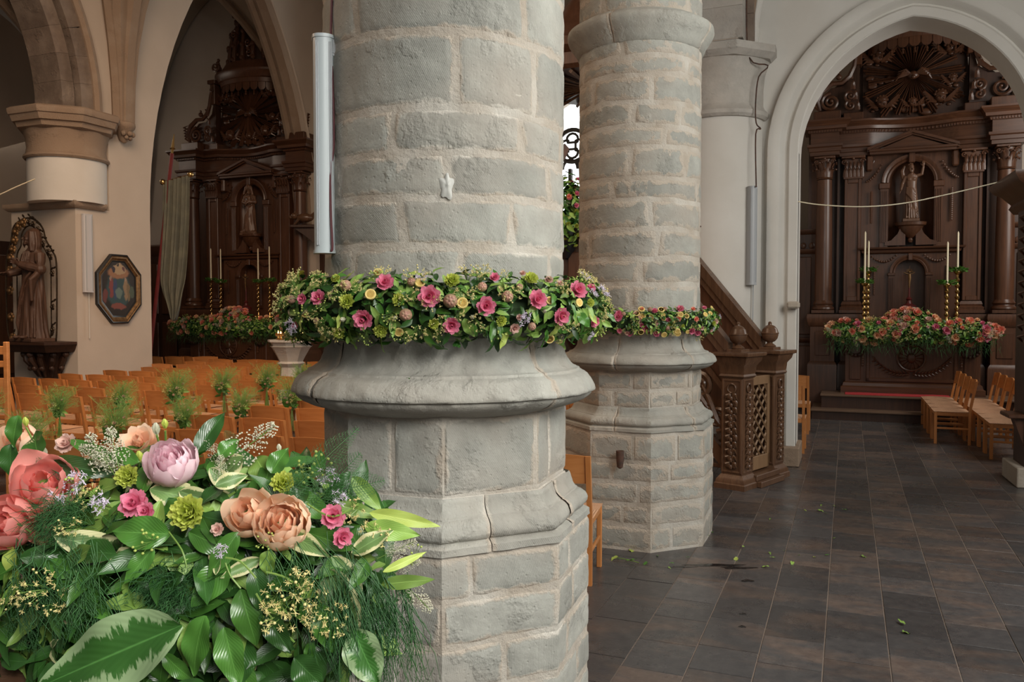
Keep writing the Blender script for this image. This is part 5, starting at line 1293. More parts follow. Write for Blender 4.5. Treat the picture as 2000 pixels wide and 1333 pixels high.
# pulpit body and sounding board
pb = thing('pulpit', (-2.78, 9.22, 0), 'dark oak pulpit with radial sounding board, glimpsed between the two piers', 'pulpit')
m = MB(); octring(m, 0, 0, [(.12,0),(.14,.9),(.2,1.2),(.45,1.5),(.52,1.52),(.52,1.6),(.48,1.62),(.48,2.5),(.54,2.55),(.58,2.62),(.56,2.68),(.2,2.69)], n=8); m.obj('body', M['oak_deep'], pb)
for i in range(8):
    a = PI/4*i; m = MB(); m.M = RZ(a); m.box(-.12,.12,-.505,-.485,1.72,2.42,.01); m.obj('panel', M['oak'], pb)
m = MB(); octring(m, 0, 0, [(.08,4.36),(.80,4.36),(.84,4.40),(.84,4.52),(.92,4.58),(.94,4.66),(.80,4.7),(.5,4.95),(.28,5.3),(.1,5.5)], n=8); sb = m.obj('sounding_board', M['oak'], pb)
for i in range(24): a = 2*PI*i/24; m = MB(); m.tube([(.1*math.cos(a),.1*math.sin(a),4.345),(.78*math.cos(a),.78*math.sin(a),4.335)], [.008,.026], 4); m.obj('ray', M['oak_mid'], sb)
m = MB(); m.box(-.1,.1,.35,.5,2.6,4.4,.01); m.obj('back_post', M['oak_deep'], pb)
# carved post at the right edge
q = at(1993, 952, Z=0); rp = thing('carved_oak_post', (q.x+.13, q.y+.1, 0), 'dark carved oak stall post with projecting cornice at the right picture edge', 'post'); rp.rotation_euler.z = .05
m = MB(); m.box(-.10,.5,-.1,.4,0,3.0,.01); m.obj('post', M['oak_deep'], rp)
zc = at(1957, 352, d=8.3).z
m = MB(); octring(m, .30, .2, [(.40,zc-.30),(.44,zc-.24),(.42,zc-.20),(.50,zc-.10),(.56,zc-.06),(.60,zc),(.60,zc+.03),(.3,zc+.06)], n=4, ph=PI/4); m.obj('cornice', M['oak'], rp)
m = MB(); zz = at(1965, 812, d=8.2).z; m.box(-.26,.0,-.12,.25,zz-.03,zz+.01,.008); m.prism([(-.20,zz-.03),(-.05,zz-.03),(-.06,zz-.25),(-.10,zz-.32),(-.16,zz-.15)][::-1], -.05, .1, 'y'); m.obj('arm_rest', M['oak'], rp)
m = MB(); m.box(-.18,.6,-.16,.5,0,.20,.01); m.obj('stone_base', M['stone_mould'], rp)
m = MB()
for i in range(12): m.ball((-.10,-.02+.02*math.sin(i*2),1.45+.11*i), .045, 7, 5, (.6,1,1.2)); m.tube([(-.10,.1,1.45+.11*i),(-.15,.05,1.5+.11*i),(-.10,-.05,1.53+.11*i)], [.01,.018,.006], 5)
m.obj('carving', M['oak'], rp)
# processional banner
def smoothP(pts, d): return smooth_path([at(a, b, d=d) for a, b in pts])
BD = 15.0
p0 = at(293, 690, d=BD); p1_ = at(336, 300, d=BD); bn = thing('processional_banner', (p0.x, p0.y, 0), 'grey-green processional banner hanging from a dark red pole beside the left arch', 'banner')
m = MB(); dirv = (p1_-p0).normalized(); foot = p0-dirv*(p0.z/dirv.z); m.tube([foot, p1_], .035, 8); m.obj('pole', simple('red_pole', (.16,.02,.02), (.12,.015,.015), .4), bn, world=True)
m = MB(); tp = at(340, 262, d=BD); m.tube([p1_, p1_.lerp(tp,.3), tp], [.02,.03,.006], 8); m.ball(p1_.lerp(tp,.25), .05, 8, 6, (1,1,.4)); m.obj('brass_tip', M['brass'], bn, world=True)
a_, b_ = at(318, 356, d=BD), at(372, 341, d=BD); m = MB(); m.tube([a_, b_], .012, 6); m.obj('crossbar', M['gilt'], bn, world=True)
for q in (a_, b_): m = MB(); m.ball(q, .055, 12, 8); m.obj('gilt_knob', M['brass'], bn, world=True)
L0 = [(318,356),(316,420),(312,500),(311,545),(318,575),(328,600),(336,622)]; R0 = [(371,342),(371,420),(368,500),(364,545),(358,570),(352,600),(344,622)]
Lp, Rp = smoothP(L0, BD-.03), smoothP(R0, BD-.03); n = len(Lp)
m = MB(); fw = Vector((-sY, cY, 0))
def cl(u, v):
    i = min(n-1, int(v*(n-1)+.5)); p = Lp[i].lerp(Rp[i], u); return p+fw*(.045*math.sin(u*22+v*2)*(.3+v)+.025*math.sin(u*41+v*5))-Vector((0,0,.05*math.sin(PI*u)*v))
m.grid(cl, 60, n-1); cb_ = m.obj('cloth', simple('banner_cloth', (.15,.145,.105), (.11,.11,.085), .9, 5, .2, 80), bn, world=True, smooth=180)
cb_.modifiers.new('thick', 'SOLIDIFY').thickness = .006
# stone font with oil lights
q = at(568, 664, d=12.6); ft = thing('stone_font', (q.x, q.y, 0), 'pale stone pedestal basin carrying brass votive lights, behind the nearest garland', 'font')
m = MB(); z = q.z; octring(m, 0, 0, [(.30,0),(.30,.10),(.22,.16),(.17,.3),(.15,z-.42),(.20,z-.36),(.17,z-.33),(.20,z-.26),(.27,z-.13),(.30,z-.10),(.27,z-.09),(.29,z-.04),(.33,z-.03),(.33,z),(.1,z+.0)], n=8); withuv(m).obj('basin', M['stone_light'], ft, smooth=25)
for i in range(7):
    a = 2*PI*i/7; m = MB(); m.M = T(.19*math.cos(a),.19*math.sin(a),z); m.lathe([(.03,0),(.045,.01),(.02,.03),(.015,.05),(.045,.07),(.05,.10),(.04,.10),(.0,.08)], n=12); lp_ = m.obj('votive_cup', M['brass'], ft)
    m = MB(); m.M = T(.19*math.cos(a),.19*math.sin(a),z); m.lathe([(.0,.085),(.012,.10),(.008,.12),(0,.15)], n=6)
    if 'flame' not in M: fl = NT('flame'); fl.b.inputs['Emission Color'].default_value = (1,.6,.2,1); fl.b.inputs['Emission Strength'].default_value = 6; M['flame'] = fl.out((1,.6,.2), .5)
    m.obj('flame', M['flame'], lp_)
# small carved lion bracket on the left altar side
q = at(588, 432, Y=15.12); lb = thing('carved_lion_bracket', tuple(q), 'small carved wooden beast on a bracket at the right side of the left altarpiece', 'carving')
m = MB(); m.M = RZ(YAW)@SC(1.8); m.ball((.05,0,.04), .07, 10, 8, (1.6,.8,.8)); m.ball((-.08,0,.06), .045, 10, 8); m.ball((-.125,0,.045), .024, 8, 6)
for s in (-1, 1): m.ball((-.07,.03*s,.10), .012, 6, 5); m.tube([(-.02,.03*s,.02),(-.06,.03*s,-.03),(-.08,.03*s,-.05)], [.02,.015,.012], 6)
m.tube([(.14,0,.06),(.20,0,.12),(.26,0,.14)], [.03,.02,.015], 6); m.obj('beast', M['oak_mid'], lb)
m = MB(); m.M = RZ(YAW)@SC(1.8); m.box(-.12,.20,-.07,.07,-.085,-.05,.006); m.prism([(-.09,-.085),(.16,-.085),(.2,-.3),(.05,-.18)][::-1], -.03,.03,'y'); m.obj('shelf', M['oak_deep'], lb)
# crucifix, candlesticks on the altars
M['wreath'] = simple('wreath_green', (.07,.20,.03), (.12,.28,.05), .5, 30)
def candlestick(loc, zw, zt, label, group):
    """zw wreath height, zt candle tip height (world)"""
    x, y, z = loc; r = thing('brass_candlestick', loc, label, 'candlestick', group); H = zw-z
    pr = [(.085,0),(.09,.01),(.08,.03),(.05,.05),(.045,.08),(.028,.11),(.022,.14)]
    k = .17
    while k < H-.10:
        pr += [(.018,k),(.034,k+.02),(.040,k+.04),(.026,k+.06),(.017,k+.075)]; k += .095
    pr += [(.022,H-.06),(.05,H-.03),(.06,H-.01),(.055,H),(.015,H)]
    m = MB(); m.lathe(pr, n=20); m.obj('stem', M['brass'], r)
    for a in range(3): t = 2*PI*a/3; m = MB(); m.ball((.08*math.cos(t),.08*math.sin(t),.02), .032, 8, 6); m.ball((.07*math.cos(t),.07*math.sin(t),.07), .028, 8, 6); m.obj('foot', M['brass'], r)
    m = MB(); m.lathe([(.0,H),(.017,H),(.014,zt-z-.03),(.006,zt-z-.008),(.001,zt-z)], n=12); m.obj('candle', M['wax'], r)
    m = MB(); rr = random.Random(int(x*100))
    for i in range(130):
        a = rr.uniform(0, 2*PI); q = rr.uniform(.04, .12); p = Vector((q*math.cos(a), q*math.sin(a), H+.02+rr.uniform(-.03,.03))); d = Vector((math.cos(a), math.sin(a), rr.uniform(-.4,.8)))*.055; s = Vector((-math.sin(a), math.cos(a), rr.uniform(-.5,.5)))*.020
        m.add([p-s*.3, p+d*.5-s, p+d, p+d*.5+s], [(0,1,2,3)])
    m.obj('green_wreath', M['wreath'], r, smooth=0)
def crucifix(loc, H, label):
    r = thing('altar_crucifix', loc, label, 'crucifix')
    m = MB(); m.lathe([(.12,0),(.12,.06),(.10,.08),(.05,.11),(.035,.16),(.05,.19),(.018,.22),(.014,H*.6)], n=16); m.obj('foot', simple('crucifix_foot', (.12,.02,.018), (.09,.015,.015), .35), r)
    m = MB(); m.box(-.008,.008,-.008,.008,.2,H,.002); m.box(-.09,.09,-.008,.008,H*.80,H*.80+.016,.002); m.obj('cross', M['oak_deep'], r)
    m = MB(); m.ball((0,-.02,H*.86), .018, 8, 6); m.tube([(0,-.02,H*.82),(.004,-.022,H*.72),(0,-.02,H*.62),(.0,-.02,H*.5)], [.022,.024,.018,.008], 8)
    for s in (-1, 1): m.tube([(s*.01,-.02,H*.81),(s*.05,-.02,H*.83),(s*.085,-.016,H*.86)], [.011,.008,.007], 6)
    for i in range(9): a = PI*i/8; m.tube([(0,-.01,H*.86),(.06*math.cos(a),-.01,H*.86+.06*math.sin(a))], [.004,.006], 4)
    m.obj('gilt_figure', M['gilt'], r)
    for x in (-.07,0,.07): m = MB(); m.box(x-.022,x+.022,-.125,-.118,.012,.045,.002); m.obj('enamel_tag', M['wax'], r)
# ------------------------------------------------ flowers and foliage
def petal_mat(name, base, tip, rough=.55, rr=.04, veins=.0):
    s = NT(name); co = s.coord(); ln = s.node('ShaderNodeVectorMath', operation='LENGTH'); s.link(co, ln.inputs[0])
    f = s.math('DIVIDE', ln.outputs['Value'], rr, True); f = s.math('ADD', f, s.math('MULTIPLY', s.math('SUBTRACT', s.noise(co, 60, 3), .5), .5), True)
    c = s.mix(f, base, tip); nb = s.bump(s.noise(s.mapping(co, (1,1,.2)), 160, 2), .15, .002); s.out(c, rough, nb)
    tr = s.node('ShaderNodeBsdfTranslucent'); s.link(c, tr.inputs[0]); mx = s.node('ShaderNodeMixShader'); mx.inputs[0].default_value = .38
    s.link(s.b.outputs[0], mx.inputs[1]); s.link(tr.outputs[0], mx.inputs[2]); s.link(mx.outputs[0], s.n['Material Output'].inputs[0]); return s.mat
def leaf_mat(name, c1, c2, edge=None, rough=.27, width=.35, rag=.5):
    s = NT(name); uv = s.node('ShaderNodeUVMap').outputs[0]; sp = s.node('ShaderNodeSeparateXYZ'); s.link(uv, sp.inputs[0]); co = s.coord()
    u, v = sp.outputs[0], sp.outputs[1]
    a = s.math('ABSOLUTE', s.math('SUBTRACT', u, .5)); a2 = s.math('MULTIPLY', a, 2)
    vein = s.math('SINE', s.math('ADD', s.math('MULTIPLY', v, 75), s.math('MULTIPLY', a, -60)))
    c = s.mix(s.noise(co, 25, 3), c1, c2)
    h = s.node('ShaderNodeHueSaturation'); s.link(s.math('ADD', s.math('MULTIPLY', s.objrnd(), .6), .7), h.inputs['Value']); s.link(c, h.inputs['Color']); c = h.outputs[0]
    if edge:
        mp = s.mapping(uv, (2.0, 26, 1)); n = s.noise(mp, 1.0, 4, .6)
        f = s.math('MULTIPLY', s.math('SUBTRACT', s.math('ADD', a2, s.math('MULTIPLY', s.math('SUBTRACT', n, .5), rag*2)), 1-width), 9, True)
        c = s.mix(f, c, edge)
    mid = s.math('SUBTRACT', 1, s.math('MULTIPLY', a2, 22), True); c = s.mix(s.math('MULTIPLY', mid, .5), c, tuple(min(1, x*2.2+.03) for x in c2))
    s.b.inputs['Subsurface Weight'].default_value = .0
    return s.out(c, rough, s.bump(vein, .10, .0015))
M['leaf_dark'] = leaf_mat('leaf_dark', (.018,.060,.012), (.035,.105,.020))
M['leaf_mid'] = leaf_mat('leaf_mid', (.040,.13,.020), (.075,.19,.030))
M['leaf_light'] = leaf_mat('leaf_light', (.15,.28,.045), (.26,.40,.09), rough=.45)
M['leaf_lime'] = leaf_mat('leaf_lime', (.26,.36,.06), (.38,.45,.10), rough=.5)
M['leaf_vari'] = leaf_mat('leaf_variegated', (.09,.18,.05), (.16,.26,.08), (.58,.56,.30), .45, .42, .35)
M['leaf_hosta'] = leaf_mat('leaf_broad_variegated', (.030,.115,.018), (.055,.17,.030), (.24,.34,.17), .36, .48, .85)
M['fern'] = simple('fern_green', (.030,.11,.030), (.055,.17,.045), .55)
M['fern_light'] = simple('grass_green', (.17,.34,.07), (.26,.44,.12), .6)
M['stem'] = simple('stem_green', (.12,.22,.04), (.18,.28,.06), .5)
P_ = {'peony_pink': petal_mat('petal_pale_pink', (.88,.52,.62), (.95,.74,.80)), 'peony_coral': petal_mat('petal_coral', (.88,.18,.17), (.95,.42,.37)), 'peony_peach': petal_mat('petal_peach', (.92,.46,.26), (.97,.73,.54)),
      'pink': petal_mat('petal_pink', (.74,.11,.25), (.88,.30,.44), rr=.03), 'pale': petal_mat('petal_blush', (.78,.42,.38), (.82,.58,.50), rr=.02), 'green': petal_mat('petal_lime', (.46,.56,.06), (.66,.72,.16), rr=.03),
      'coral': petal_mat('petal_coral_small', (.88,.20,.14), (.95,.42,.30), rr=.03), 'peach': petal_mat('petal_peach_small', (.92,.46,.22), (.97,.66,.42), rr=.03), 'white': petal_mat('petal_cream', (.62,.62,.42), (.78,.76,.62))}
M['button'] = simple('button_yellow', (.72,.50,.12), (.62,.40,.08), .7, 90, .4, 300); M['button_rim'] = simple('button_rim', (.80,.62,.22), None, .6)
M['pod'] = simple('pod_pinkish', (.40,.20,.15), (.30,.22,.12), .5, 40, .3, 90, var=.15); M['linden'] = simple('linden_blossom', (.70,.62,.28), (.60,.50,.20), .7, 60); M['lav'] = simple('pale_lilac', (.62,.55,.66), None, .6); M['berry'] = simple('berry_green', (.36,.44,.10), None, .4)
def petal(m, L, W, az, t0, t1, r0=.0, z0=0, ruf=0, fr=5, nu=5, nv=5, cup=1.0, seed=0, notch=0):
    vs = []; ca, sa = math.cos(az), math.sin(az)
    r, z = r0, z0; P = [(r, z)]
    for j in range(nv):
        ph = t0+(t1-t0)*((j+.5)/nv); r += math.sin(ph)*L/nv; z += math.cos(ph)*L/nv; P.append((r, z))
    for j in range(nv+1):
        v = j/nv; w = W*min(1, .22+(v*1.5)**.8*.8)*(math.sqrt(max(.30, 1-((v-.6)/.44)**2)) if v > .6 else 1)
        for i in range(nu+1):
            u = i/nu*2-1; ve = v*(1-.20*u*u)*nv; k0 = min(nv-1, int(ve)); f_ = ve-k0
            r = P[k0][0]+(P[k0+1][0]-P[k0][0])*f_; z = P[k0][1]+(P[k0+1][1]-P[k0][1])*f_
            rb_ = max(abs(r), L*.42); da = u*w/2/rb_*cup; y = rb_*math.sin(da); x = r-rb_*(1-math.cos(da))
            k = ruf*v*math.sin(fr*u*PI+seed*1.7+v*2)*L
            zz = z+k-notch*L*.10*(1-abs(u))**2*(v > .9)
            x += ruf*v*L*.6*math.cos(fr*u*PI*1.3+seed)
            vs.append((x*ca-y*sa, x*sa+y*ca, zz))
    fs = [(j*(nu+1)+i, j*(nu+1)+i+1, (j+1)*(nu+1)+i+1, (j+1)*(nu+1)+i) for j in range(nv) for i in range(nu)]
    m.add(vs, fs)
def bloom(kind, r, seed=0):
    """returns list of petals as builders for a bloom of radius r, facing +z"""
    rr = random.Random(seed); out = []
    def add(*a, **k): m = MB(); petal(m, *a, **k); out.append(m)
    G = PI*(3-math.sqrt(5))
    if kind == 'peony':         # full double peony, a globe of cupped petals
        for i in range(9): add(r*1.75, r*1.35, i*2*PI/9+rr.uniform(-.2,.2), 1.45, -.55+rr.uniform(-.15,.25), 0, -r*.75, .025, 2, 7, 7, 1, i)
        for i in range(12): add(r*1.6, r*1.05, i*G, 1.15, -.5+rr.uniform(-.1,.2), 0, -r*.7, .035, 3, 6, 6, 1, i, 1)
        for i in range(26): t = math.sqrt((i+1)/26); add(r*(1.25+.1*rr.random()), r*.62, i*G, 1.0*t, -.35*t+rr.uniform(-.15,.15), 0, -r*.6, .06, 4, 5, 5, .9, i, 1)
    elif kind == 'open':        # bowl-shaped, few broad petals
        for i in range(6): add(r*1.9, r*1.75, i*2*PI/6+rr.uniform(-.15,.15), 1.5, -.45+rr.uniform(-.2,.35), 0, -r*.8, .018, 1.5, 8, 8, 1, i)
        for i in range(5): add(r*1.6, r*1.4, i*2*PI/5+.5, 1.1, -.55+rr.uniform(-.1,.2), 0, -r*.7, .03, 2, 6, 6, 1, i)
        for i in range(9): add(r*1.2, r*.8, i*G, .7, -.35, 0, -r*.6, .05, 3, 5, 5, 1, i)
    elif kind == 'rose':
        for i in range(7): add(r*1.15, r*1.45, i*2*PI/7+rr.uniform(-.2,.2), 1.3, .75, 0, -r*.3, .07, 2.6, 7, 4, .9, i)
        for i in range(7): add(r*1.0, r*1.2, i*2*PI/7+.4, 1.1, .25, 0, -r*.1, .06, 3, 4, 4, 1, i)
        for i in range(8): add(r*.7, r*.55, i*G, .6, -.2, 0, 0, .05, 2, 4, 3, 1, i)
    elif kind == 'carnation':
        for i in range(40): t = math.sqrt((i+1)/40); add(r*1.05, r*.95, i*G, 1.35*t, .80*t-.15, 0, -r*.25, .11, 4, 6, 4, .8, i, 1)
    return out
def merge(ms):
    m = MB()
    for q in ms: m.add(q.v, q.f)
    return m
MESH = {}
def mk(key, mb, mats, smooth=60): MESH[key] = mb.mesh(key.split('#')[0], mats, smooth); return MESH[key]
R0_ = .04
for s_ in range(2):
    mk('pink#%d'%s_, merge(bloom('rose', R0_, s_)), P_['pink'], 180); mk('blush#%d'%s_, merge(bloom('rose', R0_, 5+s_)), P_['pale'], 180)
    mk('green#%d'%s_, merge(bloom('carnation', R0_, s_)), P_['green'], 180); mk('coral#%d'%s_, merge(bloom('rose', R0_, 9+s_)), P_['coral'], 180); mk('peach#%d'%s_, merge(bloom('rose', R0_, 12+s_)), P_['peach'], 180)
m = MB(); m.lathe([(0,-.5*R0_),(R0_*.7,-.35*R0_),(R0_,0),(R0_*.98,.2*R0_),(R0_*.85,.32*R0_),(R0_*.70,.26*R0_)], n=18); m.m = 1; m.lathe([(R0_*.70,.26*R0_),(R0_*.4,.24*R0_),(0,.27*R0_)], n=18); mk('button#0', m, [M['button_rim'], M['button']], 50)
m = MB(); m.ball((0,0,0), R0_, 14, 10, (1,1,.92))
for i in range(7): a = 2*PI*i/7; m.ball((R0_*.45*math.cos(a), R0_*.45*math.sin(a), R0_*.62), R0_*.28, 6, 5)
m.ball((0,0,R0_*.8), R0_*.25, 6, 5); mk('pod#0', m, M['pod'], 60)
def budm(mat): 
    ms = []
    for i in range(6): q = MB(); petal(q, R0_*2.2, R0_*1.3, i*PI/3, .75, -.65, 0, -R0_, .02, 1, 4, 6, 1, i); ms.append(q)
    return merge(ms)
mk('bud#0', budm(0), P_['white'], 180); mk('budg#0', budm(0), P_['green'], 180)
def spray(n, spread, rb, seed, star=True, stemr=.0008):
    m = MB(); rr = random.Random(seed)
    for i in range(n):
        a = rr.uniform(0, 2*PI); q = spread*math.sqrt(rr.random()); h = rr.uniform(.5, 1)*spread*1.2; p = Vector((q*math.cos(a), q*math.sin(a), h)); m.m = 1; m.tube([(0,0,-.02), p*.55+Vector((0,0,.005)), p], stemr, 3)
        m.m = 0
        if star and rr.random() < .7:
            for k in range(9): d = Vector((rr.uniform(-1,1), rr.uniform(-1,1), rr.uniform(-.3,1))).normalized()*rb*1.8; m.tube([p, p+d], [rb*.22, rb*.12], 3); m.ball(p+d, rb*.26, 4, 3)
            m.ball(p, rb*.5, 5, 4)
        else: m.ball(p, rb*.8, 6, 4)
    return m
mk('linden#0', spray(18, .042, .0040, 1), [M['linden'], M['stem']]); mk('linden#1', spray(14, .033, .0038, 2), [M['linden'], M['stem']]); mk('berries#0', spray(10, .035, .005, 3, False), [M['berry'], M['stem']]); mk('lilac#0', spray(12, .03, .006, 4), [M['lav'], M['stem']])
def plume(seed, L=.12):
    m = MB(); rr = random.Random(seed); m.m = 1; m.tube([(0,-.03,0),(0,L,0)], .0012, 4); m.m = 0
    for i in range(46):
        t = i/46; y = L*t; w = .032*(1-t)**.7+.004
        for k in range(2):
            a = rr.uniform(0, 2*PI); d = Vector((math.cos(a), .7, math.sin(a)))
            for s in range(3): m.ball(Vector((0,y,0))+d*w*(s+1)/3, .0022, 4, 3)
    return m
mk('astilbe#0', plume(1), [P_['white'], M['stem']]); mk('astilbe#1', plume(2, .09), [P_['white'], M['stem']])
def fern(seed, L=.16, n=26, w=.035, droop=.02, rad=.0007, leaflets=5):
    m = MB(); rr = random.Random(seed); P = [Vector((0, L*i/n, -droop*(i/n)**2)) for i in range(n+1)]; m.tube(P, rad*1.4, 3)
    for i in range(2, n):
        for s in (-1, 1):
            q = w*math.sin(PI*(i/n)**.8)+.004; d = Vector((s, .55, rr.uniform(-.3,.3)))*q; m.tube([P[i], P[i]+d], [rad, rad*.5], 3)
            for k in range(1, leaflets): b = P[i]+d*k/leaflets; m.tube([b, b+Vector((rr.uniform(-.3,.3), .8, rr.uniform(-.6,.6)))*q*.35], [rad*.9, rad*.4], 3, cap=False)
    return m
mk('fern#0', fern(1), M['fern'], 180); mk('fern#1', fern(2, .22, 34, .03, .05), M['fern'], 180)
def leaf(L=.1, W=.04, bend=.25, fold=.25, wave=.06, tipk=1.3, nu=6, nv=12, seed=0, lobed=0):
    m = MB(); uv = []; vs = []; rr = random.Random(seed); ph = rr.uniform(0, 6)
    for j in range(nv+1):
        v = j/nv; w = W/2*(math.sin(PI*v**(.75))**.85)*(1 if v < .75 else 1-(v-.75)*.6)
        if lobed: w *= 1+lobed*math.cos(v*2*PI*1.5)
        if j == 0: w = W*.03
        if j == nv: w = 0
        a = bend*v*1.6; y = L*v*(math.sin(a)/a if abs(a) > 1e-4 else 1); z = -L*bend*v*v*.8
        for i in range(nu+1):
            u = i/nu*2-1; vs.append((u*w, y, z+abs(u)*w*fold*1.2+wave*W*math.sin(v*13+ph+u)*abs(u))); uv.append((i/nu, v))
    m.add(vs, [(j*(nu+1)+i, j*(nu+1)+i+1, (j+1)*(nu+1)+i+1, (j+1)*(nu+1)+i) for j in range(nv) for i in range(nu)]); m.uv = uv; return m
LF = {}
for nm in ('leaf_dark','leaf_mid','leaf_light','leaf_lime','leaf_vari','leaf_hosta'):
    LF[nm] = [leaf(.1, w, b, f, wv_, seed=i).mesh('leaf', M[nm], 180) for i, (w, b, f, wv_) in enumerate(((.042,.3,.25,.08),(.036,-.15,.3,.10),(.050,.55,.15,.12)))]
smallleaf = leaf(.1, .04, .3, .3, .05, nu=2, nv=4); smalllight = leaf(.1, .035, .2, .3, .05, nu=2, nv=4)
def frame(pos, zdir, roll=0, sc=1.0, ydir=None):
    z = Vector(zdir).normalized()
    if ydir is not None: y = Vector(ydir); y = (y-z*y.dot(z)).normalized(); x = y.cross(z)
    else:
        x = Vector((0,0,1)).cross(z); x = x.normalized() if x.length > 1e-3 else Vector((1,0,0)); y = z.cross(x)
        x, y = x*math.cos(roll)+y*math.sin(roll), y*math.cos(roll)-x*math.sin(roll)
    return Matrix(((x.x*sc, y.x*sc, z.x*sc, pos[0]), (x.y*sc, y.y*sc, z.y*sc, pos[1]), (x.z*sc, y.z*sc, z.z*sc, pos[2]), (0,0,0,1)))
def part(parent, key, mat4, name=None, mesh=None, sub=None):
    me = mesh or MESH[key]; o = bpy.data.objects.new(name or NAMES.get(key.split('#')[0], 'flower'), me); COL.objects.link(o); o.parent = sub or parent
    if sub is None: mat4 = Matrix.Translation(-parent.location)@mat4
    o.matrix_basis = mat4; return o
NAMES = {'pink':'pink_lisianthus','blush':'blush_rose','green':'green_carnation','coral':'coral_rose','peach':'peach_rose','button':'yellow_button_flower','pod':'round_seed_pod','bud':'cream_bud','budg':'green_bud','linden':'linden_blossom','berries':'berry_spray','lilac':'lilac_spray','astilbe':'astilbe_plume','fern':'fern_frond'}
def foliage_stuff(parent, gen, n, seed, sizes, mats=('leaf_dark','leaf_mid','leaf_light'), name='foliage'):
    """dense filler leaves nobody could count, joined per colour"""
    rr = random.Random(seed)
    for mi, mn in enumerate(mats):
        m = MB(); uv = []
        for i in range(n//len(mats)):
            p, nrm = gen(rr); t = Vector((rr.uniform(-1,1), rr.uniform(-1,1), rr.uniform(-.8,1))); d = (t+nrm*.5).normalized()
            F = frame(p, (nrm+Vector((rr.uniform(-.7,.7), rr.uniform(-.7,.7), rr.uniform(-.3,.9)))), 0, rr.uniform(*sizes)/.1, ydir=d); m.M = F; m.add(smallleaf.v, smallleaf.f); uv += smallleaf.uv
        m.uv = uv; o = m.obj(name, M[mn], parent, world=True, smooth=180); o['kind'] = 'stuff'
def hairs(parent, gen, n, L, rad, mat, seed, name='fern_tufts', up=0.):
    rr = random.Random(seed); m = MB()
    for i in range(n):
        p, nrm = gen(rr); d = (nrm*rr.uniform(.3,1)+Vector((rr.uniform(-1,1), rr.uniform(-1,1), rr.uniform(-1,1)+up))*.8).normalized()*L*rr.uniform(.5,1.2); m.tube([p, p+d*.5, p+d+Vector((0,0,-L*.15))], [rad, rad*.8, rad*.3], 3, cap=False)
    o = m.obj(name, mat, parent, world=True, smooth=180); o['kind'] = 'stuff'
def pier_garland(cx, cy, zc, Rm, rm, label, items, nleaf, nfill, lsz, seed, kscale, rback):
    g = thing('flower_garland', (cx, cy, zc), label, 'garland'); rr = random.Random(seed)
    def surf(a, b, k=1.0):
        n = Vector((math.cos(a)*math.cos(b), math.sin(a)*math.cos(b), math.sin(b))); return Vector((cx+Rm*math.cos(a), cy+Rm*math.sin(a), zc))+n*rm*k, n
    m = MB(); m.M = T(cx, cy, zc); n1, n2 = 40, 8
    m.grid(lambda u, v: ((Rm+rm*.7*math.cos(2*PI*v))*math.cos(2*PI*u), (Rm+rm*.7*math.cos(2*PI*v))*math.sin(2*PI*u), rm*.75*math.sin(2*PI*v)), n1, n2); m.obj('moss_core', simple('moss', (.012,.03,.008), (.02,.045,.012), .95, 40) if 'moss' not in M else M['moss'], g, world=True)
    cam_a = math.atan2(-cy, -cx)
    def gen(r): 
        a = r.uniform(0, 2*PI) if r.random() < .35 else cam_a+r.uniform(-1.7,1.7); return surf(a, r.uniform(-1.35,1.35), r.uniform(.75,1.05))
    foliage_stuff(g, gen, nfill, seed, (lsz*.7, lsz*1.1))
    for i in range(nleaf):
        p, n = surf(cam_a+rr.uniform(-1.75,1.75), rr.uniform(-1.4,1.4), rr.uniform(.85,1.0)); side = 1 if n.z > 0 else -1
        d = (Vector((rr.uniform(-1,1), rr.uniform(-1,1), side*rr.uniform(.2,1.4)))+n*.55).normalized()
        mn = rr.choice(('leaf_dark','leaf_mid','leaf_mid','leaf_light','leaf_light','leaf_lime'))
        part(g, None, frame(p, n+Vector((rr.uniform(-.6,.6),rr.uniform(-.6,.6),.35)), 0, rr.uniform(.7,1.25)*lsz/.1, ydir=d), 'leaf', rr.choice(LF[mn]))
    def hit(px, py):
        d = ray(px, py); c0 = Vector((cx, cy, 0)); a_ = d.x*d.x+d.y*d.y; b_ = -(d.x*cx+d.y*cy); 
        best = None; t = 1.0; tl = math.hypot(cx, cy)
        # march until inside the torus of foliage
        t = tl-Rm-rm*1.3
        while t < tl+.3:
            q = EYEV+d*t; rho = math.hypot(q.x-cx, q.y-cy)-Rm; dd = math.hypot(rho, q.z-zc)
            if dd < rm*1.02: break
            t += .008
        q = EYEV+d*t; a = math.atan2(q.y-cy, q.x-cx); ring = Vector((cx+Rm*math.cos(a), cy+Rm*math.sin(a), zc)); return q, (q-ring).normalized()
    for (px, py, key, sz) in items:
        q, n = hit(px, py); n = (n+(EYEV-q).normalized()*.7+Vector((rr.uniform(-.25,.25),rr.uniform(-.25,.25),rr.uniform(-.1,.3)))).normalized()
        part(g, key, frame(q+n*.014, n, rr.uniform(0,6), sz/R0_*1.08))
    for i in range(rback):
        a = cam_a+PI+rr.uniform(-1.5,1.5); q, n = surf(a, rr.uniform(-.9,1.1)); key = rr.choice(('pink#0','pink#1','green#0','button#0','pod#0','blush#0','linden#0')); part(g, key, frame(q, n, rr.uniform(0,6), rr.uniform(.6,1.0)*kscale))
    for i in range(int(rback*3)):
        a = cam_a+rr.uniform(-1.6,1.6); q, n = surf(a, rr.uniform(-1.1,1.2), .97); part(g, None, frame(q, n, rr.uniform(0,6), rr.uniform(.75,1.2)*kscale), 'linden_blossom', MESH[rr.choice(('linden#0','linden#1','linden#1','berries#0','lilac#0' if rr.random() < .3 else 'linden#0'))])
    return g
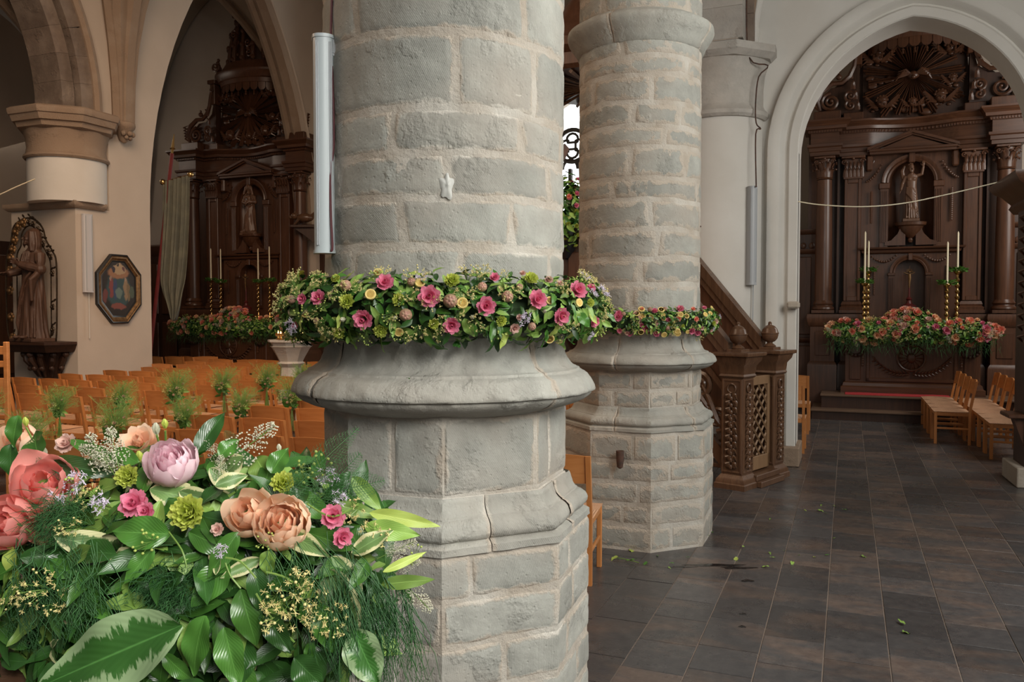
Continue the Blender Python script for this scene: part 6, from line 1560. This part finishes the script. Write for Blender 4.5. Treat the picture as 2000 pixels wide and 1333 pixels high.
def it(lst, key, n=2):
    return [(530+x*.33, 500+y*.33, key+'#%d' % (i % n), s*.33*2.72/1600/2) for i, (x, y, s) in enumerate(lst)]
items = it([(290,255,95),(200,260,70),(550,370,120),(675,170,105),(935,245,130),(1265,300,115),(1065,405,100),(1560,265,120),(1700,355,110),(1800,215,120),(1880,200,65),(1320,140,60),(1895,385,75),(155,405,50)], 'pink')
items += it([(1430,420,65),(1640,160,55),(1700,180,45),(1460,360,40),(1490,120,40),(60,380,50)], 'blush')+it([(190,130,90),(455,280,105),(755,265,90),(650,430,95),(410,440,90),(1070,165,105),(1530,155,100),(1350,380,75),(960,400,75),(1870,280,65),(390,150,65)], 'green')
items += it([(450,185,65),(1060,270,78),(795,350,70),(1390,245,66),(835,165,50),(1245,195,54),(1535,410,48),(135,265,55),(1465,195,40),(280,385,40)], 'pod', 1)+it([(590,235,62),(885,175,58),(1130,285,64),(635,115,55),(215,345,45),(755,440,52),(1635,270,48),(1640,480,58),(1805,280,52),(1855,155,50)], 'button', 1)
items += it([(340,90,40),(735,365,50),(435,370,45),(1605,330,40),(1190,360,45),(935,120,30)], 'bud', 1)
pier_garland(*P1, 1.765, .527, .115, 'large flower garland with pink and lime blooms around the nearest stone pier', items, 250, 1100, .062, 21, .85, 26)
rr = random.Random(5); items = []
for i in range(75):
    px = rr.uniform(1168, 1400); py = rr.uniform(598, 660); u = (px-1247)/150; key = rr.choice(('pink#0','pink#1','pink#0','green#0','button#0','button#0','pod#0','blush#0','blush#1','coral#0','green#1','linden#0'))
    items.append((px, py, key, (rr.uniform(.014,.024) if not key.startswith('linden') else .03)))
for px, py, sz in ((1208,621,.045),(1263,641,.042),(1305,626,.03),(1328,606,.038),(1350,645,.036),(1362,648,.034),(1230,650,.028),(1278,610,.03)): items.append((px, py, 'pink#1', sz*.75))
pier_garland(*P2, 1.685, .525, .092, 'second, smaller flower garland around the farther stone pier', items, 200, 900, .048, 33, .55, 14)
# garlands on the altars
def altar_garland(X0, X1, Yf, zt, label, seed, k, mound):
    g = thing('altar_garland', ((X0+X1)/2, Yf, zt), label, 'garland'); rr = random.Random(seed); L = X1-X0
    def gen(r):
        u = r.random(); b = r.uniform(-1.5, 1.5); x = X0+L*u; q = .17*k*min(1, 6*min(u, 1-u)+.35); n = Vector((.15*r.uniform(-1,1)+(u-.5)*.4, -math.cos(b), math.sin(b))); return Vector((x, Yf, zt))+Vector((n.x*q, n.y*q*.9, n.z*q)), n.normalized()
    def genm(r):
        a = r.uniform(PI, 2*PI); b = r.uniform(0, 1.4); n = Vector((math.cos(a)*math.cos(b), math.sin(a)*math.cos(b), math.sin(b))); return Vector(((X0+X1)/2+n.x*mound[0], Yf+.10+n.y*.15, zt+.08+n.z*mound[1])), n
    gg = lambda r: gen(r) if r.random() < .8 else genm(r)
    m = MB(); m.tube([(X0+.05, Yf, zt), (X1-.05, Yf, zt)], .10*k, 8); m.ball(((X0+X1)/2, Yf+.1, zt+.08), 1, 12, 8, (mound[0]*.8, .12, mound[1]*.8)); m.obj('moss_core', M['fern'], g, world=True)
    foliage_stuff(g, gg, 1500, seed, (.06, .12)); 
    def low(r): p, n = gen(r); p.z = zt-r.uniform(.05,.30)*k; p.y = Yf-.14*k+r.uniform(-.03,.05); return p, Vector((0,-.4,-1))
    hairs(g, low, 700, .13, .0022, M['fern'], seed, 'trailing_fern'); hairs(g, gg, 300, .10, .0022, M['fern_light'], seed+1, 'grass_tufts')
    keys = ['coral#0','peach#0','peach#1','peach#0','blush#1','coral#1','coral#0','pink#1']
    for i in range(150):
        p, n = gg(rr); 
        if n.y > -.15 and n.z < .3: continue
        if p.z < zt-.03 and rr.random() < .6: continue
        key = rr.choice(keys); big = rr.random() < .45
        part(g, key, frame(p+n*.02, n+Vector((0,-.5,.1)), rr.uniform(0,6), (rr.uniform(.062,.078) if big else rr.uniform(.028,.045))/R0_))
    for i in range(36): p, n = gg(rr); part(g, rr.choice(('linden#0','astilbe#0','berries#0')), frame(p, n, rr.uniform(0,6), 1.8))
    return g
zt = at(1780, 650, Y=14.7).z
altar_garland(-.30, 2.18, 14.72, zt+.02, 'long garland of coral and peach roses across the right altar table', 3, 1.0, (.42, .26))
q0, q1 = at(338, 640, Y=14.75), at(580, 640, Y=14.75)
altar_garland(q0.x, q1.x, 14.72, q0.z+.04, 'long garland of coral and pink roses across the left altar table', 4, 1.15, (.5, .32))
for px, pw, pt, lab in ((1688,553,452,'front left'),(1695,530,470,'rear left'),(1849,555,472,'shorter, front right'),(1869,530,452,'taller, rear right')):
    Y = 15.0 if 'front' in lab else 15.22; b = at(px, 600, Y=Y); candlestick((b.x, Y, 1.505), at(px, pw, Y=Y).z, at(px, pt, Y=Y).z, 'brass candlestick with green wreath and tall candle, '+lab+' one on the right altar', 'candlesticks on the right altar')
for i, (px, pw, pt) in enumerate(((413,548,485),(432,552,486),(505,552,485),(527,549,481))):
    Y = 15.15; b = at(px, 600, Y=Y); candlestick((b.x, Y, 1.58), at(px, pw, Y=Y).z, at(px, pt, Y=Y).z, ['leftmost','second from left','third from left','rightmost'][i]+' brass candlestick with lit-height candle on the left altar'.replace('lit-height','tall'), 'candlesticks on the left altar')
b = at(1775, 606, Y=15.35); crucifix((b.x, 15.35, b.z), at(1775, 520, Y=15.35).z-b.z, 'small gilt crucifix on dark red foot in the right altar lower niche')
b = at(481, 606, Y=15.3); crucifix((b.x, 15.3, b.z), at(481, 530, Y=15.3).z-b.z, 'small gilt crucifix in the left altar lower niche')
# red-green arrangement on the pulpit edge
fa = thing('flower_arrangement', (-2.92, 8.72, 2.66), 'tall red and green flower arrangement glimpsed between the two piers', 'bouquet')
def genf(r): d = Vector((r.gauss(0,1), r.gauss(0,1), r.gauss(0,1))).normalized(); return Vector((-2.92, 8.68, 2.86))+Vector((d.x*.28, d.y*.2, d.z*.42))*r.uniform(.6,1), d
foliage_stuff(fa, genf, 700, 8, (.07,.15)); rr = random.Random(8)
for i in range(60): p, n = genf(rr); part(fa, rr.choice(('coral#0','pink#0')) if p.z > 2.9 else 'green#0', frame(p+n*.06, n, rr.uniform(0,6), .8))
m = MB(); m.M = T(-2.92, 8.72, 2.45); m.lathe([(.03,-.1),(.10,0),(.14,.14),(.15,.21),(.13,.21)], n=14); m.obj('bowl', M['black'], fa, world=True)
# ------------------------------------------------ foreground bouquet on an oak stand
RV = Vector((cY, sY, 0)); FW = Vector((-sY, cY, 0)); UP = Vector((0, 0, 1))
def bd(px, py):
    s = min(1, max(.15, (py-800)/280)); return 1.56-.27*math.sqrt(max(0, 1-((px-380)/520)**2))*s
c0 = at(385, 1130, d=1.58)
bq = thing('foreground_bouquet', (c0.x, c0.y, 1.06), 'large peony bouquet with glossy trailing leaves in the left foreground', 'bouquet')
stand = thing('oak_stand', (c0.x, c0.y, 0), 'brown wooden stand beneath the foreground peony bouquet', 'stand'); stand.rotation_euler.z = YAW
zt_ = at(300, 1316, d=1.42).z
def spart(nm, *b): mm = MB(); mm.box(*b, .008); mm.obj(nm, M['oak_mid'], stand)
spart('top_board', -.36, .23, -.24, .25, zt_-.035, zt_)
for x in (-.33, .16):
    for y in (-.21, .18): spart('leg', x, x+.045, y, y+.045, 0, zt_-.035)
spart('apron', -.29,.17,-.20,-.18,zt_-.14,zt_-.035); spart('apron', -.29,.17,.19,.21,zt_-.14,zt_-.035); spart('shelf', -.30,.18,-.18,.2,.25,.28)
m = MB(); cc = at(385, 1110, d=1.62); m.ball(tuple(cc), 1, 24, 14, (.30,.17,.175)); m.obj('moss_core', M['leaf_dark'], bq, world=True)
rr = random.Random(77)
def genb(r):
    while True:
        px, py = r.uniform(-90, 760), r.uniform(880, 1330)
        e = ((px-370)/430)**2+((py-1130)/245)**2
        if e < 1: break
    q = at(px, py, d=bd(px, py)+r.uniform(.03,.12)); return q, (-FW*.8+UP*(1-(py-860)/480)+RV*((px-380)/420)).normalized()
foliage_stuff(bq, genb, 1500, 12, (.04,.085), ('leaf_dark','leaf_mid','leaf_dark','leaf_light'))
def hl(p0, p1, w, mat, lift=.0, tilt=0., dd=0, seed=0, bend=.2, fold=.22, name='leaf'):
    """single large leaf from image point p0 to p1"""
    d0 = bd(*p0)+dd; d1 = d0-.02-lift; a, b = at(*p0, d=d0), at(*p1, d=d1); v = b-a; L = v.length; n = -FW*1.0+UP*.35+RV*tilt
    lm = leaf(L, w*d0/1600*1.15, bend, fold, .07, seed=seed, nu=8, nv=18); o = part(bq, None, frame(a, n, 0, 1, ydir=v), name, lm.mesh('leaf', M[mat], 180)); return o
o = hl((356,1222),(-4,1352),122,'leaf_hosta',.05,-.15,-.05,1,.10,.12,'broad_leaf'); o['label'] = 'broad leaf with pale green margins'
for i, (p0, p1, w_, mt) in enumerate((((332,1044),(206,1034),52,'leaf_mid'),((447,1100),(372,1188),48,'leaf_mid'),((400,1203),(368,1328),48,'leaf_mid'),((438,1226),(448,1345),46,'leaf_mid'),((470,1152),(500,1270),46,'leaf_mid'),((496,1110),(505,1185),34,'leaf_dark'),
    ((612,1256),(590,1292),20,'leaf_mid'),((575,1285),(625,1345),44,'leaf_dark'),((648,1088),(706,1150),36,'leaf_vari'),((640,1112),(690,1252),56,'leaf_vari'),((475,893),(395,940),40,'leaf_vari'),((688,1082),(742,1034),30,'leaf_vari'),((500,895),(512,935),40,'leaf_light'),((530,925),(545,872),34,'leaf_mid'),
    ((688,932),(740,992),26,'leaf_light'),((722,1002),(836,1020),24,'leaf_lime'),((712,1030),(820,1046),32,'leaf_light'),((652,985),(730,1000),22,'leaf_light'),((745,1142),(822,1132),22,'leaf_light'),((748,1118),(802,1090),14,'leaf_lime'),((36,812),(-6,850),28,'leaf_mid'),((78,898),(6,856),46,'leaf_mid'),((22,868),(10,935),34,'leaf_dark'),
    ((92,903),(184,914),34,'leaf_dark'),((134,860),(202,884),20,'leaf_mid'),((106,1048),(290,1092),44,'leaf_vari'),((292,956),(388,972),42,'leaf_vari'),((188,898),(206,938),14,'leaf_lime'),((384,885),(384,833),32,'leaf_dark'),((428,892),(446,858),28,'leaf_mid'),((684,922),(640,966),18,'leaf_dark'),((560,965),(640,1000),38,'leaf_mid'),((600,950),(560,985),30,'leaf_dark'),
    ((270,905),(210,880),24,'leaf_mid'),((340,925),(420,1010),24,'leaf_mid'),((350,975),(295,1000),22,'leaf_mid'),((600,1040),(690,1075),30,'leaf_mid'),((530,1075),(500,1120),30,'leaf_light'),((545,1030),(620,1085),34,'leaf_vari'),((370,1040),(430,1080),36,'leaf_mid'),((395,1010),(378,1045),20,'leaf_mid'),((445,975),(455,1020),14,'leaf_mid'),((150,1120),(60,1100),30,'leaf_mid'),((95,1000),(20,990),40,'leaf_vari'),((20,1060),(-10,1150),26,'leaf_lime'),
    ((40,1090),(110,1080),34,'leaf_dark'),((465,1040),(400,1130),34,'leaf_mid'),((520,1200),(560,1280),36,'leaf_dark'),((340,1200),(300,1290),34,'leaf_dark'),((480,1250),(470,1330),40,'leaf_dark'),((690,1230),(740,1345),60,'leaf_hosta'),((620,1180),(650,1260),40,'leaf_mid'),((300,1070),(240,1130),30,'leaf_mid'),((420,950),(470,925),26,'leaf_vari'),((350,960),(420,985),30,'leaf_vari'),((410,915),(450,960),26,'leaf_vari'))):
    hl(p0, p1, w_*1.1, mt, rnd.uniform(-.01,.05), rnd.uniform(-.35,.35), rnd.uniform(-.03,.02), i, rnd.uniform(.05,.35))
for i in range(150):
    p, n = genb(rr); d = (RV*rr.uniform(-1,1)+UP*rr.uniform(-1.2,.6)-FW*.3).normalized(); mt = rr.choice(('leaf_mid','leaf_mid','leaf_dark','leaf_light','leaf_vari','leaf_dark'))
    part(bq, None, frame(p-FW*.03, n+Vector((rr.uniform(-.5,.5),rr.uniform(-.5,.5),rr.uniform(-.2,.4))), 0, rr.uniform(.5,1.05), ydir=d), 'leaf', rr.choice(LF[mt]))
def hero(kind, mat, px, py, rpx, name, seed, tilt=(0,.5), dd=-.02, label=None):
    d = bd(px, py)+dd; q = at(px, py, d=d); r = rpx*d/1600; n = (-FW+RV*tilt[0]+UP*tilt[1]).normalized()
    core = MB(); core.ball((0,0,-r*.25), r*.35, 8, 6); o = part(bq, None, frame(q, n, seed), name, core.mesh('core', M['stem'], 180))
    for mm in bloom(kind, r*1.0, seed): part(None, None, Matrix.Identity(4), 'petal', mm.mesh('petal', P_[mat], 180), sub=o)
    if label: o['label'] = label
    return o
hero('peony', 'peony_pink', 336, 908, 60, 'peony', 1, (.1,1.1), label='pale pink double peony')
hero('open', 'peony_coral', 86, 950, 68, 'peony', 2, (.3,.9)); hero('open', 'peony_coral', 20, 1022, 56, 'peony', 3, (-.2,.5)); hero('open', 'peony_coral', 88, 1032, 38, 'peony', 4, (.1,.0), dd=.0)
hero('open', 'peony_peach', 486, 1005, 50, 'peony', 5, (-.2,.8)); hero('peony', 'peony_peach', 552, 1025, 66, 'peony', 6, (.15,.7))
hero('open', 'peony_peach', 36, 862, 42, 'peony', 7, (0,.9), dd=.06); hero('rose', 'peony_peach', 275, 872, 46, 'peony', 8, (0,.9), dd=.07)
def hf(key, px, py, rpx, tilt=(0,.4), dd=-.02, name=None, roll=0):
    d = bd(px, py)+dd; return part(bq, key, frame(at(px, py, d=d), -FW+RV*tilt[0]+UP*tilt[1], roll, rpx*d/1600/R0_), name)
hf('green#0', 368, 1003, 42); hf('green#1', 250, 932, 28); hf('green#0', 552, 945, 28, (.3,.6)); hf('pink#0', 262, 985, 30, (.1,.6)); hf('pink#1', 650, 1010, 26, (.3,.4)); hf('pink#0', 668, 1050, 22, (.6,.1)); hf('pink#1', 285, 1000, 20); hf('blush#0', 130, 868, 22, (0,.6)); hf('blush#1', 425, 1035, 14)
for px, py, r_ in ((305,838,16),(322,828,13),(50,824,12),(84,885,17),(272,892,15),(543,892,16),(545,875,10)): hf('budg#0' if r_ in (12,13,15) else 'bud#0', px, py, r_*.8, (.0,4), dd=.0)
for px0, py0, px1, py1 in ((306,850,312,890),(323,842,318,890),(51,835,68,880),(84,898,92,925),(272,902,262,930),(543,900,530,940)):
    m = MB(); d = bd(px0, py0); m.tube([at(px0, py0, d=d), at((px0+px1)/2+3, (py0+py1)/2, d=d+.01), at(px1, py1, d=d+.03)], .002, 6); m.obj('stem', M['stem'], bq, world=True)
def pl(key, p0, p1, sc=1.0, dd=0, name=None):
    a, b = at(*p0, d=bd(*p0)+dd), at(*p1, d=bd(*p1)+dd-.01); v = b-a; L = .12 if key != 'astilbe#1' else .09
    if key.startswith('fern'): L = .16 if key[-1] == '0' else .22
    part(bq, key, frame(a, -FW+UP*.2, 0, v.length/L*sc, ydir=v), name)
for p0, p1 in (((225,930),(205,870)),((235,925),(240,862)),((215,915),(178,880)),((440,905),(530,848)),((436,900),(412,868)),((745,1060),(760,1040)),((752,1085),(800,1062)),((770,1110),(812,1098)),((780,1130),(830,1172)),((430,945),(440,905)),((750,1075),(785,1075)),((225,915),(190,905))): pl('astilbe#0', p0, p1, 1.15)
for p0, p1, k in (((540,990),(690,862),1),((600,1000),(700,905),0),((620,970),(750,940),0),((160,1010),(70,1000),0),((170,1020),(100,1060),0),((180,1000),(110,975),0),((170,990),(215,960),0),((310,1170),(380,1110),0),((330,1190),(260,1150),0),((320,1180),(300,1110),0),((340,1190),(400,1170),0),((20,1130),(90,1160),0),((30,1180),(110,1220),0),((0,1200),(60,1280),0),
                  ((150,1060),(60,1050),1),((470,880),(445,845),0),((120,940),(60,900),0),((230,1000),(180,1060),0)): pl('fern#%d' % k, p0, p1, 1)
def geng(r):
    px = r.uniform(640, 790); py = r.uniform(1090, 1190); return at(px, py, d=bd(px, py)+.02), Vector((0,0,-1))
def grass_fall(n, seed, x0, x1, y0, y1, ln):
    r = random.Random(seed); m = MB()
    for i in range(n):
        px, py = r.uniform(x0, x1), r.uniform(y0, y1); d = bd(px, py)-.01; a = at(px, py, d=d); L = r.uniform(*ln)
        b = a+RV*r.uniform(-.02,.05)+UP*(-L*.5)-FW*.02; c_ = b+RV*r.uniform(-.015,.03)+UP*(-L*.5); m.tube([a+UP*.01, a.lerp(b,.5)+RV*.006, b, c_], [.0008,.0009,.0007,.0003], 3, cap=False)
        for k in range(5): q = a.lerp(c_, .2+.15*k); m.tube([q, q+RV*r.uniform(-.012,.012)+UP*r.uniform(-.02,.0)], [.0006,.0003], 3, cap=False)
    o = m.obj('trailing_fern', M['fern'], bq, world=True, smooth=180); o['kind'] = 'stuff'
grass_fall(170, 5, 620, 800, 1120, 1230, (.06,.16)); grass_fall(120, 6, 20, 200, 1060, 1200, (.03,.08)); grass_fall(50, 7, 520, 700, 1040, 1200, (.05,.12))
hairs(bq, lambda r: (at(115+r.gauss(0,26), 1012+r.gauss(0,20), d=1.36), (-FW+UP*.3)), 500, .035, .0006, M['fern'], 9, 'fern_tufts'); hairs(bq, lambda r: (at(325+r.gauss(0,30), 1155+r.gauss(0,25), d=1.30), (-FW+UP*.3)), 420, .032, .0007, M['fern'], 10, 'fern_tufts')
for px, py, key, sz in ((580,1158,'linden#0',1.1),(560,1195,'linden#0',1.1),(540,1170,'linden#1',1.1),(600,1135,'linden#1',.9),(640,1190,'linden#1',1.0),(655,1210,'linden#0',.8),(620,1215,'linden#1',.8),(185,975,'linden#1',.8),(150,1030,'linden#1',.8),(100,1150,'linden#0',.9),(60,1165,'linden#1',.9),(20,1185,'linden#1',.8),(120,1180,'linden#1',.8),(165,935,'lilac#0',.9),(130,975,'lilac#0',.8),(210,990,'lilac#0',.7),(150,950,'berries#0',.9),(740,1040,'linden#0',.8),(700,990,'linden#1',.9),(650,935,'lilac#0',.8),(625,920,'berries#0',1.0),(662,975,'lilac#0',.6),(590,935,'berries#0',.9),(440,1070,'lilac#0',.5),(810,1088,'berries#0',.7),(520,1060,'berries#0',.6),(300,1060,'berries#0',.8)):
    part(bq, key, frame(at(px, py, d=bd(px, py)-.01), -FW+UP*rr.uniform(-.1,.7)+RV*rr.uniform(-.5,.5), rr.uniform(0,6), sz*.8))
# arching leaf stems
for P in (((500,1160),(525,1200),(560,1240),(575,1255)),((440,1090),(470,1098),(500,1130)),((520,1118),(560,1130),(600,1160)),((330,1040),(355,1075),(365,1110)),((470,1150),(450,1125),(440,1100)),((60,1040),(20,1020),(-20,1045)),((600,985),(650,1010),(700,985))):
    m = MB(); m.tube(smooth_path([at(*p, d=bd(*p)-.03) for p in P]), .0016, 5); m.obj('stem', M['stem'], bq, world=True)
# ------------------------------------------------ posies tied to the aisle chairs
pz = thing('chair_posy', (0,0,0))
rr = random.Random(3); m = MB()
for i in range(16): m.tube([(rr.uniform(-.02,.02), rr.uniform(-.02,.02), -.22), (0,0,-.02), (rr.uniform(-.06,.06), rr.uniform(-.05,.05), rr.uniform(.05,.12))], [.002,.0025,.0015], 4)
m.obj('stems', M['stem'], pz)
m = MB()
for i in range(240):
    a = rr.uniform(0, 2*PI); q = rr.uniform(.1,1)*.17; z = rr.uniform(.02,.23); b = Vector((rr.uniform(-.02,.02), rr.uniform(-.02,.02), rr.uniform(-.02,.05))); e = Vector((q*math.cos(a), q*math.sin(a), z)); m.tube([b, b.lerp(e,.6)+Vector((0,0,.02)), e], [.0011,.0009,.0006], 3, cap=False)
    for k in range(3): m.tube([e, e+Vector((rr.uniform(-.04,.04), rr.uniform(-.04,.04), rr.uniform(-.02,.04)))], [.0009,.0006], 3, cap=False)
o = m.obj('feather_grass', M['fern_light'], pz, smooth=180); o['kind'] = 'stuff'
for i in range(10):
    a = rr.uniform(0, 2*PI); d = Vector((math.cos(a)*.6, math.sin(a)*.6, rr.uniform(-.6,1))); o = bpy.data.objects.new('leaf', rr.choice(LF[rr.choice(('leaf_mid','leaf_light'))])); COL.objects.link(o); o.parent = pz; o.matrix_basis = frame((rr.uniform(-.02,.02), rr.uniform(-.02,.02), rr.uniform(-.06,.06)), d.cross(Vector((0,0,1)))+Vector((0,0,.3)), 0, rr.uniform(.6,1.2), ydir=d)
for key, x, y, z, s in (('blush#0',.03,-.05,.08,.42),('blush#1',-.04,-.04,.05,.36),('pod#0',.0,-.06,.02,.3),('blush#0',.05,.02,.11,.3),('linden#0',-.06,-.03,.05,1.1),('linden#1',.06,-.03,.03,1.1),('green#0',-.02,-.05,.10,.35)):
    o = bpy.data.objects.new(NAMES[key.split('#')[0]], MESH[key]); COL.objects.link(o); o.parent = pz; o.matrix_basis = frame((x,y,z), (x,-.6+y,.6), 1, s)
k = 0
for (X, lab, grp, ys, zoff) in ((-6.99, 'left', 'posies on the left side of the aisle', rows_y[1:9], .0), (-5.40, 'right', 'posies on the right side of the aisle', rows_y[0:8], -.02)):
    for ri, y in enumerate(ys):
        o = pz if k == 0 else copy_tree(pz); k += 1; o.location = (X+rnd.uniform(-.03,.03), y-.10, .80+zoff); o.rotation_euler.z = rnd.uniform(-.8,.8); s = rnd.uniform(1.0,1.3); o.scale = (s,s,s); tag(o, 'grass posy tied to the aisle-end chair of the %s block, %s row from the camera' % (lab, ORD[ri]), 'posy', grp)
# ------------------------------------------------ leaves dropped on the floor
fl_items = [(1208,1090,.07),(1222,1098,.06),(1385,1048,.05),(1393,1042,.04),(1450,1068,.035),(1440,1091,.045),(1503,1080,.03),(1515,1091,.03),(1547,1099,.04),(1502,1109,.05),(1611,1086,.03),(1680,1087,.045),(1595,998,.05),(1657,998,.04),(1627,989,.03),(1605,987,.03),(1768,1223,.05),(1763,1238,.05),(1285,1088,.03),(1318,1102,.03),(1304,1109,.025),(1588,1090,.025),(1561,1085,.02),(1632,1052,.02),(1530,1077,.02),(1340,1090,.02),(1230,1075,.05),(1265,1100,.05),(1610,1003,.03),(1570,997,.025),(1505,1014,.025)]
for i, (px, py, L) in enumerate(fl_items):
    q = at(px, py, Z=.004); o = bpy.data.objects.new('fallen_leaf', LF[rnd.choice(('leaf_light','leaf_mid','leaf_lime'))][i % 3]); COL.objects.link(o)
    o.location = (q.x, q.y, .006+L*.1); o.rotation_euler = (rnd.uniform(-.1,.1), rnd.uniform(-.1,.1), rnd.uniform(0, 6)); o.scale = (L/.075,)*3; tag(o, 'fallen green leaf scrap lying on the dark floor tiles', 'leaf', 'leaf scraps on the floor tiles')
q = at(1205, 1092, Z=.004); m = MB(); m.tube([(0,0,.006),(.08,-.03,.012),(.17,-.05,.006)], .003, 5); o = m.obj('fallen_twig', M['stem']); o.location = q; tag(o, 'green twig lying at the foot of the second stone pier', 'twig')
q = at(800, 741, d=2.72); o = bpy.data.objects.new('fallen_leaf', LF['leaf_mid'][0]); COL.objects.link(o); o.location = q; o.rotation_euler = (.3,.2,1); o.scale = (.25,)*3; tag(o, 'tiny green leaf resting on the moulded ring of the nearest pier', 'leaf')
wet = NT('water_film'); wet.b.inputs['IOR'].default_value = 1.33; wet.out((.018,.017,.017), .06)
for i, (px, py, a, b) in enumerate(((1395,1105,.20,.03),(1440,1110,.12,.025),(1330,1108,.1,.02),(1460,1135,.04,.02),(1450,1225,.02,.015),(1452,1200,.02,.012))):
    q = at(px, py, Z=0); m = MB(); n = 18; m.add([(0,0,.003)]+[(a*(1+.25*math.sin(3*t*2*PI/n+i))*math.cos(2*PI*t/n), b*(1+.3*math.sin(5*t*2*PI/n))*math.sin(2*PI*t/n), .0015) for t in range(n)], [(0,1+t,1+(t+1)%n) for t in range(n)])
    o = m.obj('water_puddle', wet.mat); o.location = q; o.rotation_euler.z = YAW; tag(o, 'small wet puddle on the tiles near the second stone pier', 'puddle', 'water drops by the second pier')
